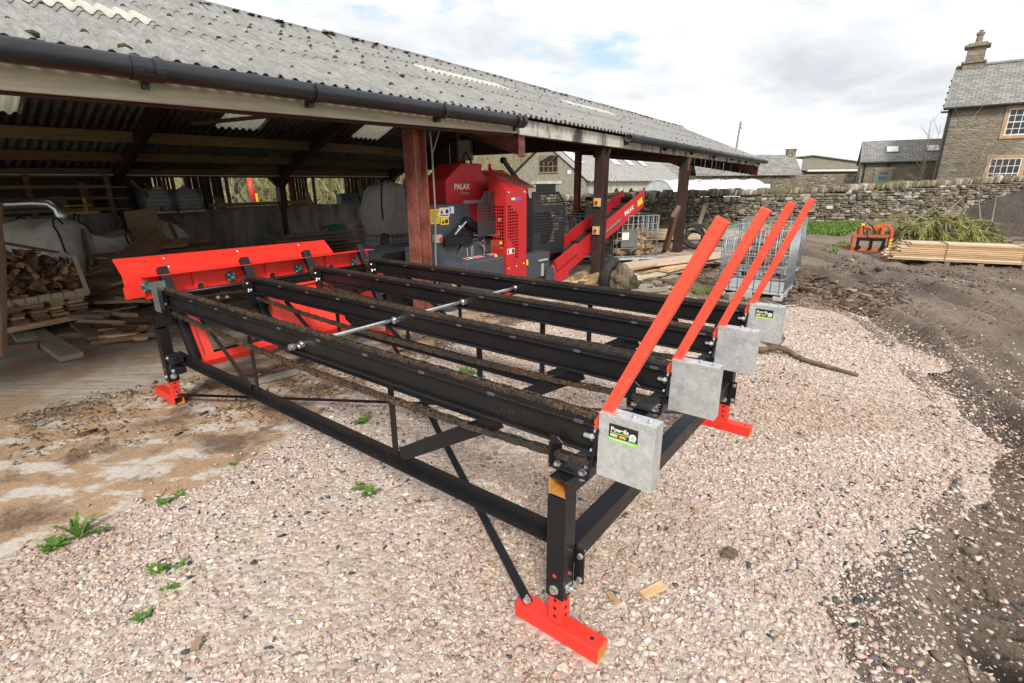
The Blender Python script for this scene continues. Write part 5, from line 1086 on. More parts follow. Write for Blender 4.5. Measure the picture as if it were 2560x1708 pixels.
# ---- wire cages on pallets (local: x length, y depth, corner at origin)
def cage(name, label, loc, rz, lx=1.14, ly=1.0, zt=1.16, group='wire cages on pallets', plate=None, pz=.15):
    t = thing(name, label, 'crate', loc, rz, group); p = MB()
    p.b3((0, 0, pz - .035), (lx, ly, pz)); p.b3((.0, .0, pz - .06), (lx, .03, pz - .035)); p.b3((.0, ly - .03, pz - .06), (lx, ly, pz - .035))
    for x in (0, lx / 2 - .07, lx - .15):
        for y in (0, ly / 2 - .06, ly - .14): p.b3((x, y, .0), (x + .15, y + .14, pz - .06 if y in (0, ly - .14) else pz - .035))
    for y in (0, ly - .10): p.b3((.15, y + .02, 0), (lx - .15, y + .08, .018))
    p.build('pallet_base', 'zinc_wire' if False else 'galvanised', t, .008)
    c = MB(); r = .0085; cr = .06
    def loop(z, rr):
        pts = []
        for cx_, cy_, a0 in ((cr, cr, 180), (lx - cr, cr, 270), (lx - cr, ly - cr, 0), (cr, ly - cr, 90)):
            for a in (0, 45, 90): pts.append((cx_ + cr * math.cos(R(a0 + a)), cy_ + cr * math.sin(R(a0 + a)), z))
        c.tube(pts, rr, 6, closed=True)
    nz = 6
    for i in range(nz): loop(pz + .03 + (zt - pz - .04) * i / (nz - 1), .011 if i in (0, nz - 1) else .0085)
    for i in range(9): x = .06 + (lx - .12) * i / 8; c.cyl((x, -.004, pz), (x, -.004, zt), r, 6).cyl((x, ly + .004, pz), (x, ly + .004, zt), r, 6)
    for i in range(8): y = .06 + (ly - .12) * i / 7; c.cyl((-.004, y, pz), (-.004, y, zt), r, 6).cyl((lx + .004, y, pz), (lx + .004, y, zt), r, 6)
    c.build('wire_cage', 'zinc_wire', t, smooth=True)
    if plate: x0, x1, z0, z1 = plate; q = MB().b3((x0, -.018, z0), (x1, -.012, z1)).build('name_plate', 'grey_plate', t, .002); MB().b3((x0 + .02, -.0195, z1 - .22), (x0 + .19, -.018, z1 - .05)).build('paper_label', 'white_label', q)
    return t
def in_cage(loc, rz, n, z0, z1, lx, ly, label, group, sc=1.0, y0=0.1):
    c, s = math.cos(rz), math.sin(rz); P = []
    for i in range(n):
        u = i / n; x, y = rnd.uniform(.14, lx - .14), rnd.uniform(y0, ly - .12); z = z0 + (z1 - z0) * u + rnd.uniform(-.04, .04); P.append((loc[0] + x * c - y * s, loc[1] + x * s + y * c, z))
    logs(P, label, group, None, sc)
F3 = (4.39, 8.08, 0); cage('wire_cage', 'empty wire cage on a grey pallet behind the red stakes', F3, BANG + .02, 1.14, 1.02)
F4 = (5.42, 9.93, 0); cage('wire_cage', 'wire cage full of split logs, right behind the empty cage', F4, BANG - .06, 1.14, 1.0)
in_cage(F4, BANG - .06, 110, .22, .98, 1.14, 1.0, 'split log inside the full wire cage behind the empty cage', 'logs in the cage behind the empty one', 1.0)
F2 = (2.46, 12.25, 0); cage('wire_cage', 'wire cage of split logs with a grey plate, behind the end of the red conveyor', F2, R(13), 1.15, 1.0, 1.14, plate=(.16, .58, .40, .80))
in_cage(F2, R(13), 90, .2, .78, 1.15, 1.0, 'split log inside the wire cage that has a grey plate', 'logs in the plated cage')
F1 = (1.52, 12.7, 0); cage('wire_cage', 'wire cage behind the second barn post, in front of the man', F1, R(14), 1.1, 1.0, 1.12)
in_cage(F1, R(14), 30, .2, .45, 1.1, 1.0, 'split log inside the wire cage in front of the man', 'logs in the cage by the man')
MB_ = MB().b3((-.12, -.07, 0), (.12, .07, .10)); o = MB_.build('wood_block', 'grey_timber', None, .006); o.location = (3.72, 8.42, 0); o.rotation_euler = (0, 0, .4); tag(o, 'grey timber block under the left corner of the empty cage', 'wood block')
# ---- bulk bags
def bag(name, label, loc, rz, sx, sy, h, open_top=False, straps=True, bulge=.10, slump=0, seed=0):
    t = thing(name, label, 'bulk bag', loc, rz, 'woven bulk bags'); g = random.Random(seed); n, m = 28, 16; vs = []; ph = [g.uniform(0, 6) for _ in range(8)]
    for j in range(m + 1):
        v = j / m; z = h * v
        for i in range(n):
            a = 2 * math.pi * i / n; ca, sa = math.cos(a), math.sin(a); k = 1 / max(abs(ca), abs(sa)) ** .72
            w = 1 + bulge * math.sin(math.pi * min(1, v * 1.05)) - (.16 if v > .97 else 0) * (not open_top)
            wr = .022 * math.sin(3 * a + 7 * v + ph[0]) + .014 * math.sin(9 * a - 4 * v + ph[1]) + .010 * math.sin(17 * v + 5 * a + ph[2])
            vs.append((sx / 2 * ca * k * (w + wr), sy / 2 * sa * k * (w + wr), z + (.05 * math.sin(2 * a + ph[3]) + slump * ca) * v + (.04 * abs(math.sin(2 * a)) if v == 1 else 0)))
    fs = [(j * n + i, j * n + (i + 1) % n, (j + 1) * n + (i + 1) % n, (j + 1) * n + i) for j in range(m) for i in range(n)]
    top = [vs[m * n + i] for i in range(n)]; c0 = len(vs)
    for k, (f, dz) in enumerate(((.82, -.10 if open_top else .03), (.45, -.16 if open_top else .06))):
        vs += [(x * f, y * f, z + dz + g.uniform(-.02, .02)) for x, y, z in top]
        b0 = m * n if k == 0 else c0; b1 = c0 + k * n; fs += [(b0 + i, b0 + (i + 1) % n, b1 + (i + 1) % n, b1 + i) for i in range(n)]
    fs.append(tuple(c0 + n + i for i in range(n))); MB().add(vs, fs).build('sack', 'woven_bag', t, smooth=True)
    if straps:
        for a in (.8, 2.35, 3.9, 5.5):
            i = int(a / 6.283 * n); P = [Vector(vs[j * n + i]) * 1.0 + Vector((math.cos(a), math.sin(a), 0)) * .012 for j in range(5, m + 1)]; e = P[-1]; P += [e + Vector((math.cos(a) * .03, math.sin(a) * .03, .10)), e + Vector((-math.sin(a) * .08, math.cos(a) * .08, .13)), e + Vector((-math.sin(a) * .14, math.cos(a) * .14, .02))]
            MB().tube(P, .015, 6).build('strap', 'rubber', t)
    return t
pg = lambda px, py, Y, dz=0: (lambda p: (p.x, p.y, p.z + dz))(atd(px, py, Y))
p = pg(122, 640, 8.7); bag('bulk_bag', 'large pale woven bag behind the heaped log crate, under the silver duct', (p[0], p[1], .42), .35, 1.05, 1.0, .82, seed=1)
p = pg(268, 640, 9.6); bag('bulk_bag', 'small slumped open bag of shavings between the duct bag and the leaning plank', (p[0], p[1], .36), .8, .78, .72, .66, True, seed=2)
p = pg(400, 600, 10.6); bag('bulk_bag', 'pale bag against the concrete wall behind the brown boards', (p[0], p[1], .42), .5, .95, .8, .70, slump=-.12, straps=False, seed=3)
for nm, px, py, Y, sx, z in (('support_stack', 122, 640, 8.7, 1.1, .42), ('support_stack', 268, 640, 9.6, .85, .36), ('support_stack', 400, 600, 10.6, 1.0, .42)):
    p = pg(px, py, Y); mb = MB()
    for k in range(3): mb.b3((-sx / 2, -.5 + k * .4, 0), (-sx / 2 + sx, -.38 + k * .4, z - .03))
    mb.b3((-sx / 2, -.5, z - .03), (sx / 2, .5, z)); o = mb.build('pallet', 'barn_timber', None, .004); o.location = (p[0], p[1], 0); o.rotation_euler = (0, 0, .4); tag(o, {122: 'dark stacked pallet under the duct bag', 268: 'dark stacked pallet under the open shavings bag', 400: 'dark stacked pallet under the bag by the concrete wall'}[px], 'pallet', 'pallets under the bags')
# cage with a big full bag standing in it, by the first post
c5 = bw(7.36, 8.95, 0); cage('wire_cage', 'low wire cage holding a white bag, with the biggest bag standing on it', c5, BANG, 1.15, 1.0, .80)
b5 = bw(7.93, 9.45, 0); bag('bulk_bag', 'white bag inside the low wire cage', (b5.x, b5.y, .16), BANG, .98, .86, .58, straps=False, seed=4)
bag('bulk_bag', 'biggest full bag, standing on the low wire cage left of the first barn post', (b5.x, b5.y, .80), BANG, .92, .86, 1.02, bulge=.20, seed=5)
p = bw(7.05, 8.75); o = MB().cyl((0, 0, 0), (.05, .25, .55), .10, 10, .085).build('log', 'bark', None); o.location = (p.x, p.y, .30); tag(o, 'dark round log leaning on the low cage beside the first post', 'log')
# white bags in wire cages on the far side
for k, (s, lab) in enumerate(((4.25, 'wire cage with white sacking behind the rear wall, left one'), (5.05, 'wire cage with white sacking behind the rear wall, right one'))): pass
for k, (px, lab, lab2) in enumerate(((352, 'wire cage on the rear wall, the left of two', 'white sack in the left cage on the rear wall'), (392, 'wire cage on the rear wall, the right of two', 'white sack in the right cage on the rear wall'))):
    q = bw(4.42 + .62 * k, 13.25, 1.30); cage('wire_cage', lab, q, BANG, .56, .55, .50, 'cages on the rear wall', pz=.03)
    o = bag('bulk_bag', lab2, q + BE * .28 + BM * .28 + Vector((0, 0, .04)), BANG, .46, .46, .40, straps=False, seed=8 + k)
MB().b3((-.8, -.02, 0), (2.4, .70, .03)); o = MB().b3((0, -.05, 0), (1.6, .75, .045)).build('shelf_board', 'barn_timber', None, .003); q = bw(4.3, 13.2, 1.25); o.location = q; o.rotation_euler = (0, 0, BANG); tag(o, 'board on the rear wall carrying the two caged sacks', 'shelf')
# ---- silver duct
y = 8.9; P = [pg(-60, 512, y), pg(20, 511, y), pg(90, 508, y), pg(128, 510, y), pg(146, 524, y), pg(153, 542, y), pg(156, 562, y)]
d = MB().tube(P, .085, 18).build('duct', 'silver_duct', None, smooth=True); tag(d, 'silver extraction duct bending down into the pale bag', 'duct')
# ---- log crate at the left: pallet, layers of offcuts, slatted front, heaped logs
a, b = at(7, 836, .12), at(241, 790, .12); a.z = b.z = 0; ex = (b - a).normalized(); ey = Vector((-ex.y, ex.x, 0)); cang = math.atan2(ex.y, ex.x)
def cw(x, y, z): return a + ex * x + ey * y + Vector((0, 0, z))
def cboard(x0, x1, y, z, w, th, lab, mat='old_timber', dy=0, grp=None): return board(cw(x0, y, z), cw(x1, y + dy, z), w, th, lab, mat, 'plank', grp)
cboard(-.12, 1.13, .05, .15, .10, .07, 'orange-brown bearer along the front under the log crate', 'fresh_timber')
cboard(-.12, 1.13, .85, .15, .10, .07, 'back bearer under the log crate', 'barn_timber')
k = 0
for z in (.205, .245, .285, .325, .365, .405):
    for x in (-.06, .16, .38, .60, .82):
        board(cw(x + rnd.uniform(.0, .05), rnd.uniform(-.06, .04), z), cw(x + rnd.uniform(.0, .05), .95, z), rnd.uniform(.13, .20), .034, 'offcut board end in the layers under the log crate', rnd.choice(['old_timber', 'old_timber', 'fresh_timber', 'barn_timber']), 'plank', 'offcuts under the log crate')
lc = thing('log_crate', 'pallet crate with pale front edge, heaped with logs at the left of the barn', 'crate', a, cang); m = MB()
m.b3((-.1, .0, .425), (1.0, 1.0, .45)); 
for x in np.arange(-.1, .95, .135): m.b3((x, -.025, .45), (x + .125, -.0, .53 + rnd.uniform(-.01, .01)))
m.build('crate_base', 'pale_timber', lc, .003); MB().bar((.985, -.02, .45), (.93, -.02, .98), .05, .022, (0, 1, 0)).bar((.93, .02, .95), (.80, .02, 1.05), .04, .03, (0, 1, 0)).build('crate_batten', 'pale_timber', lc)
P = []
for x in np.arange(-.08, .95, .092):
    top = 1.22 - .32 * max(0, x) 
    for z in np.arange(.50, top, .088):
        P.append(cw(x + rnd.uniform(-.03, .03), .14 + rnd.uniform(-.03, .05), z + rnd.uniform(-.02, .02)))
logs(P, 'split log heaped in the crate at the left of the barn', 'logs heaped in the left crate', cang + math.pi / 2, .86, LOGD)
bk = MB().b3((-.1, .32, .45), (.9, .95, .95)).build('heap', 'barn_timber') if False else None
logs([cw(rnd.uniform(-.05, .85), rnd.uniform(.35, .9), .5 + .075 * (i // 8)) for i in range(56)], 'split log heaped in the crate at the left of the barn', 'logs heaped in the left crate', cang + math.pi / 2, 1, LOGD)
board(cw(.0, .05, 1.28), cw(.42, .12, 1.02), .14, .03, 'short board lying on top of the heaped logs', 'old_timber'); board(cw(.32, .35, 1.22), cw(1.02, .38, .98), .17, .03, 'dark plank sloping down the right of the heaped logs', 'barn_timber')
board(at(8, 896, 0) + Vector((0, 0, .0)), atd(-6, 505, 6.6), .10, .05, 'waney slab standing upright at the left edge of the picture', 'old_timber', roll=1.2, wane=.025)
# planks on the floor in front of the crate and behind the trough
for (p1, p2, w, th, z, lab, mt) in (((180, 893), (85, 830), .22, .06, .035, 'broad grey plank end lying nearest the camera in the barn', 'grey_timber'), ((70, 850), (40, 815), .20, .05, .05, 'plank under the crate left of the broad plank end', 'grey_timber'), ((240, 845), (190, 805), .16, .045, .06, 'plank with a rounded end under the crate front', 'old_timber'), ((300, 843), (225, 800), .15, .05, .05, 'dark round-ended plank right of the crate', 'old_timber'), ((8, 870), (100, 862), .12, .08, .04, 'low bearer on the floor at the far left', 'old_timber'), ((145, 842), (250, 830), .12, .07, .03, 'pale bearer on the floor below the crate', 'old_timber')):
    board(at(*p1, z), at(*p2, z), w, th, lab, mt)
def rough_stack(org, ang, L, Wd, n, per, th, lab, grp, mats_, jit=.12, z0=.1, wane=.02):
    c, s = math.cos(ang), math.sin(ang)
    for i in range(n):
        for j in range(per):
            y = (j + .5) / per * Wd - Wd / 2 + rnd.uniform(-.02, .02); x0, x1 = -L / 2 + rnd.uniform(-jit, jit), L / 2 + rnd.uniform(-jit, jit); z = z0 + th * 1.12 * i + rnd.uniform(-.004, .004); yy = y + rnd.uniform(-.03, .03)
            board((org[0] + x0 * c - y * s, org[1] + x0 * s + y * c, z), (org[0] + x1 * c - yy * s, org[1] + x1 * s + yy * c, z), Wd / per * rnd.uniform(.75, .98), th, lab, rnd.choice(mats_), 'plank', grp, wane=wane)
o0 = atd(300, 760, 8.1); rough_stack((o0.x, o0.y), R(-8), 1.3, 1.1, 7, 3, .055, 'rough board in the stack between the log crate and the red trough', 'boards stacked left of the trough', ['old_timber', 'barn_timber', 'old_timber'], .16, .12)
o0 = atd(330, 690, 9.0); rough_stack((o0.x, o0.y), R(-12), 1.2, .9, 13, 2, .045, 'thin board in the tall stickered stack behind the red trough end', 'stickered boards behind the trough', ['old_timber', 'barn_timber', 'grey_timber'], .14, .10)
for x in (380, 265): board(at(x, 850 - (x - 265) * .1, .04), at(x + 25, 818 - (x - 265) * .1, .04), .12, .08, 'bearer under the boards stacked left of the trough', 'old_timber', group='bearers under the boards')
board(atd(190, 735, 7.8), atd(408, 588, 9.6), .34, .055, 'wide dark plank leaning up across the barn to the right', 'barn_timber', roll=.9, wane=.02)
board(atd(205, 575, 8.9), atd(232, 665, 8.6), .11, .05, 'narrow waney board standing between the two bags', 'old_timber', roll=1.4)
board(atd(318, 562, 9.9), atd(398, 552, 10.1), .50, .03, 'square brown panel standing behind the leaning plank', 'old_timber', roll=1.35, wane=.01)
board(atd(330, 618, 9.3), atd(470, 605, 9.7), .30, .05, 'brown slab lying right of the leaning plank', 'old_timber', roll=.35, wane=.02); board(atd(420, 618, 9.9), atd(512, 598, 10.3), .20, .045, 'paler plank end pointing right on the slabs', 'old_timber', roll=.3); board(atd(425, 560, 10.2), atd(445, 605, 10.0), .07, .07, 'dark stake leaning on the bag by the concrete wall', 'barn_timber')
board(atd(350, 632, 9.4), atd(540, 612, 10.2), .28, .06, 'dark slab under the paler plank end', 'barn_timber', roll=.2, wane=.02)
g7 = random.Random(17)
for i in range(34):
    s_, t_ = g7.uniform(1.9, 5.2), g7.uniform(8.6, 12.2); z_ = g7.uniform(.05, .55); an_ = g7.uniform(-1.2, .6); L_ = g7.uniform(.5, 1.5); c_ = bw(s_, t_, z_); dv_ = Vector((math.cos(an_), math.sin(an_), g7.uniform(-.3, .35))) * L_ / 2
    board(c_ - dv_, c_ + dv_ + Vector((0, 0, max(0, .05 - (c_ - dv_).z))), g7.uniform(.08, .26), g7.uniform(.025, .06), 'loose offcut in the untidy heap between the log crate and the concrete wall', g7.choice(['old_timber', 'barn_timber', 'old_timber', 'fresh_timber']), 'plank', 'loose offcuts in the barn heap', roll=g7.uniform(-.6, .6), wane=.025)
for i in range(30):
    px_, py_ = g7.uniform(225, 345), g7.uniform(735, 850); z_ = g7.uniform(.03, .30) * (1 if py_ < 810 else .25); c_ = at(px_, py_, z_); an_ = g7.uniform(-.9, .5); L_ = g7.uniform(.35, 1.0); dv_ = Vector((math.cos(an_), math.sin(an_), g7.uniform(-.04, .10))) * L_ / 2
    board(c_ - dv_, c_ + dv_, g7.uniform(.07, .18), g7.uniform(.025, .06), 'loose offcut lying between the log crate and the left end of the red trough', g7.choice(['old_timber', 'barn_timber', 'old_timber', 'fresh_timber']), 'plank', 'loose offcuts by the red trough', roll=g7.uniform(-.3, .3), wane=.02)
# rough pile behind the trough's right end
for i in range(22):
    z = .12 + (i // 3) * .085; u = rnd.uniform(-.35, .25); t_ = 12.1 + (i % 3) * .26 + rnd.uniform(-.1, .1); sk = rnd.uniform(-.15, .15)
    board(bw(6.55 + u, t_ - .7 + sk, z + rnd.uniform(-.02, .03)), bw(8.55 + u + rnd.uniform(-.3, .2), t_ - .7 - sk, z + rnd.uniform(-.02, .05)), rnd.uniform(.16, .28), .05, 'rough board in the pile in front of the concrete wall, left of the big bag', rnd.choice(['old_timber', 'barn_timber', 'old_timber', 'grey_timber']), 'plank', 'rough boards by the concrete wall', wane=.025)
board(bw(6.75, 11.2, .78), bw(7.3, 12.4, .80), .05, .02, 'thin pale offcut on the rough pile', 'pale_timber')
tp = MB(); tp.grid(lambda u, v: (u * .55, v * .4, .10 * math.sin(u * 3.1) * (1 - .3 * v) + .03 * math.sin(9 * u + 5 * v) - .06 * v + .09), 14, 8); tp.grid(lambda u, v: (u * .55, 0, (.10 * math.sin(u * 3.1) + .03 * math.sin(9 * u) + .09) * v), 14, 4); o = tp.build('tarpaulin', 'green_tarp', None, smooth=True); q = bw(7.55, 11.35, .76); o.location = q; o.rotation_euler = (0, 0, BANG); tag(o, 'bright green tarpaulin bunched on the rough boards', 'tarpaulin')
# on and behind the rear wall
o = MB().b3((0, 0, 0), (.62, .28, .25)).b3((-.02, -.02, .25), (.64, .30, .29)).cyl((.32, -.01, .14), (.32, -.03, .14), .05, 12).build('tool_box', 'teal_box', None, .006); o.location = bw(9.60, 13.55, 1.33); o.rotation_euler = (0, 0, BANG); tag(o, 'dark teal box on the concrete wall', 'box')
board(bw(5.9, 13.7, 1.40), bw(8.6, 13.75, 1.42), .16, .09, 'long timber lying on the concrete wall', 'old_timber'); board(bw(6.2, 13.6, 1.335), bw(8.9, 13.65, 1.335), .18, .03, 'thin board under the long timber on the wall', 'barn_timber')
for (px, h, w, lean, lab) in ((452, 0, 0, 0, ''),): pass
for i, (s, h, w, lab) in enumerate(((5.02, .62, .10, 'narrow brown board'), (5.58, .36, .16, 'short pale board pair, left'), (5.76, .34, .10, 'short pale board pair, right'), (6.18, .26, .20, 'square offcut'), (8.45, .30, .14, 'short board'), (8.62, .66, .07, 'tall thin stick'), (8.72, .32, .08, 'narrow offcut'), (3.55, .62, .14, 'stepped brown board'), (3.05, .34, .24, 'grey panel'), (10.5, .66, .12, 'brown board'), (4.75, .60, .09, 'pointed brown slat'))):
    board(bw(s, 13.72, 1.34), bw(s + rnd.uniform(-.10, .04), 13.86, 1.34 + h), w, .025, lab + ' propped on the rear wall against the weather boards', 'old_timber' if lab != 'grey panel' else 'grey_timber', roll=0, group=None)
board(bw(4.25, 13.4, 2.0), bw(4.95, 13.3, 1.05), .09, .07, 'dark timber brace leaning from the rear column', 'barn_timber')
rk = thing('timber_rack', 'dark rack of stored boards at the back left of the barn', 'rack', bw(1.3, 13.3, 0), BANG); m = MB()
for x in (0, 1.25, 2.5): m.b3((x - .04, -.04, 0), (x + .04, .04, 2.1))
m.build('uprights', 'barn_timber', rk); m = MB()
for z in (1.40, 1.62, 1.84): m.b3((-.3, -.10, z), (2.8, -.02, z + .035)); m.b3((.1, -.16, z + .036), (2.5, -.06, z + .06))
m.build('stored_boards', 'old_timber', rk); m = MB(); m.b3((1.6, -.2, 1.5), (2.1, -.14, 1.53)); m.b3((1.6, -.2, 1.35), (2.2, -.14, 1.40)); m.b3((1.98, -.2, 1.35), (2.03, -.14, 1.66)); m.build('yellow_frame', 'yellow_steel', rk)
# ---- hydraulic ram and hose outside the rear opening
rm = thing('log_splitter', 'slim red and yellow hydraulic splitter with a looped hose, seen through the rear opening', 'log splitter', bw(8.82, 17.2, 0), BANG); MB().cyl((0, 0, 1.25), (-.06, 0, 2.14), .075, 14).build('cylinder', 'red_paint', rm, smooth=True); MB().b3((.03, -.10, 1.25), (.085, -.04, 1.62)).build('wedge_column', 'yellow_label', rm); MB().tube([(-.06, 0, 2.12), (-.2, 0, 2.17), (-.42, 0, 2.0), (-.50, 0, 1.75), (-.38, 0, 1.45), (-.15, 0, 1.28)], .018, 8).build('hose', 'rubber', rm); MB().b3((-.35, -.2, 0), (.25, .2, 1.35)).build('body', 'teal_box', rm, .02)
# ---- floor oddments around the deck
board(at(640, 955, .02), at(745, 928, .02), .10, .04, 'flat grey offcut lying under the first beam', 'grey_timber', name='offcut'); board(at(985, 868, .03), at(1085, 858, .03), .10, .05, 'pale offcut between the first two beams', 'fresh_timber', name='offcut'); board(at(910, 1004, .012), at(940, 1000, .012), .05, .012, 'small pale chip of wood beside the first upright', 'pale_timber', name='offcut')
board(bw(5.02, 5.18, .80), bw(5.78, 4.95, .03), .10, .03, 'pale prop leaning on the first barn post', 'fresh_timber')
# ---- boards and debris between the second and third posts
for (p1, p2, z1, z2, w, th, lab, mt) in (((1545, 668), (1812, 636), .22, .30, .62, .035, 'broad pale board on top of the loose boards', 'pale_timber'), ((1420, 712), (1560, 682), .05, .06, .16, .06, 'long squared timber pointing left below the conveyor', 'fresh_timber'), ((1660, 676), (1830, 634), .16, .24, .22, .07, 'thick plank with a red-marked end', 'fresh_timber'), ((1540, 690), (1700, 662), .12, .14, .20, .05, 'pale board under the broad board', 'fresh_timber'), ((1570, 700), (1740, 668), .08, .08, .22, .05, 'board beneath the thick plank', 'pale_timber'), ((1590, 722), (1690, 690), .04, .05, .14, .05, 'grey weathered board nearest the deck', 'grey_timber'), ((1605, 716), (1650, 708), .03, .03, .10, .08, 'short grey block beside the white cord', 'grey_timber'), ((1580, 730), (1668, 722), .05, .05, .08, .07, 'round grey pole lying across the front of the boards', 'grey_timber'), ((1540, 676), (1640, 660), .30, .27, .10, .04, 'narrow board edge at the left end of the broad board', 'fresh_timber')):
    board(at(*p1, z1), at(*p2, z2), w, th, lab, mt)
o = MB().b3((-.05, -.112, -.04), (-.0, -.108, .04)).build('red_mark', 'red_label') if False else None
logs([at(1450, 700, .06), at(1468, 708, .06), at(1480, 695, .10), at(1476, 715, .05)], 'split log on the ground left of the tyre', 'logs by the tyre', .3, 1.2)
for i in range(7):
    q = at(rnd.uniform(1600, 1700), rnd.uniform(685, 715), .05); L = rnd.uniform(.3, .7); an = rnd.uniform(-.6, .9); mb = MB().tube([(-L / 2, 0, 0), (-L / 5, rnd.uniform(-.04, .04), .03), (L / 5, rnd.uniform(-.05, .05), .02), (L / 2, 0, -.02)], [.035, .04, .032, .02], 8); o = mb.build('branch', 'bark', None, smooth=True); o.location = q; o.rotation_euler = (0, 0, an); tag(o, 'short knobbly branch in the debris in front of the boards', 'branch', 'branches in the debris')
def tyre(loc, rot, r=.31, w=.20):
    t = thing('tyre', 'worn black tyre leaning beside the mossy stump', 'tyre', loc); t.rotation_euler = rot; mb = MB(); n, m = 40, 14; vs = []
    for i in range(n):
        a = 2 * math.pi * i / n
        for k in range(m):
            b = 2 * math.pi * k / m; cx_ = math.copysign(abs(math.cos(b)) ** .6, math.cos(b)); sx_ = math.copysign(abs(math.sin(b)) ** .7, math.sin(b)); rr = r - .085 + .085 * cx_; vs.append((rr * math.cos(a), w / 2 * sx_, rr * math.sin(a)))
    mb.add(vs, [(i * m + k, i * m + (k + 1) % m, ((i + 1) % n) * m + (k + 1) % m, ((i + 1) % n) * m + k) for i in range(n) for k in range(m)]); mb.build('casing', 'rubber', t, smooth=True); g = MB()
    for y in (-.05, -.015, .02, .055): g.tube([((r + .001) * math.cos(a), y, (r + .001) * math.sin(a)) for a in np.linspace(0, 6.283, 37)[:-1]], .006, 5, closed=True)
    g.build('tread_ribs', 'rubber', t)
q = at(1522, 722, 0); tyre((q.x, q.y, .28), (.22, .0, 1.0))
def lump(name, label, cat, loc, r, mat, seed, rz=0, amp=.22, sub=3):
    bm = bmesh.new(); bmesh.ops.create_icosphere(bm, subdivisions=sub, radius=1); g = random.Random(seed); ph = [g.uniform(0, 6) for _ in range(9)]
    for v in bm.verts:
        c = v.co; f = 1 + amp * (math.sin(3 * c.x + ph[0]) * math.sin(4 * c.y + ph[1]) + .6 * math.sin(7 * c.z + 3 * c.x + ph[2]) + .4 * math.sin(11 * c.y + ph[3]) * math.sin(9 * c.z)); v.co = Vector((c.x * r[0] * f, c.y * r[1] * f, c.z * r[2] * f))
    me = bpy.data.meshes.new(name); bm.to_mesh(me); bm.free(); me.materials.append(M[mat]); o = bpy.data.objects.new(name, me); COL.objects.link(o); o.location = loc; o.rotation_euler = (0, 0, rz); return tag(o, label, cat)
q = at(1552, 728, 0); lump('stump', 'knobbly bark stump with green moss beside the tyre', 'stump', (q.x, q.y, .21), (.20, .16, .26), 'bark', 3)
q = at(1578, 728, 0); lump('moss_clump', 'mossy root end touching the bark stump', 'stump', (q.x, q.y, .13), (.14, .12, .16), 'moss', 5)
m = MB(); m.tube([at(1575, 690, .10), at(1590, 686, .16), at(1605, 690, .12), at(1585, 697, .12), at(1572, 692, .10), at(1600, 700, .09), at(1625, 708, .06), at(1640, 722, .03), at(1622, 731, .015), at(1590, 728, .012)], .011, 6); o = m.build('cord', 'white_plastic', None, smooth=True); tag(o, 'white cord tangled over the loose boards', 'cord')
h = MB(); q = at(1735, 622, 0); g = random.Random(4)
for k in range(6):
    c = Vector((q.x + g.uniform(-.12, .12), q.y + g.uniform(-.1, .15), .30 + g.uniform(-.08, .12))); r = g.uniform(.24, .36); ti = g.uniform(-.5, .5)
    h.tube([c + Vector((r * math.cos(x), r * .5 * math.sin(x + ti), r * math.sin(x) * .9)) for x in np.linspace(0, 6.283, 22)[:-1]], .035, 8, closed=True)
h.tube([q + Vector((-.5, -.1, .04)), q + Vector((-.2, -.12, .06)), q + Vector((.1, -.1, .12)), q + Vector((.35, 0, .5)), q + Vector((.6, .2, .25))], .035, 8)
tag(h.build('hose_coil', 'rubber', None, smooth=True), 'thick black hose coiled at the foot of the third post', 'hose')
board(at(1663, 628, 0) , atd(1690, 528, 12.6), .32, .10, 'dark rough slab leaning against the third post', 'barn_timber', roll=1.1, wane=.03); board(at(1440, 612, 0), atd(1432, 535, 14.6), .28, .12, 'dark timber stub standing left of the man', 'barn_timber', roll=.5)
# ---- sawn timber beyond the barn, and the banded stack at the right
def stack(org, ang, L, n, per, th, bw_, lab, grp, jit=.1, z0=.1, band=None):
    c, s = math.cos(ang), math.sin(ang)
    for i in range(n):
        for j in range(per):
            y = (j + .5) * bw_ + rnd.uniform(-.008, .008); x0 = rnd.uniform(-jit, jit) + .05 * i; x1 = L + rnd.uniform(-jit, jit); z = z0 + th * i * 1.18
            board((org[0] + x0 * c - y * s, org[1] + x0 * s + y * c, z), (org[0] + x1 * c - y * s, org[1] + x1 * s + y * c, z), bw_ * .96, th, lab, rnd.choice(['fresh_timber', 'fresh_timber', 'pale_timber']), 'plank', grp, wane=.002)
A = at(2216, 648, .1); B_ = at(2560, 660, .0); an = math.atan2(11.67 - 12.85, 11.81 - 9.5)
stack((A.x, A.y), an, 4.4, 9, 5, .036, .17, 'sawn board in the long stack at the right, beside the brush pile', 'sawn boards stacked at the right', .09, .13)
for u in (1.15, 1.75, 2.5, 3.3): c, s = math.cos(an), math.sin(an); board((A.x + u * c + .03 * s, A.y + u * s - .03 * c, .05), (A.x + u * c - .85 * s, A.y + u * s + .85 * c, .05), .10, .09, 'bearer under the long stack of sawn boards', 'old_timber', group='bearers under the sawn boards')
for u in (1.10, 2.45):
    sm = MB(); c, s = math.cos(an), math.sin(an); e = lambda y, z: (A.x + u * c - y * s, A.y + u * s + y * c, z); sm.tube([e(-.012, .11), e(-.012, .50), e(.0, .505), e(.86, .505)], .012, 5); tag(sm.build('strap', 'fresh_timber', None), {1.10: 'batten strap round the sawn boards, left one', 2.45: 'batten strap round the sawn boards, right one'}[u], 'strap')
q = at(1600, 612, 0); stack((3.4, 16.6), R(3), 4.2, 6, 3, .045, .2, 'sawn board in the low stack in front of the stone wall', 'sawn boards by the stone wall', .12, .12)
for u in (.4, 2.0, 3.7): board((3.4 + u, 16.5, .05), (3.4 + u, 17.3, .05), .1, .09, 'bearer under the low stack by the stone wall', 'old_timber', group='bearers by the stone wall')
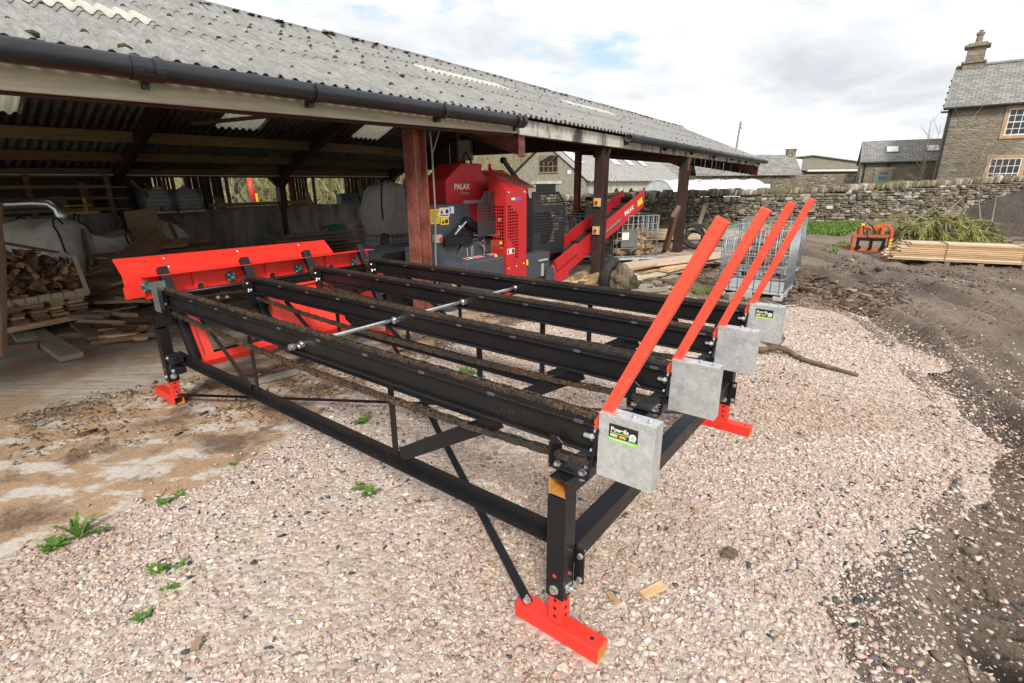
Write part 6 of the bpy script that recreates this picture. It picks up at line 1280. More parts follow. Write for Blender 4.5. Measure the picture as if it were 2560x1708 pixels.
board(at(1753, 572, .05) + Vector((0, .4, 0)), atd(1763, 514, 21.6), .16, .05, 'pale upright stake against the stone wall', 'pale_timber', roll=1.57)
# ---- long stick by the far covers
m = MB(); P = [at(1868, 868, .03), at(1905, 875, .06), at(1945, 868, .09), at(1975, 880, .05), at(2010, 900, .035), at(2080, 920, .03), at(2145, 938, .02)]; m.tube(P, [.035, .04, .035, .032, .026, .022, .017], 9); m.tube([at(1945, 870, .09), at(1930, 858, .05), at(1900, 848, .03)], [.03, .028, .02], 8); m.cyl(at(1945, 862, .10), at(1958, 846, .14), .026, 8)
tag(m.build('branch', 'bark', None, smooth=True), 'long crooked branch lying on the gravel below the far covers', 'branch')
q = at(1822, 1390, 0); lump('stone', 'brown lump of earth on the gravel right of the front foot', 'stone', (q.x, q.y, .02), (.04, .03, .025), 'bark', 8); q = at(490, 1600, 0); board(at(488, 1625, .01), at(500, 1590, .03), .035, .012, 'bark-brown splinter on the gravel at lower left', 'old_timber', 'splinter', name='splinter')
board(at(1605, 1488, .01), at(1660, 1462, .015), .05, .010, 'tan splinter of wood on the gravel right of the near foot', 'fresh_timber', 'splinter', name='splinter'); board(at(1520, 1480, .01), at(1545, 1508, .012), .028, .010, 'orange bark chip beside the near foot', 'fresh_timber', 'splinter', name='splinter')
# ------------------------------------------------------------------ beyond the yard
# dry-stone wall, stone by stone in courses with slanting cope stones
def drystone():
    A, B = Vector((-3.0, 21.2, 0)), Vector((27.5, 26.4, 0)); d = B - A; L = d.length; ang = math.atan2(d.y, d.x); Wl = thing('drystone_wall', 'long grey dry-stone wall with slanting cope stones across the back of the yard', 'wall', A, ang)
    V, F, T = [], [], []
    cols = [(.18, .145, .105), (.28, .235, .18), (.38, .335, .27), (.22, .19, .15), (.54, .51, .46), (.11, .10, .085), (.33, .255, .17)]; bx = BOX_V
    quads = np.array([(0, 2, 3, 1), (4, 5, 7, 6), (0, 1, 5, 4), (2, 6, 7, 3), (0, 4, 6, 2), (1, 3, 7, 5)])
    def stone(x, y, z, sx, sy, sz, rx=0, rot=0):
        p = bx * np.array([sx, sy, sz]) / 2 * (1 + npr.uniform(-.26, .12, (8, 3))); c, s = math.cos(rot), math.sin(rot); q = p.copy(); q[:, 0] = p[:, 0] * c - p[:, 2] * s; q[:, 2] = p[:, 0] * s + p[:, 2] * c
        q[:, 2] *= 1 + npr.uniform(-.22, .08); F.append(quads + len(V) * 8); V.append(q + np.array([x, y, z + npr.uniform(-.015, .015)])); c_ = np.array(cols[npr.integers(len(cols))]) * npr.normal(.84, .16); T.append(np.repeat(np.append(np.clip(c_, .02, .8), 1)[None], 8, 0))
    top = lambda x: 1.08 + .018 * x - (.0 if x > 6 else .02 * (6 - x)) + .30 * max(0, (x - 17) / 14)
    for side in (0, 1):
        z = -.12
        while z < 1.75:
            h = rnd.uniform(.06, .16); x = -.1
            while x < L:
                w = rnd.uniform(.10, .40) * (1.2 if h > .13 else .9)
                if z + h < top(x): stone(x + w / 2, (.12 if side == 0 else .42) + rnd.uniform(-.055, .055), z + h / 2, w * rnd.uniform(.93, 1.02), .26 + rnd.uniform(0, .06), h * (1.0 if rnd.random() < .8 else 1.7), rot=rnd.uniform(-.10, .10))
                x += w
            z += h
    wb = MB().b3((.0, .14, -.1), (L, .44, .98)).build('hearting', 'dark_interior', Wl)
    o = fast_mesh('wall_stones', np.concatenate(V), np.concatenate(F), 'drystone', np.concatenate(T)); o.parent = Wl; b = o.modifiers.new('bevel', 'BEVEL'); b.width = .018; b.segments = 1; b.limit_method = 'ANGLE'
    V, F, T = [], [], []; x = 0
    def stone2(*a, **k): stone(*a, **k)
    while x < L:
        w = rnd.uniform(.06, .16); h = rnd.uniform(.20, .36); 
        p = bx * np.array([w, .46, h]) / 2 * (1 + npr.uniform(-.2, .12, (8, 3))); r = rnd.uniform(-.55, -.05); c, s = math.cos(r), math.sin(r); q = p.copy(); q[:, 0] = p[:, 0] * c - p[:, 2] * s; q[:, 2] = p[:, 0] * s + p[:, 2] * c
        F.append(quads + len(V) * 8); V.append(q + np.array([x, .27 + rnd.uniform(-.04, .04), top(x) + h * .36])); c_ = np.array(cols[npr.integers(len(cols))]) * npr.normal(1.05, .15); c_ = np.array((.16, .14, .04)) if rnd.random() < .13 else c_; T.append(np.repeat(np.append(np.clip(c_, .02, .8), 1)[None], 8, 0)); x += w * rnd.uniform(.85, 1.3)
    o = fast_mesh('cope_stones', np.concatenate(V), np.concatenate(F), 'drystone', np.concatenate(T)); o.parent = Wl; b = o.modifiers.new('bevel', 'BEVEL'); b.width = .014; b.segments = 1; b.limit_method = 'ANGLE'
drystone()
# ---- window with bars, in a local facade (x along, z up, y = outwards negative)
def sash(par, x0, x1, z0, z1, y, nx, nz, trim='sandstone_trim', tw=.16):
    f = MB()
    if trim: f.b3((x0 - tw, y - .05, z0 - .16), (x1 + tw, y + .03, z0)).b3((x0 - tw, y - .045, z1), (x1 + tw, y + .03, z1 + tw)).b3((x0 - tw, y - .04, z0), (x0, y + .03, z1)).b3((x1, y - .04, z0), (x1 + tw, y + .03, z1))
    w = f.build('window', trim or 'white_paint', par, .006); g = MB().b3((x0, y + .0, z0), (x1, y + .012, z1)).build('pane', 'window_glass', w); m = MB(); t = .045
    m.b3((x0, y - .03, z0), (x0 + t, y, z1)).b3((x1 - t, y - .03, z0), (x1, y, z1)).b3((x0 + t, y - .03, z0), (x1 - t, y, z0 + t * 1.3)).b3((x0 + t, y - .03, z1 - t), (x1 - t, y, z1)).b3((x0 + t, y - .034, (z0 + z1) / 2 - .025), (x1 - t, y, (z0 + z1) / 2 + .025))
    for i in range(1, nx): x = x0 + (x1 - x0) * i / nx; m.b3((x - .014, y - .022, z0 + t), (x + .014, y, z1 - t))
    for i in range(1, nz):
        z = z0 + (z1 - z0) * i / nz
        if abs(z - (z0 + z1) / 2) > .05: m.b3((x0 + t, y - .021, z - .014), (x1 - t, y, z + .014))
    m.build('sash_bars', 'white_paint', w); return w
def slope(par, name, x0, x1, y0, z0, y1, z1, mat, th=.08):
    """roof plane from eave (y0,z0) to ridge (y1,z1); its own origin so the slate courses follow the slope"""
    L = math.hypot(y1 - y0, z1 - z0); a = math.atan2(z1 - z0, y1 - y0); o = MB().b3((0, 0, 0), (x1 - x0, L, th)).build(name, mat, par, .01); o.location = (x0, y0, z0); o.rotation_euler = (a, 0, 0); return o
# ---- the farmhouse at the right edge
def farmhouse():
    c = ray(2338, 420); Y = 29.5; p = Vector((c.x / c.y * Y, Y, 0)); v = Vector((p.x, p.y, 0)).normalized(); an = math.atan2(-v.x, v.y) + R(-2)
    H = thing('farmhouse', 'tall stone farmhouse with slate roof and chimney at the right edge', 'house', p, an); L, D, ze, zr = 9.0, 7.2, 5.62, 7.95
    b = MB(); b.b3((0, 0, -.3), (L, D, ze)); b.prism([(0, ze), (D, ze), (D / 2, zr - .12)], 0, .35, (1, 2)); b.prism([(0, ze), (D, ze), (D / 2, zr - .12)], L - .35, L, (1, 2)); b.build('walls', 'house_stone', H)
    a = slope(H, 'roof', -.22, L + .2, -.22, ze - .12, D / 2, zr, 'slate'); slope(H, 'roof', -.22, L + .2, D + .22, ze - .12, D / 2, zr, 'slate')
    rg = MB().bar((-.22, D / 2, zr + .10), (L + .2, D / 2, zr + .10), .30, .10).build('ridge', 'sandstone_trim' if False else 'old_asbestos', H)
    ch = MB(); x, y = .52, D / 2; ch.b3((x - .46, y - .4, zr - .6), (x + .46, y + .4, zr + .16)); ch.b3((x - .54, y - .48, zr + .16), (x + .54, y + .48, zr + .28)); ch.b3((x - .40, y - .34, zr + .28), (x + .40, y + .34, zr + .98)); ch.b3((x - .56, y - .5, zr + .98), (x + .56, y + .5, zr + 1.10)); ch.b3((x - .42, y - .38, zr + 1.10), (x + .42, y + .38, zr + 1.20)); cc = ch.build('chimney', 'house_stone', H, .02)
    MB().cyl((x, y, zr + 1.20), (x, y, zr + 1.62), .17, 14, .14).cyl((x, y, zr + 1.62), (x, y, zr + 1.74), .19, 14).cyl((x, y, zr + 1.74), (x, y, zr + 1.86), .09, 10).build('chimney_pot', 'sandstone_trim' if False else 'house_stone', cc); MB().b3((x - .50, y - .5, zr - .42), (x + .50, y - .41, zr - .22)).build('lead_flashing', 'white_plastic', cc)
    MB().tube([(-.2, -.30, ze - .12), (L + .2, -.30, ze - .12)], .07, 8).tube([(.12, -.28, ze - .15), (.12, -.08, ze - .4), (.12, -.07, .0)], .05, 8).build('gutter_and_downpipe', 'gutter_plastic', H)
    sash(H, 2.45, 3.5, 4.05, 5.30, -.005, 4, 4); sash(H, 2.2, 3.4, 1.45, 2.95, -.005, 5, 4)
    for k in range(6): z = 5.35 + .38 * k; MB().b3((-.30, D / 2 - 3.75 + k * .58, z), (-.0, D / 2 - 3.2 + k * .58, z + .06)).build('verge_slate', 'slate', H)
farmhouse()
def low_house():
    p0 = atd(2112, 440, 34.5); p = Vector((p0.x + .95, 34.5, 0)); an = R(-31); H = thing('cottage', 'low stone cottage with slate roof, two rooflights and a teal door', 'house', p, an); L, D, ze, zr = 8.2, 5.0, 3.05, 4.35
    MB().b3((0, 0, -.3), (L, D, ze)).prism([(0, ze), (D, ze), (D / 2, zr - .1)], 0, .3, (1, 2)).build('walls', 'house_stone', H); r1 = slope(H, 'roof', -.12, L + .1, -.15, ze - .08, D / 2, zr, 'slate'); slope(H, 'roof', -.12, L + .1, D + .15, ze - .08, D / 2, zr, 'slate')
    for x in (1.30, 3.35): MB().b3((x, 1.15, .082), (x + .75, 2.05, .13)).build('rooflight_frame', 'grey_plate', r1); MB().b3((x + .08, 1.23, .131), (x + .67, 1.97, .135)).build('rooflight_pane', 'white_plastic', r1)
    MB().tube([(-.1, -.2, ze - .08), (L, -.2, ze - .08)], .06, 8).tube([(.2, -.18, ze - .1), (.2, -.06, ze - .35), (.2, -.06, 0)], .045, 8).build('gutter_and_downpipe', 'gutter_plastic', H)
    d = MB().b3((.90, -.06, .4), (1.62, -.03, 2.58)); dd = d.build('door', 'teal_paint', H, .008); MB().b3((.82, -.04, .2), (.90, .02, 2.60)).b3((1.62, -.04, .2), (1.70, .02, 2.60)).build('door_surround', 'sandstone_trim', H); MB().b3((.72, -.045, 2.58), (1.85, .02, 2.68)).build('lintel', 'sandstone_trim', H)
    MB().b3((1.05, -.066, 1.95), (1.47, -.06, 2.42)).build('door_glass', 'window_glass', dd); k = MB()
    for x in (1.12, 1.21, 1.31, 1.40): k.b3((x - .006, -.072, 1.95), (x + .006, -.066, 2.42))
    k.b3((1.05, -.073, 2.17), (1.47, -.067, 2.19)).build('leading', 'white_paint', dd); MB().b3((1.35, -.08, 2.75), (1.5, .0, 2.87)).build('door_lamp', 'black_paint', H)
low_house()
def outhouse():
    p0 = atd(1760, 440, 40); H = thing('stone_outbuilding', 'long low stone outbuilding with slate roof and a short chimney', 'outbuilding', (p0.x, 41.5, 0), R(-10)); L, D, ze, zr = 7.6, 4.6, 2.35, 3.8
    MB().b3((0, 0, -.3), (L, D, ze)).prism([(0, ze), (D, ze), (D / 2, zr - .1)], L - .35, L, (1, 2)).build('walls', 'garden_stone', H); slope(H, 'roof', -.1, L - .05, -.2, ze - .1, D / 2, zr, 'slate'); slope(H, 'roof', -.1, L - .05, D + .2, ze - .1, D / 2, zr, 'slate'); MB().b3((L - .62, D / 2 - .3, zr - .5), (L - .04, D / 2 + .3, zr + .42)).b3((L - .66, D / 2 - .34, zr + .42), (L + .0, D / 2 + .34, zr + .50)).build('chimney', 'garden_stone', H, .015)
outhouse()
def garden_wall():
    a, b = atd(1990, 440, 37.5), atd(2140, 440, 35.5); d = Vector((b.x - a.x, b.y - a.y, 0)); H = MB().b3((0, 0, -.2), (d.length, .45, 2.32)).build('garden_wall', 'garden_stone', None, .03); H.location = (a.x, a.y, 0); H.rotation_euler = (0, 0, math.atan2(d.y, d.x)); tag(H, 'mottled garden wall between the outbuilding and the cottage', 'wall')
garden_wall()
def timber_shed():
    p = atd(2004, 420, 46); H = thing('timber_shed', 'weathered timber-clad shed with a shallow green-grey roof', 'shed', (p.x, 46, 0), R(-6)); m = MB(); x = 0
    while x < 6.2: m.b3((x, rnd.uniform(0, .02), 2.75), (x + .16, .04, 3.92 - .14 * max(0, x - .7) - .12 * max(0, .7 - x))); x += .17
    m.build('cladding', 'grey_timber', H); MB().b3((0, .1, -.2), (6.2, 4, 2.75)).build('dark_bay', 'dark_interior', H); MB().bar((-.2, 2, 3.86), (.7, 2, 3.98), 4.4, .06, (0, 0, 1)).bar((.7, 2, 3.98), (6.5, 2, 3.16), 4.4, .06).build('roof', 'teal_box' if False else 'old_asbestos', H)
    MB().b3((.3, -.6, 2.66), (5.2, -.3, 2.80)).build('white_sheet', 'white_plastic', H)
timber_shed()
def polytunnel():
    a, b = atd(1688, 475, 27.5), atd(1925, 475, 29.5); d = Vector((b.x - a.x, b.y - a.y, 0)); L = d.length; H = thing('polytunnel', 'white polythene tunnel behind the dry-stone wall', 'polytunnel', (a.x, a.y, 0), math.atan2(d.y, d.x)); n = 16; m = MB()
    pf = lambda v: (1.5 - 1.5 * math.cos(math.pi * v), .35 + 1.62 * math.sin(math.pi * v) ** .62)
    m.grid(lambda u, v: (u * L, pf(v)[0], pf(v)[1] + .02 * math.sin(u * 40)), 24, n); m.add([(0, *pf(i / n)) for i in range(n + 1)], [tuple(range(n + 1))]).add([(L, *pf(i / n)) for i in range(n + 1)], [tuple(range(n + 1))]); m.b3((0, .0, -.2), (L, 3, .36)); m.build('cover', 'polythene', H, smooth=False)
    h = MB()
    for u in np.linspace(0, 1, 6): h.tube([(u * L, pf(i / n)[0], pf(i / n)[1] + .03) for i in range(n + 1)], .03, 6)
    h.build('hoops', 'white_plastic', H); MB().b3((L - .75, -.02, .3), (L - .05, .02, 1.75)).build('door_frame', 'white_paint', H)
polytunnel()
# ---- the grey barn seen under the roof
def grey_barn():
    Y0 = 31.0; p = Vector((-1.35, Y0, 0)); c = Vector((atd(1463, 480, 30.0).x, 30.0, 0)); d = c - p; an = math.atan2(d.y, d.x); W_ = d.length; L = 15.5; ze, zr = 1.98, 4.05
    q = atd(1693, 480, 40.5); dv = Vector((q.x - c.x, q.y - c.y, 0)); an2 = math.atan2(dv.y, dv.x) - math.pi / 2; L = dv.length
    H = thing('stone_barn', 'grey rendered barn with a shabby corrugated roof and arched limewashed side', 'barn', c, an2)
    # local: y along the side wall (away), gable on y=0 running to -x
    m = MB(); m.prism([(-W_, -.3), (0, -.3), (0, ze), (-W_ / 2, zr), (-W_, ze)], .0, .35, (0, 2)); m.build('gable_wall', 'render_wall', H); MB().b3((-.3, .35, -.3), (0, L, ze)).b3((-W_, .35, -.3), (-W_ + .3, L, ze)).build('side_wall', 'limewash', H)
    for nm, sg in (('roof', 1), ('roof', -1)):
        r = MB(); n = 110
        def f(u, v): x = (-W_ / 2) + sg * (W_ / 2 + .25) * (1 - v); return (x, -.12 + u * (L + .3), zr + .1 + (ze - zr - .12) * (1 - v) + .03 * math.sin(u * L / .146 * 2))
        r.grid(f, 260, 6); r.build(nm, 'old_asbestos', H, smooth=True)
    for (u0, u1) in ((.06, .13), (.42, .48), (.57, .63), (.72, .78)):
        r = MB(); r.grid(lambda u, v: (-W_ / 2 + (W_ / 2 + .25) * (1 - (.45 + .45 * v)), -.12 + (u0 + (u1 - u0) * u) * L, zr + .16 + (ze - zr - .12) * (1 - (.45 + .45 * v))), 2, 2); r.build('rooflight', 'white_plastic', H)
    wx = -W_ / 2 + .25; w = MB().b3((wx - .72, -.05, 2.42), (wx + .72, .0, 2.5)).b3((wx - .70, -.02, 2.5), (wx - .64, .02, 3.4)).b3((wx + .64, -.02, 2.5), (wx + .70, .02, 3.4)).build('window', 'old_timber', H); MB().b3((wx - .64, -.004, 2.5), (wx + .64, .0, 3.4)).build('opening', 'dark_interior', w); k = MB()
    for x in (-.32, 0, .32): k.b3((wx + x - .02, -.02, 2.5), (wx + x + .02, -.005, 3.05))
    k.b3((wx - .64, -.02, 2.78), (wx + .64, -.005, 2.82)).bar((wx - .1, -.015, 2.8), (wx + .6, -.015, 3.38), .02, .16, (0, 1, 0)).prism([(wx - .62, 3.1), (wx - .62, 3.38), (wx + .1, 3.38)], -.012, -.006, (0, 2)); k.build('broken_bars', 'old_timber', w)
    MB().b3((wx - .9, -.006, -.2), (wx + .55, .0, 1.82)).build('doorway', 'dark_interior', H); MB().b3((wx - 1.2, -.04, 1.82), (wx + .95, .02, 1.98)).build('lintel', 'sandstone_trim' if False else 'limewash', H); MB().b3((wx + 1.35, -.02, 2.35), (wx + 1.6, .0, 2.56)).build('sign_plate', 'white_label', H)
    m = MB(); n = 6
    for i in range(n):
        y = 1.7 + i * 2.0; pts = [(y - .32, .2)] + [(y + .32 * -math.cos(a), 1.18 + .35 * math.sin(a)) for a in np.linspace(0, math.pi, 8)] + [(y + .32, .2)]; m.prism(pts, .001, .006, (1, 2))
        m.b3((.0, y + .55, -.2), (.22, y + .85, 1.4), mi=1)
    m.build('arched_openings', ['dark_interior', 'limewash'], H)
grey_barn()
def far_barn():
    p = atd(1640, 440, 52); H = thing('slate_barn', 'small dark slate-roofed building beyond the grey barn', 'building', (p.x - 1.5, 53, 0), R(20)); MB().b3((0, 0, -.2), (6, 5, 2.4)).build('walls', 'garden_stone', H); slope(H, 'roof', -.1, 6.1, -.2, 2.3, 2.5, 4.7, 'slate')
far_barn()
# ---- telegraph pole
p = atd(1834, 375, 60); o = thing('telegraph_pole', 'leaning wooden telegraph pole against the sky', 'pole', (p.x, 60, 0)); MB().tube([(0, 0, -.3), (.42, 0, 8.15)], [.14, .10], 10).build('shaft', 'grey_timber', o); MB().b3((.36, -.12, 7.4), (.62, -.02, 7.52)).b3((.36, -.1, 7.75), (.56, -.04, 7.85)).build('insulators', 'grey_plate', o)
# ---- hill and field behind the barn
def hill():
    m = MB(); m.grid(lambda u, v: (-130 + 190 * u, 44 + 80 * v, -.09 + 26 * max(0, v - .10) ** 1.2 * (1 - .35 * u) * (1 if u < .62 else max(0, 1 - (u - .62) * 3.2)) + .5 * math.sin(u * 31 + v * 9) * v), 60, 30); tag(m.build('hillside', 'hillside', None, smooth=True), kind='structure')
hill()
tag(MB().grid(lambda u, v: (-45 + 62 * u, 20 + 24 * v, -.06 + .03 * math.sin(u * 20) * math.sin(v * 17)), 20, 12).build('field', 'grassland', None, smooth=True), kind='structure')
def tree_mesh(seed, H, mat, spread=.55, lvl=4, r0=.16):
    g = random.Random(seed); tr, tw = MB(), MB()
    def grow(p, d, L, r, k):
        pts = [p]; q = p.copy(); dd = d.copy()
        for i in range(3): dd = (dd + Vector((g.uniform(-.25, .25), g.uniform(-.25, .25), g.uniform(-.05, .2)))).normalized(); q = q + dd * (L / 3); pts.append(q.copy())
        (tr if k < 2 else tw).tube(pts, [r, r * .85, r * .7, r * .5], 6 if k < 2 else 3, caps=False)
        if k >= lvl: return
        for j in range(3 if k else 5):
            t = g.uniform(.4, 1) if j else 1; b = pts[min(3, int(t * 3))]; a = g.uniform(0, 6.28); nd = (dd * .75 + Vector((math.cos(a), math.sin(a), g.uniform(-.1, .5))) * spread).normalized(); grow(b, nd, L * g.uniform(.6, .8), r * .55, k + 1)
    grow(Vector((0, 0, -.3)), Vector((g.uniform(-.1, .1), g.uniform(-.1, .1), 1)), H * .34, r0, 0); return tr, tw
TR = []
for k in range(5):
    tr, tw = tree_mesh(40 + k, 1, 'twig', .7, 5, .030); o = thing('bare_tree', 'bare leafless tree on the slope behind the barn', 'tree', (0, 0, 0)); tr.build('trunk', 'bark', o, smooth=True, fix=False); tw.build('crown', 'wood_twig' if k % 2 else 'wood_twig_olive', o, fix=False); TR.append(o)
g = random.Random(3); used = set(); spots = []
for i in range(46):
    px = g.uniform(330, 1250); y = g.uniform(27, 60); spots.append((px, y))
spots += [(1180, 44), (1215, 50), (1250, 47), (1290, 52), (1165, 60), (1240, 62), (820, 24), (610, 25), (700, 26)]
for i, (px, y) in enumerate(spots):
    p = atd(px, 480, y); z = -.06 if y < 50 else .4; k = i % 5; h = g.uniform(8, 13) if px < 1100 else g.uniform(7.2, 8.6); o = TR[k] if k not in used else dup(TR[k]); used.add(k); o.location = (p.x, y, z); o.scale = (h,) * 3; o.rotation_euler = (0, 0, g.uniform(0, 6)); o['group'] = 'bare trees behind the barn'
def thicket(name, xs, ys, n, hh, mat, seed, lab):
    g = random.Random(seed); V, F = [], []
    for i in range(n):
        x, y = g.uniform(*xs), g.uniform(*ys); z = max(0, (y - 52) * .23); h = g.uniform(*hh); a = g.uniform(0, 6.28); l = g.uniform(0, .5); b = Vector((x, y, z + g.uniform(0, h))); e = b + Vector((math.cos(a) * h * .35 * (l + .3), math.sin(a) * h * .3, g.uniform(.3, 1) * h * .35)); w = g.uniform(.006, .022); s = Vector((w, 0, w * .5)); k = len(V); V += [b - s, b + s, e]; F.append((k, k + 1, k + 2))
    return tag(fast_mesh(name, [tuple(v) for v in V], F, mat), kind='stuff')
thicket('woodland', (-48, 8), (50, 85), 60000, (2.5, 7), 'wood_twig', 5, ''); thicket('woodland_brush', (-40, 4), (46, 60), 34000, (1.0, 3.0), 'wood_twig_olive', 6, '')
# ---- verge, brush, soil heap
def tuft(name, poly, n, h, mat, lab=None, cat=None, kind='stuff', zf=lambda x, y: 0, w=.012, lean=.5):
    P = [tuple(at(*q)[:2]) for q in poly]; A = np.array(P); V, F = [], []; c = 0
    while c < n:
        x, y = rnd.uniform(A[:, 0].min(), A[:, 0].max()), rnd.uniform(A[:, 1].min(), A[:, 1].max())
        if not inside(np.array([x]), np.array([y]), P)[0]: continue
        c += 1; z = zf(x, y); a = rnd.uniform(0, 6.28); hh = h * rnd.uniform(.4, 1.2); l = rnd.uniform(0, lean) * hh; s = Vector((math.cos(a + 1.57), math.sin(a + 1.57), 0)) * w * rnd.uniform(.6, 1.4); b = Vector((x, y, z)); mdl = b + Vector((math.cos(a) * l * .3, math.sin(a) * l * .3, hh * .6)); e = b + Vector((math.cos(a) * l, math.sin(a) * l, hh)); k = len(V); V += [b - s * .5, b + s * .5, mdl + s, mdl - s, e, e]; F += [(k, k + 1, k + 2, k + 3), (k + 3, k + 2, k + 4, k + 5)]
    o = fast_mesh(name, [tuple(v) for v in V], F, mat); return tag(o, lab, cat, None, kind)
tuft('grass', [(1400, 585), (1560, 575), (1760, 568), (1950, 560), (2160, 558), (2150, 575), (2110, 592), (2050, 588), (1950, 586), (1720, 586), (1500, 596)], 16000, .13, 'verge_leaf', w=.03)
tuft('grass', [(2050, 625), (2110, 605), (2130, 615), (2080, 645)], 260, .09, 'verge_leaf', w=.02); tuft('grass', [(1720, 735), (1740, 715), (1780, 722), (1775, 740)], 260, .07, 'verge_leaf', w=.012); tuft('dead_stalks', [(1700, 560), (1870, 552), (2350, 548), (2350, 552), (1870, 558)], 900, .8, 'twig', w=.012, lean=.3)
def soil_heap():
    q = at(2600, 612, 0); xs = np.arange(-4.6, 4.6, .12); X, Y = np.meshgrid(xs, xs); r = np.hypot(X / 3.9, Y / 3.2); Z = 1.62 * np.clip(1 - r, -.2, 1) ** 1.0 if False else 1.85 * np.clip(1 - r, 0, 1) ** .9 - .03
    Z += (vnoise(X + 50, Y + 50, 1.1, 41) - .5) * .22 * (Z > 0) + (vnoise(X + 50, Y + 50, 4, 42) - .5) * .18 + (vnoise(X + 50, Y + 50, 7.7, 43) - .5) * .10 + npr.normal(0, .018, X.shape); n = len(xs); i = np.arange(n - 1)[None] + np.arange(n - 1)[:, None] * n
    o = fast_mesh('soil_heap', np.stack([X.ravel(), Y.ravel(), Z.ravel()], 1), np.stack([i, i + 1, i + 1 + n, i + n], -1).reshape(-1, 4), 'heap_soil', smooth=True); o.location = (20.0, 19.8, .0); tag(o, 'dark heap of soil against the dry-stone wall at the right', 'soil heap')
soil_heap()
def brush_pile():
    c0, c1 = at(2225, 612, 0), at(2425, 602, 0); T_ = thing('brush_pile', 'heap of cut yellow-green conifer branches in front of the dry-stone wall', 'brush pile', (c0 + c1) / 2); hx = (c1 - c0).length / 2 * .84; br, nd = MB(), MB(); V, F = [], []
    for i in range(150):
        u = rnd.uniform(-1, 1); v = rnd.uniform(-.6, .9); hz = .95 * (1 - u * u * .7) * rnd.uniform(.35, 1) ; b = Vector((u * hx, v * 1.0, hz)); a = rnd.uniform(0, 6.28); L = rnd.uniform(.5, 1.2); e = b + Vector((math.cos(a) * L, math.sin(a) * L * .6, rnd.uniform(-.55, .10))); mid = (b + e) / 2 + Vector((0, 0, .10)); pts = [b, mid, e]
        br.tube(pts, [.02, .014, .006], 4, caps=False)
        for k in range(95):
            t = rnd.uniform(.1, 1); p = pts[0].lerp(pts[1], t * 2) if t < .5 else pts[1].lerp(pts[2], t * 2 - 1); aa = rnd.uniform(0, 6.28); l = rnd.uniform(.10, .26); tip = p + (e - b).normalized() * l * .7 + Vector((math.cos(aa) * l * .5, math.sin(aa) * l * .5, rnd.uniform(-.7, .1) * l)); s = Vector((rnd.uniform(-1, 1), rnd.uniform(-1, 1), rnd.uniform(-.4, .4))).normalized() * .022; n = len(V); V += [p - s * .5, p + s * .5, tip + s * .4, tip - s * .4]; F.append((n, n + 1, n + 2, n + 3))
    br.build('branches', 'twig', T_, fix=False); o = fast_mesh('needles', [tuple(v) for v in V], F, 'conifer_needle'); o.parent = T_
    lg = MB()
    for i in range(14): u = rnd.uniform(-1, .9); lg.tube([(u * hx, -.6, .1), (u * hx + rnd.uniform(-.4, .6), -.3, .55 + rnd.uniform(0, .3)), (u * hx + rnd.uniform(-.3, 1.2), .3, 1.0 + rnd.uniform(0, .5))], [.03, .022, .008], 5)
    lg.build('bare_boughs', 'twig', T_)
brush_pile()
# shrubs and climbing twigs by the houses
def shrub(loc, h, w, n, lab, seed, mat='twig'):
    g = random.Random(seed); t = thing('shrub', lab, 'shrub', loc); m = MB(); tw = MB()
    for i in range(n):
        a = g.uniform(0, 6.28); r = g.uniform(0, 1) * w; L = h * g.uniform(.5, 1); p = Vector((g.uniform(-.3, .3) * w, g.uniform(-.2, .2), 0)); e = p + Vector((math.cos(a) * r, math.sin(a) * r * .5, L)); md = (p + e) / 2 + Vector((g.uniform(-.1, .1), 0, .05)); m.tube([p, md, e], [.005 * h, .0035 * h, .0015 * h], 4, caps=False)
        for k in range(6): q = md.lerp(e, g.random()); tw.tube([q, q + Vector((g.uniform(-.25, .25) * h, g.uniform(-.1, .1), g.uniform(.05, .25) * h))], [.0022 * h, .001 * h], 3, caps=False)
    m.build('stems', mat, t, fix=False); tw.build('twigs', mat, t, fix=False)
shrub((atd(2300, 450, 31.5).x, 31.0, 0), 2.8, .8, 60, 'dense bare shrub against the cottage wall beside the farmhouse', 1); shrub((atd(2440, 450, 27.5).x, 27.6, 0), 5.2, 1.9, 14, 'tall sparse climber on the farmhouse front', 2); shrub((atd(1990, 470, 35).x, 35, 0), 2.2, .7, 70, 'brown shrub in front of the outbuilding', 3); shrub((atd(1745, 500, 25).x, 25.2, 0), 2.2, .5, 12, 'tall dead stalks in front of the polytunnel, left clump', 4); shrub((atd(1800, 500, 25).x, 25.4, 0), 2.3, .5, 12, 'tall dead stalks in front of the polytunnel, right clump', 5); shrub((atd(1670, 500, 27).x, 27, 0), 1.5, .5, 50, 'brown thicket at the left end of the polytunnel', 6); shrub((atd(2340, 450, 30).x - .3, 30.5, 0), 5.6, .8, 6, 'thin twiggy sapling at the farmhouse corner', 7)
p = atd(2085, 400, 120); o = dup(TR[1], (p.x, 120, -1), .5, 'distant rounded bare tree beyond the timber shed'); o.scale = (11, 11, 11); o['group'] = 'distant trees'; p = atd(2060, 400, 120); o = dup(TR[2], (p.x - 1, 124, -1), 1.5, 'distant bare tree left of the rounded one beyond the shed'); o.scale = (9.5,) * 3; o['group'] = 'distant trees'
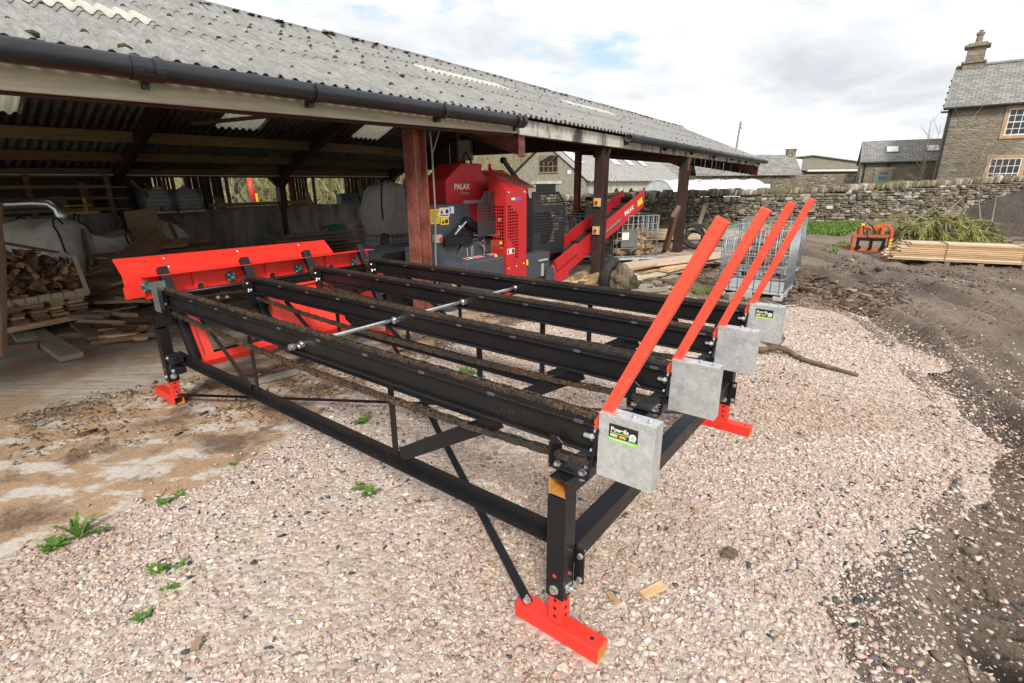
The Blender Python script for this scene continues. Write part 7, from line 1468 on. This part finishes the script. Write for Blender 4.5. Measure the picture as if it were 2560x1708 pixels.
# white container and horse-box shape behind the barn, stump circles
o = thing('water_tank', 'white and blue tank trailer in the field behind the barn', 'tank', (atd(1077, 500, 27).x, 27, 0)); MB().b3((-.6, -.5, .1), (.6, .5, 1.05)).build('lower_body', 'blue_label' if False else 'teal_box', o, .05); MB().b3((-.62, -.52, 1.05), (.62, .52, 1.75)).build('upper_body', 'white_plastic', o, .15, seg=3)
o = thing('excavator', 'tiny yellow digger far behind the wall', 'digger', (atd(1682, 478, 38).x, 38, 0)); MB().b3((-.5, -.4, .6), (.5, .4, 1.3)).build('cab', 'yellow_label', o, .08); MB().b3((-.35, -.42, .95), (.3, -.4, 1.22)).build('cab_window', 'window_glass', o); MB().b3((-.7, -.5, .0), (.7, .5, .5)).build('tracks', 'rubber', o, .1)
# ---- orange log grab
def grab():
    q = (at(2130, 632, 0) + at(2215, 636, 0)) / 2; t = thing('log_grab', 'orange log grab attachment with black frame beside the brush pile', 'grab', q, R(-20)); t.scale = (.9, .9, .82); m = MB(); w = .95
    for x in (-w / 2, w / 2): m.b3((x - .035, -.05, .08), (x + .035, .10, .60)); m.prism([(.1, .10), (.75, .02), (.80, .10), (.1, .28)], x - .03, x + .03, (1, 2))
    m.b3((-w / 2, -.03, .08), (w / 2, .08, .17)); m.b3((-w / 2, .0, .52), (w / 2, .06, .60)); m.b3((-.36, .0, .60), (-.28, .25, .86)); m.b3((.20, .0, .60), (.28, .25, .86)); m.bar((-.32, .2, .78), (.26, .2, .82), .12, .12)
    pts = [(.05 + .30 * math.cos(a), .62 + .34 * math.sin(a)) for a in np.linspace(2.6, -.5, 12)]; pt2 = [(.05 + .21 * math.cos(a), .62 + .25 * math.sin(a)) for a in np.linspace(-.5, 2.6, 12)]; m.prism([(x + .25, z) for x, z in pts + pt2], .22, .32, (0, 2)); m.build('orange_frame', 'orange_paint', t, .008)
    b = MB(); b.b3((-.40, -.09, .42), (.34, -.05, .52)); b.b3((-.40, -.09, .12), (-.32, -.05, .42)); b.b3((-.06, -.10, .14), (.02, -.05, .45)); b.prism([(.22, .12), (.34, .12), (.34, .45), (.27, .45)], -.09, -.05, (0, 2)); b.cyl((-.33, -.1, .2), (-.33, -.04, .2), .07, 12); b.build('mounting_plate', 'black_paint', t, .006)
    MB().tube([(-.2, .1, .6), (-.28, .0, .92), (-.18, -.02, .99), (-.02, .05, .85), (.1, .1, .65)], .018, 6).tube([(-.1, .1, .62), (-.2, -.05, .78), (-.1, -.06, .5)], .016, 6).build('hydraulic_hose', 'rubber', t); MB().cyl((-.30, .0, .90), (-.30, .0, .97), .05, 10).build('yellow_cap', 'yellow_label', t); mk = MB()
    for k in range(4): mk.add([(w / 2 - .036, -.055, .12 + k * .1), (w / 2 + .036, -.055, .15 + k * .1), (w / 2 + .036, -.055, .20 + k * .1), (w / 2 - .036, -.055, .17 + k * .1)], [(0, 1, 2, 3)])
    mk.build('hazard_stripes', 'yellow_label', t, fix=False)
grab()
# ---- the man behind the second post
def person():
    P0 = Vector((atd(1466, 560, 14.0).x, 14.0, 0)); T_ = thing('person', 'man in flat cap and dark jacket over a check shirt, standing behind the second post', 'person', P0, R(8)); J = {}
    def skin(name, V, E, Rr, mat, root, par, sub=2):
        me = bpy.data.meshes.new(name); me.from_pydata(V, E, []); o = bpy.data.objects.new(name, me); COL.objects.link(o); o.parent = par; s = o.modifiers.new('skin', 'SKIN'); s.use_smooth_shade = True
        for i, r in enumerate(Rr): me.skin_vertices[0].data[i].radius = r if isinstance(r, tuple) else (r, r); me.skin_vertices[0].data[i].use_root = i == root
        ss = o.modifiers.new('sub', 'SUBSURF'); ss.levels = ss.render_levels = sub; me.materials.append(M[mat]); return o
    # slightly stooped: pelvis .84, shoulders 1.20, head top 1.52; x to the picture's right, -y to the camera
    V = [(0, .05, .84), (0, .03, 1.0), (0, -.02, 1.16), (0, -.06, 1.25), (0, -.09, 1.31), (0, -.10, 1.37), (-.17, -.02, 1.19), (-.33, -.08, 1.03), (-.42, -.24, .98), (.17, -.02, 1.19), (.27, -.05, .97), (.25, -.22, .80), (-.09, .05, .80), (-.10, -.01, .44), (-.10, .05, .08), (-.10, -.09, .04), (.09, .05, .80), (.10, -.01, .44), (.10, .05, .08), (.10, -.09, .04)]
    E = [(0, 1), (1, 2), (2, 3), (3, 4), (4, 5), (2, 6), (6, 7), (7, 8), (2, 9), (9, 10), (10, 11), (0, 12), (12, 13), (13, 14), (14, 15), (0, 16), (16, 17), (17, 18), (18, 19)]
    body = skin('body', V, E, [(.15, .11), (.15, .11), (.17, .115), (.07, .07), (.055, .06), (.06, .06), .06, .048, .035, .06, .048, .035, .085, .06, .045, .04, .085, .06, .045, .04], 'skin', 0, T_)
    # head with face: displaced ellipsoid, nose, ears, eyes
    hd = bmesh.new(); bmesh.ops.create_uvsphere(hd, u_segments=24, v_segments=18, radius=1)
    for v in hd.verts:
        c = v.co; x, y, z = c.x * .076, c.y * .095, c.z * .115
        if z < -.03: k = 1 - .30 * min(1, (-z - .03) / .08); x *= k; y = y * k - .012 * (1 - k) * 3
        if c.y < -.7: n = math.exp(-((c.x / .16) ** 2)) * math.exp(-(((c.z + .08) / .22) ** 2)); y -= .026 * n; y += .010 * math.exp(-(((abs(c.x) - .33) / .17) ** 2 + ((c.z - .16) / .14) ** 2)); y -= .006 * math.exp(-((c.x / .3) ** 2 + ((c.z + .45) / .08) ** 2))
        v.co = (x, y, z)
    me = bpy.data.meshes.new('head'); hd.to_mesh(me); hd.free(); me.materials.append(M['skin']); me.polygons.foreach_set('use_smooth', [True] * len(me.polygons)); h = bpy.data.objects.new('head', me); COL.objects.link(h); h.parent = T_; h.location = (0, -.11, 1.405); h.rotation_euler = (.08, 0, .35)
    e = MB()
    for x in (-.030, .030): e.cyl((x, -.086, .018), (x, -.090, .018), .009, 10); e.cyl((x, -.090, .018), (x, -.0915, .018), .005, 8, mi=1)
    e.build('eyes', ['white_label', 'black_label'], h); MB().tube([(-.024, -.085, -.052), (0, -.095, -.050), (.024, -.085, -.052)], .004, 5).build('mouth', 'red_steel', h)
    er = MB()
    for x in (-.077, .077): er.add([(x + .008 * v[0], .005 + .018 * v[1], .0 + .03 * v[2]) for v in ICO_V], ICO_F.tolist())
    er.build('ears', 'skin', h, smooth=True); hr = MB(); hr.grid(lambda u, v: (.080 * math.cos(.2 + 2.75 * u) * (1 - .04 * v), .012 + .092 * math.sin(.2 + 2.75 * u), -.045 + .09 * v), 14, 4).build('hair', 'hair', h, smooth=True)
    cp = MB(); n = 20; vs = []
    for j, (r, z) in enumerate(((1.05, .050), (1.12, .075), (1.02, .105), (.65, .125), (.15, .130))): vs += [(.080 * r * math.cos(6.2832 * i / n), .100 * r * math.sin(6.2832 * i / n) - .01 * j * .6, z) for i in range(n)]
    cp.add(vs, [(j * n + i, j * n + (i + 1) % n, (j + 1) * n + (i + 1) % n, (j + 1) * n + i) for j in range(4) for i in range(n)] + [tuple(4 * n + i for i in range(n))]); cp.grid(lambda u, v: ((u - .5) * .15 * (1 - .25 * v), -.085 - .065 * v * math.sin(math.pi * (.15 + .7 * u)), .058 - .018 * v), 10, 4); cp.build('flat_cap', 'dark_trousers', h, smooth=True)
    # clothes over the body
    sv = [(0, .05, .80), (0, .03, .98), (0, -.02, 1.15), (0, -.055, 1.225), (-.165, -.015, 1.185), (-.33, -.08, 1.03), (-.40, -.21, .985), (.165, -.015, 1.185), (.275, -.05, .97), (.25, -.20, .82)]
    skin('jacket', sv, [(0, 1), (1, 2), (2, 3), (2, 4), (4, 5), (5, 6), (2, 7), (7, 8), (8, 9)], [(.185, .13), (.185, .135), (.20, .135), (.085, .085), .078, .064, .052, .078, .064, .052], 'black_jacket', 0, T_)
    MB().grid(lambda u, v: ((u - .5) * (.17 + .05 * v), -.165 - .012 * math.sin(math.pi * u) + .035 * (1 - v) * 0 + .0 * v + .06 * (v > .86) * (v - .86), .80 + .44 * v), 6, 10).build('check_shirt', 'check_shirt', T_, smooth=True); MB().prism([(-.06, 1.205), (0, 1.16), (.06, 1.205), (.05, 1.27), (-.05, 1.27)], -.155, -.125, (0, 2)).build('collar', 'check_shirt', T_)
    skin('trousers', [(0, .05, .85), (-.09, .05, .80), (-.10, -.01, .44), (-.10, .05, .10), (.09, .05, .80), (.10, -.01, .44), (.10, .05, .10)], [(0, 1), (1, 2), (2, 3), (0, 4), (4, 5), (5, 6)], [(.165, .125), .105, .085, .075, .105, .085, .075], 'dark_trousers', 0, T_)
    # hands: palm, four fingers, thumb
    for sgn, wrist, dr in ((-1, Vector((-.42, -.24, .98)), Vector((-.25, -.9, -.1))), (1, Vector((.25, -.22, .80)), Vector((0, -.5, -.8)))):
        dr.normalize(); sd = dr.cross(Vector((0, 0, 1))).normalized() * sgn; dn = dr.cross(sd).normalized(); V = [wrist, wrist + dr * .045, wrist + dr * .085]; E = [(0, 1), (1, 2)]; Rr = [.026, (.036, .018), (.038, .016)]
        for k, (o, L) in enumerate(((-.030, .065), (-.010, .075), (.010, .070), (.029, .055))):
            i0 = len(V); V += [wrist + dr * .095 + sd * o, wrist + dr * (.095 + L * .5) + sd * o * 1.1 - dn * .010, wrist + dr * (.095 + L) + sd * o * 1.1 - dn * .035]; E += [(2, i0), (i0, i0 + 1), (i0 + 1, i0 + 2)]; Rr += [.0095, .0085, .007]
        i0 = len(V); V += [wrist + dr * .05 - sd * .045, wrist + dr * .085 - sd * .062 - dn * .01]; E += [(1, i0), (i0, i0 + 1)]; Rr += [.011, .009]; skin('hand', V, E, Rr, 'skin', 0, T_, 1)
    sh = MB()
    for x in (-.10, .10): sh.add([(x + .05 * v[0], -.04 + .14 * v[1], .045 + .05 * v[2]) for v in ICO_V], ICO_F.tolist())
    sh.build('boots', 'rubber', T_, smooth=True)
person()
# ------------------------------------------------------------------ tidy the tree of parts: every bolt, knob and frame its own piece, nothing deeper than thing > part > sub-part
def depth(o):
    n = 0
    while o.parent: o = o.parent; n += 1
    return n
def shatter(o, name, gap=.004):
    me = o.data; n = len(me.vertices); par = list(range(n))
    def find(a):
        while par[a] != a: par[a] = par[par[a]]; a = par[a]
        return a
    for p in me.polygons:
        a = find(p.vertices[0])
        for v in p.vertices[1:]: par[find(v)] = a
    g = {}
    for i in range(n): g.setdefault(find(i), []).append(i)
    co = [v.co for v in me.vertices]; isl = [[set(ix), [min(co[i][k] for i in ix) - gap / 2 for k in range(3)], [max(co[i][k] for i in ix) + gap / 2 for k in range(3)]] for ix in g.values()]
    ch = True
    while ch:
        ch = False
        for i in range(len(isl)):
            for j in range(len(isl) - 1, i, -1):
                a, b = isl[i], isl[j]
                if all(a[1][k] <= b[2][k] and b[1][k] <= a[2][k] for k in range(3)): a[0] |= b[0]; a[1] = [min(x, y) for x, y in zip(a[1], b[1])]; a[2] = [max(x, y) for x, y in zip(a[2], b[2])]; del isl[j]; ch = True
    if len(isl) < 2: o.name = name; return
    for ix, _, _ in isl:
        m = {}; V = []; F = []; MI = []
        for p in me.polygons:
            if p.vertices[0] in ix:
                for v in p.vertices:
                    if v not in m: m[v] = len(V); V.append(tuple(co[v]))
                F.append(tuple(m[v] for v in p.vertices)); MI.append(p.material_index)
        k = bpy.data.meshes.new(name); k.from_pydata(V, [], F); [k.materials.append(x) for x in me.materials]; k.polygons.foreach_set('material_index', MI); k.update()
        c = bpy.data.objects.new(name, k); COL.objects.link(c); c.parent = o.parent; c.matrix_local = o.matrix_local.copy()
    bpy.data.objects.remove(o)
SING = {'leg_bolt': 'leg_bolt', 'plate_bolts': 'bolt', 'bracket_bolts': 'bolt', 'bearing_bolts': 'bolt', 'strap_bolts': 'bolt', 'shaft_nuts': 'nut', 'cover_bolts': 'bolt', 'guard_bolts': 'bolt', 'pivot_bolts': 'bolt', 'clamp_bolts': 'bolt', 'opening_frames': 'opening_frame', 'uprights': 'upright', 'control_levers': 'control_lever', 'weld_beads': 'weld_bead', 'adjusting_holes': 'adjusting_hole', 'plate_holes': 'plate_hole', 'hole': 'hole', 'safety_icons': 'safety_icon', 'pictogram_labels': 'pictogram_label', 'support_legs': 'support_leg', 'marks': 'mark', 'stored_boards': 'stored_board', 'prohibition_rings': 'prohibition_ring', 'eyes': 'eye', 'ears': 'ear', 'boots': 'boot', 'hoops': 'hoop', 'insulators': 'insulator', 'arched_openings': 'arched_opening', 'bare_boughs': 'bare_bough', 'hazard_stripes': 'hazard_stripe', 'tread_ribs': 'tread_rib', 'label_marks': 'label_mark', 'wheels': 'wheel'}
for o in list(bpy.data.objects):
    if o.type == 'MESH' and o.parent:
        b = o.name.split('.')[0]
        if b in SING: shatter(o, SING[b])
bpy.context.view_layer.update()
I4 = Matrix.Identity(4)
for o in sorted([o for o in bpy.data.objects if depth(o) > 2], key=depth):
    while depth(o) > 2: o.parent = o.parent.parent
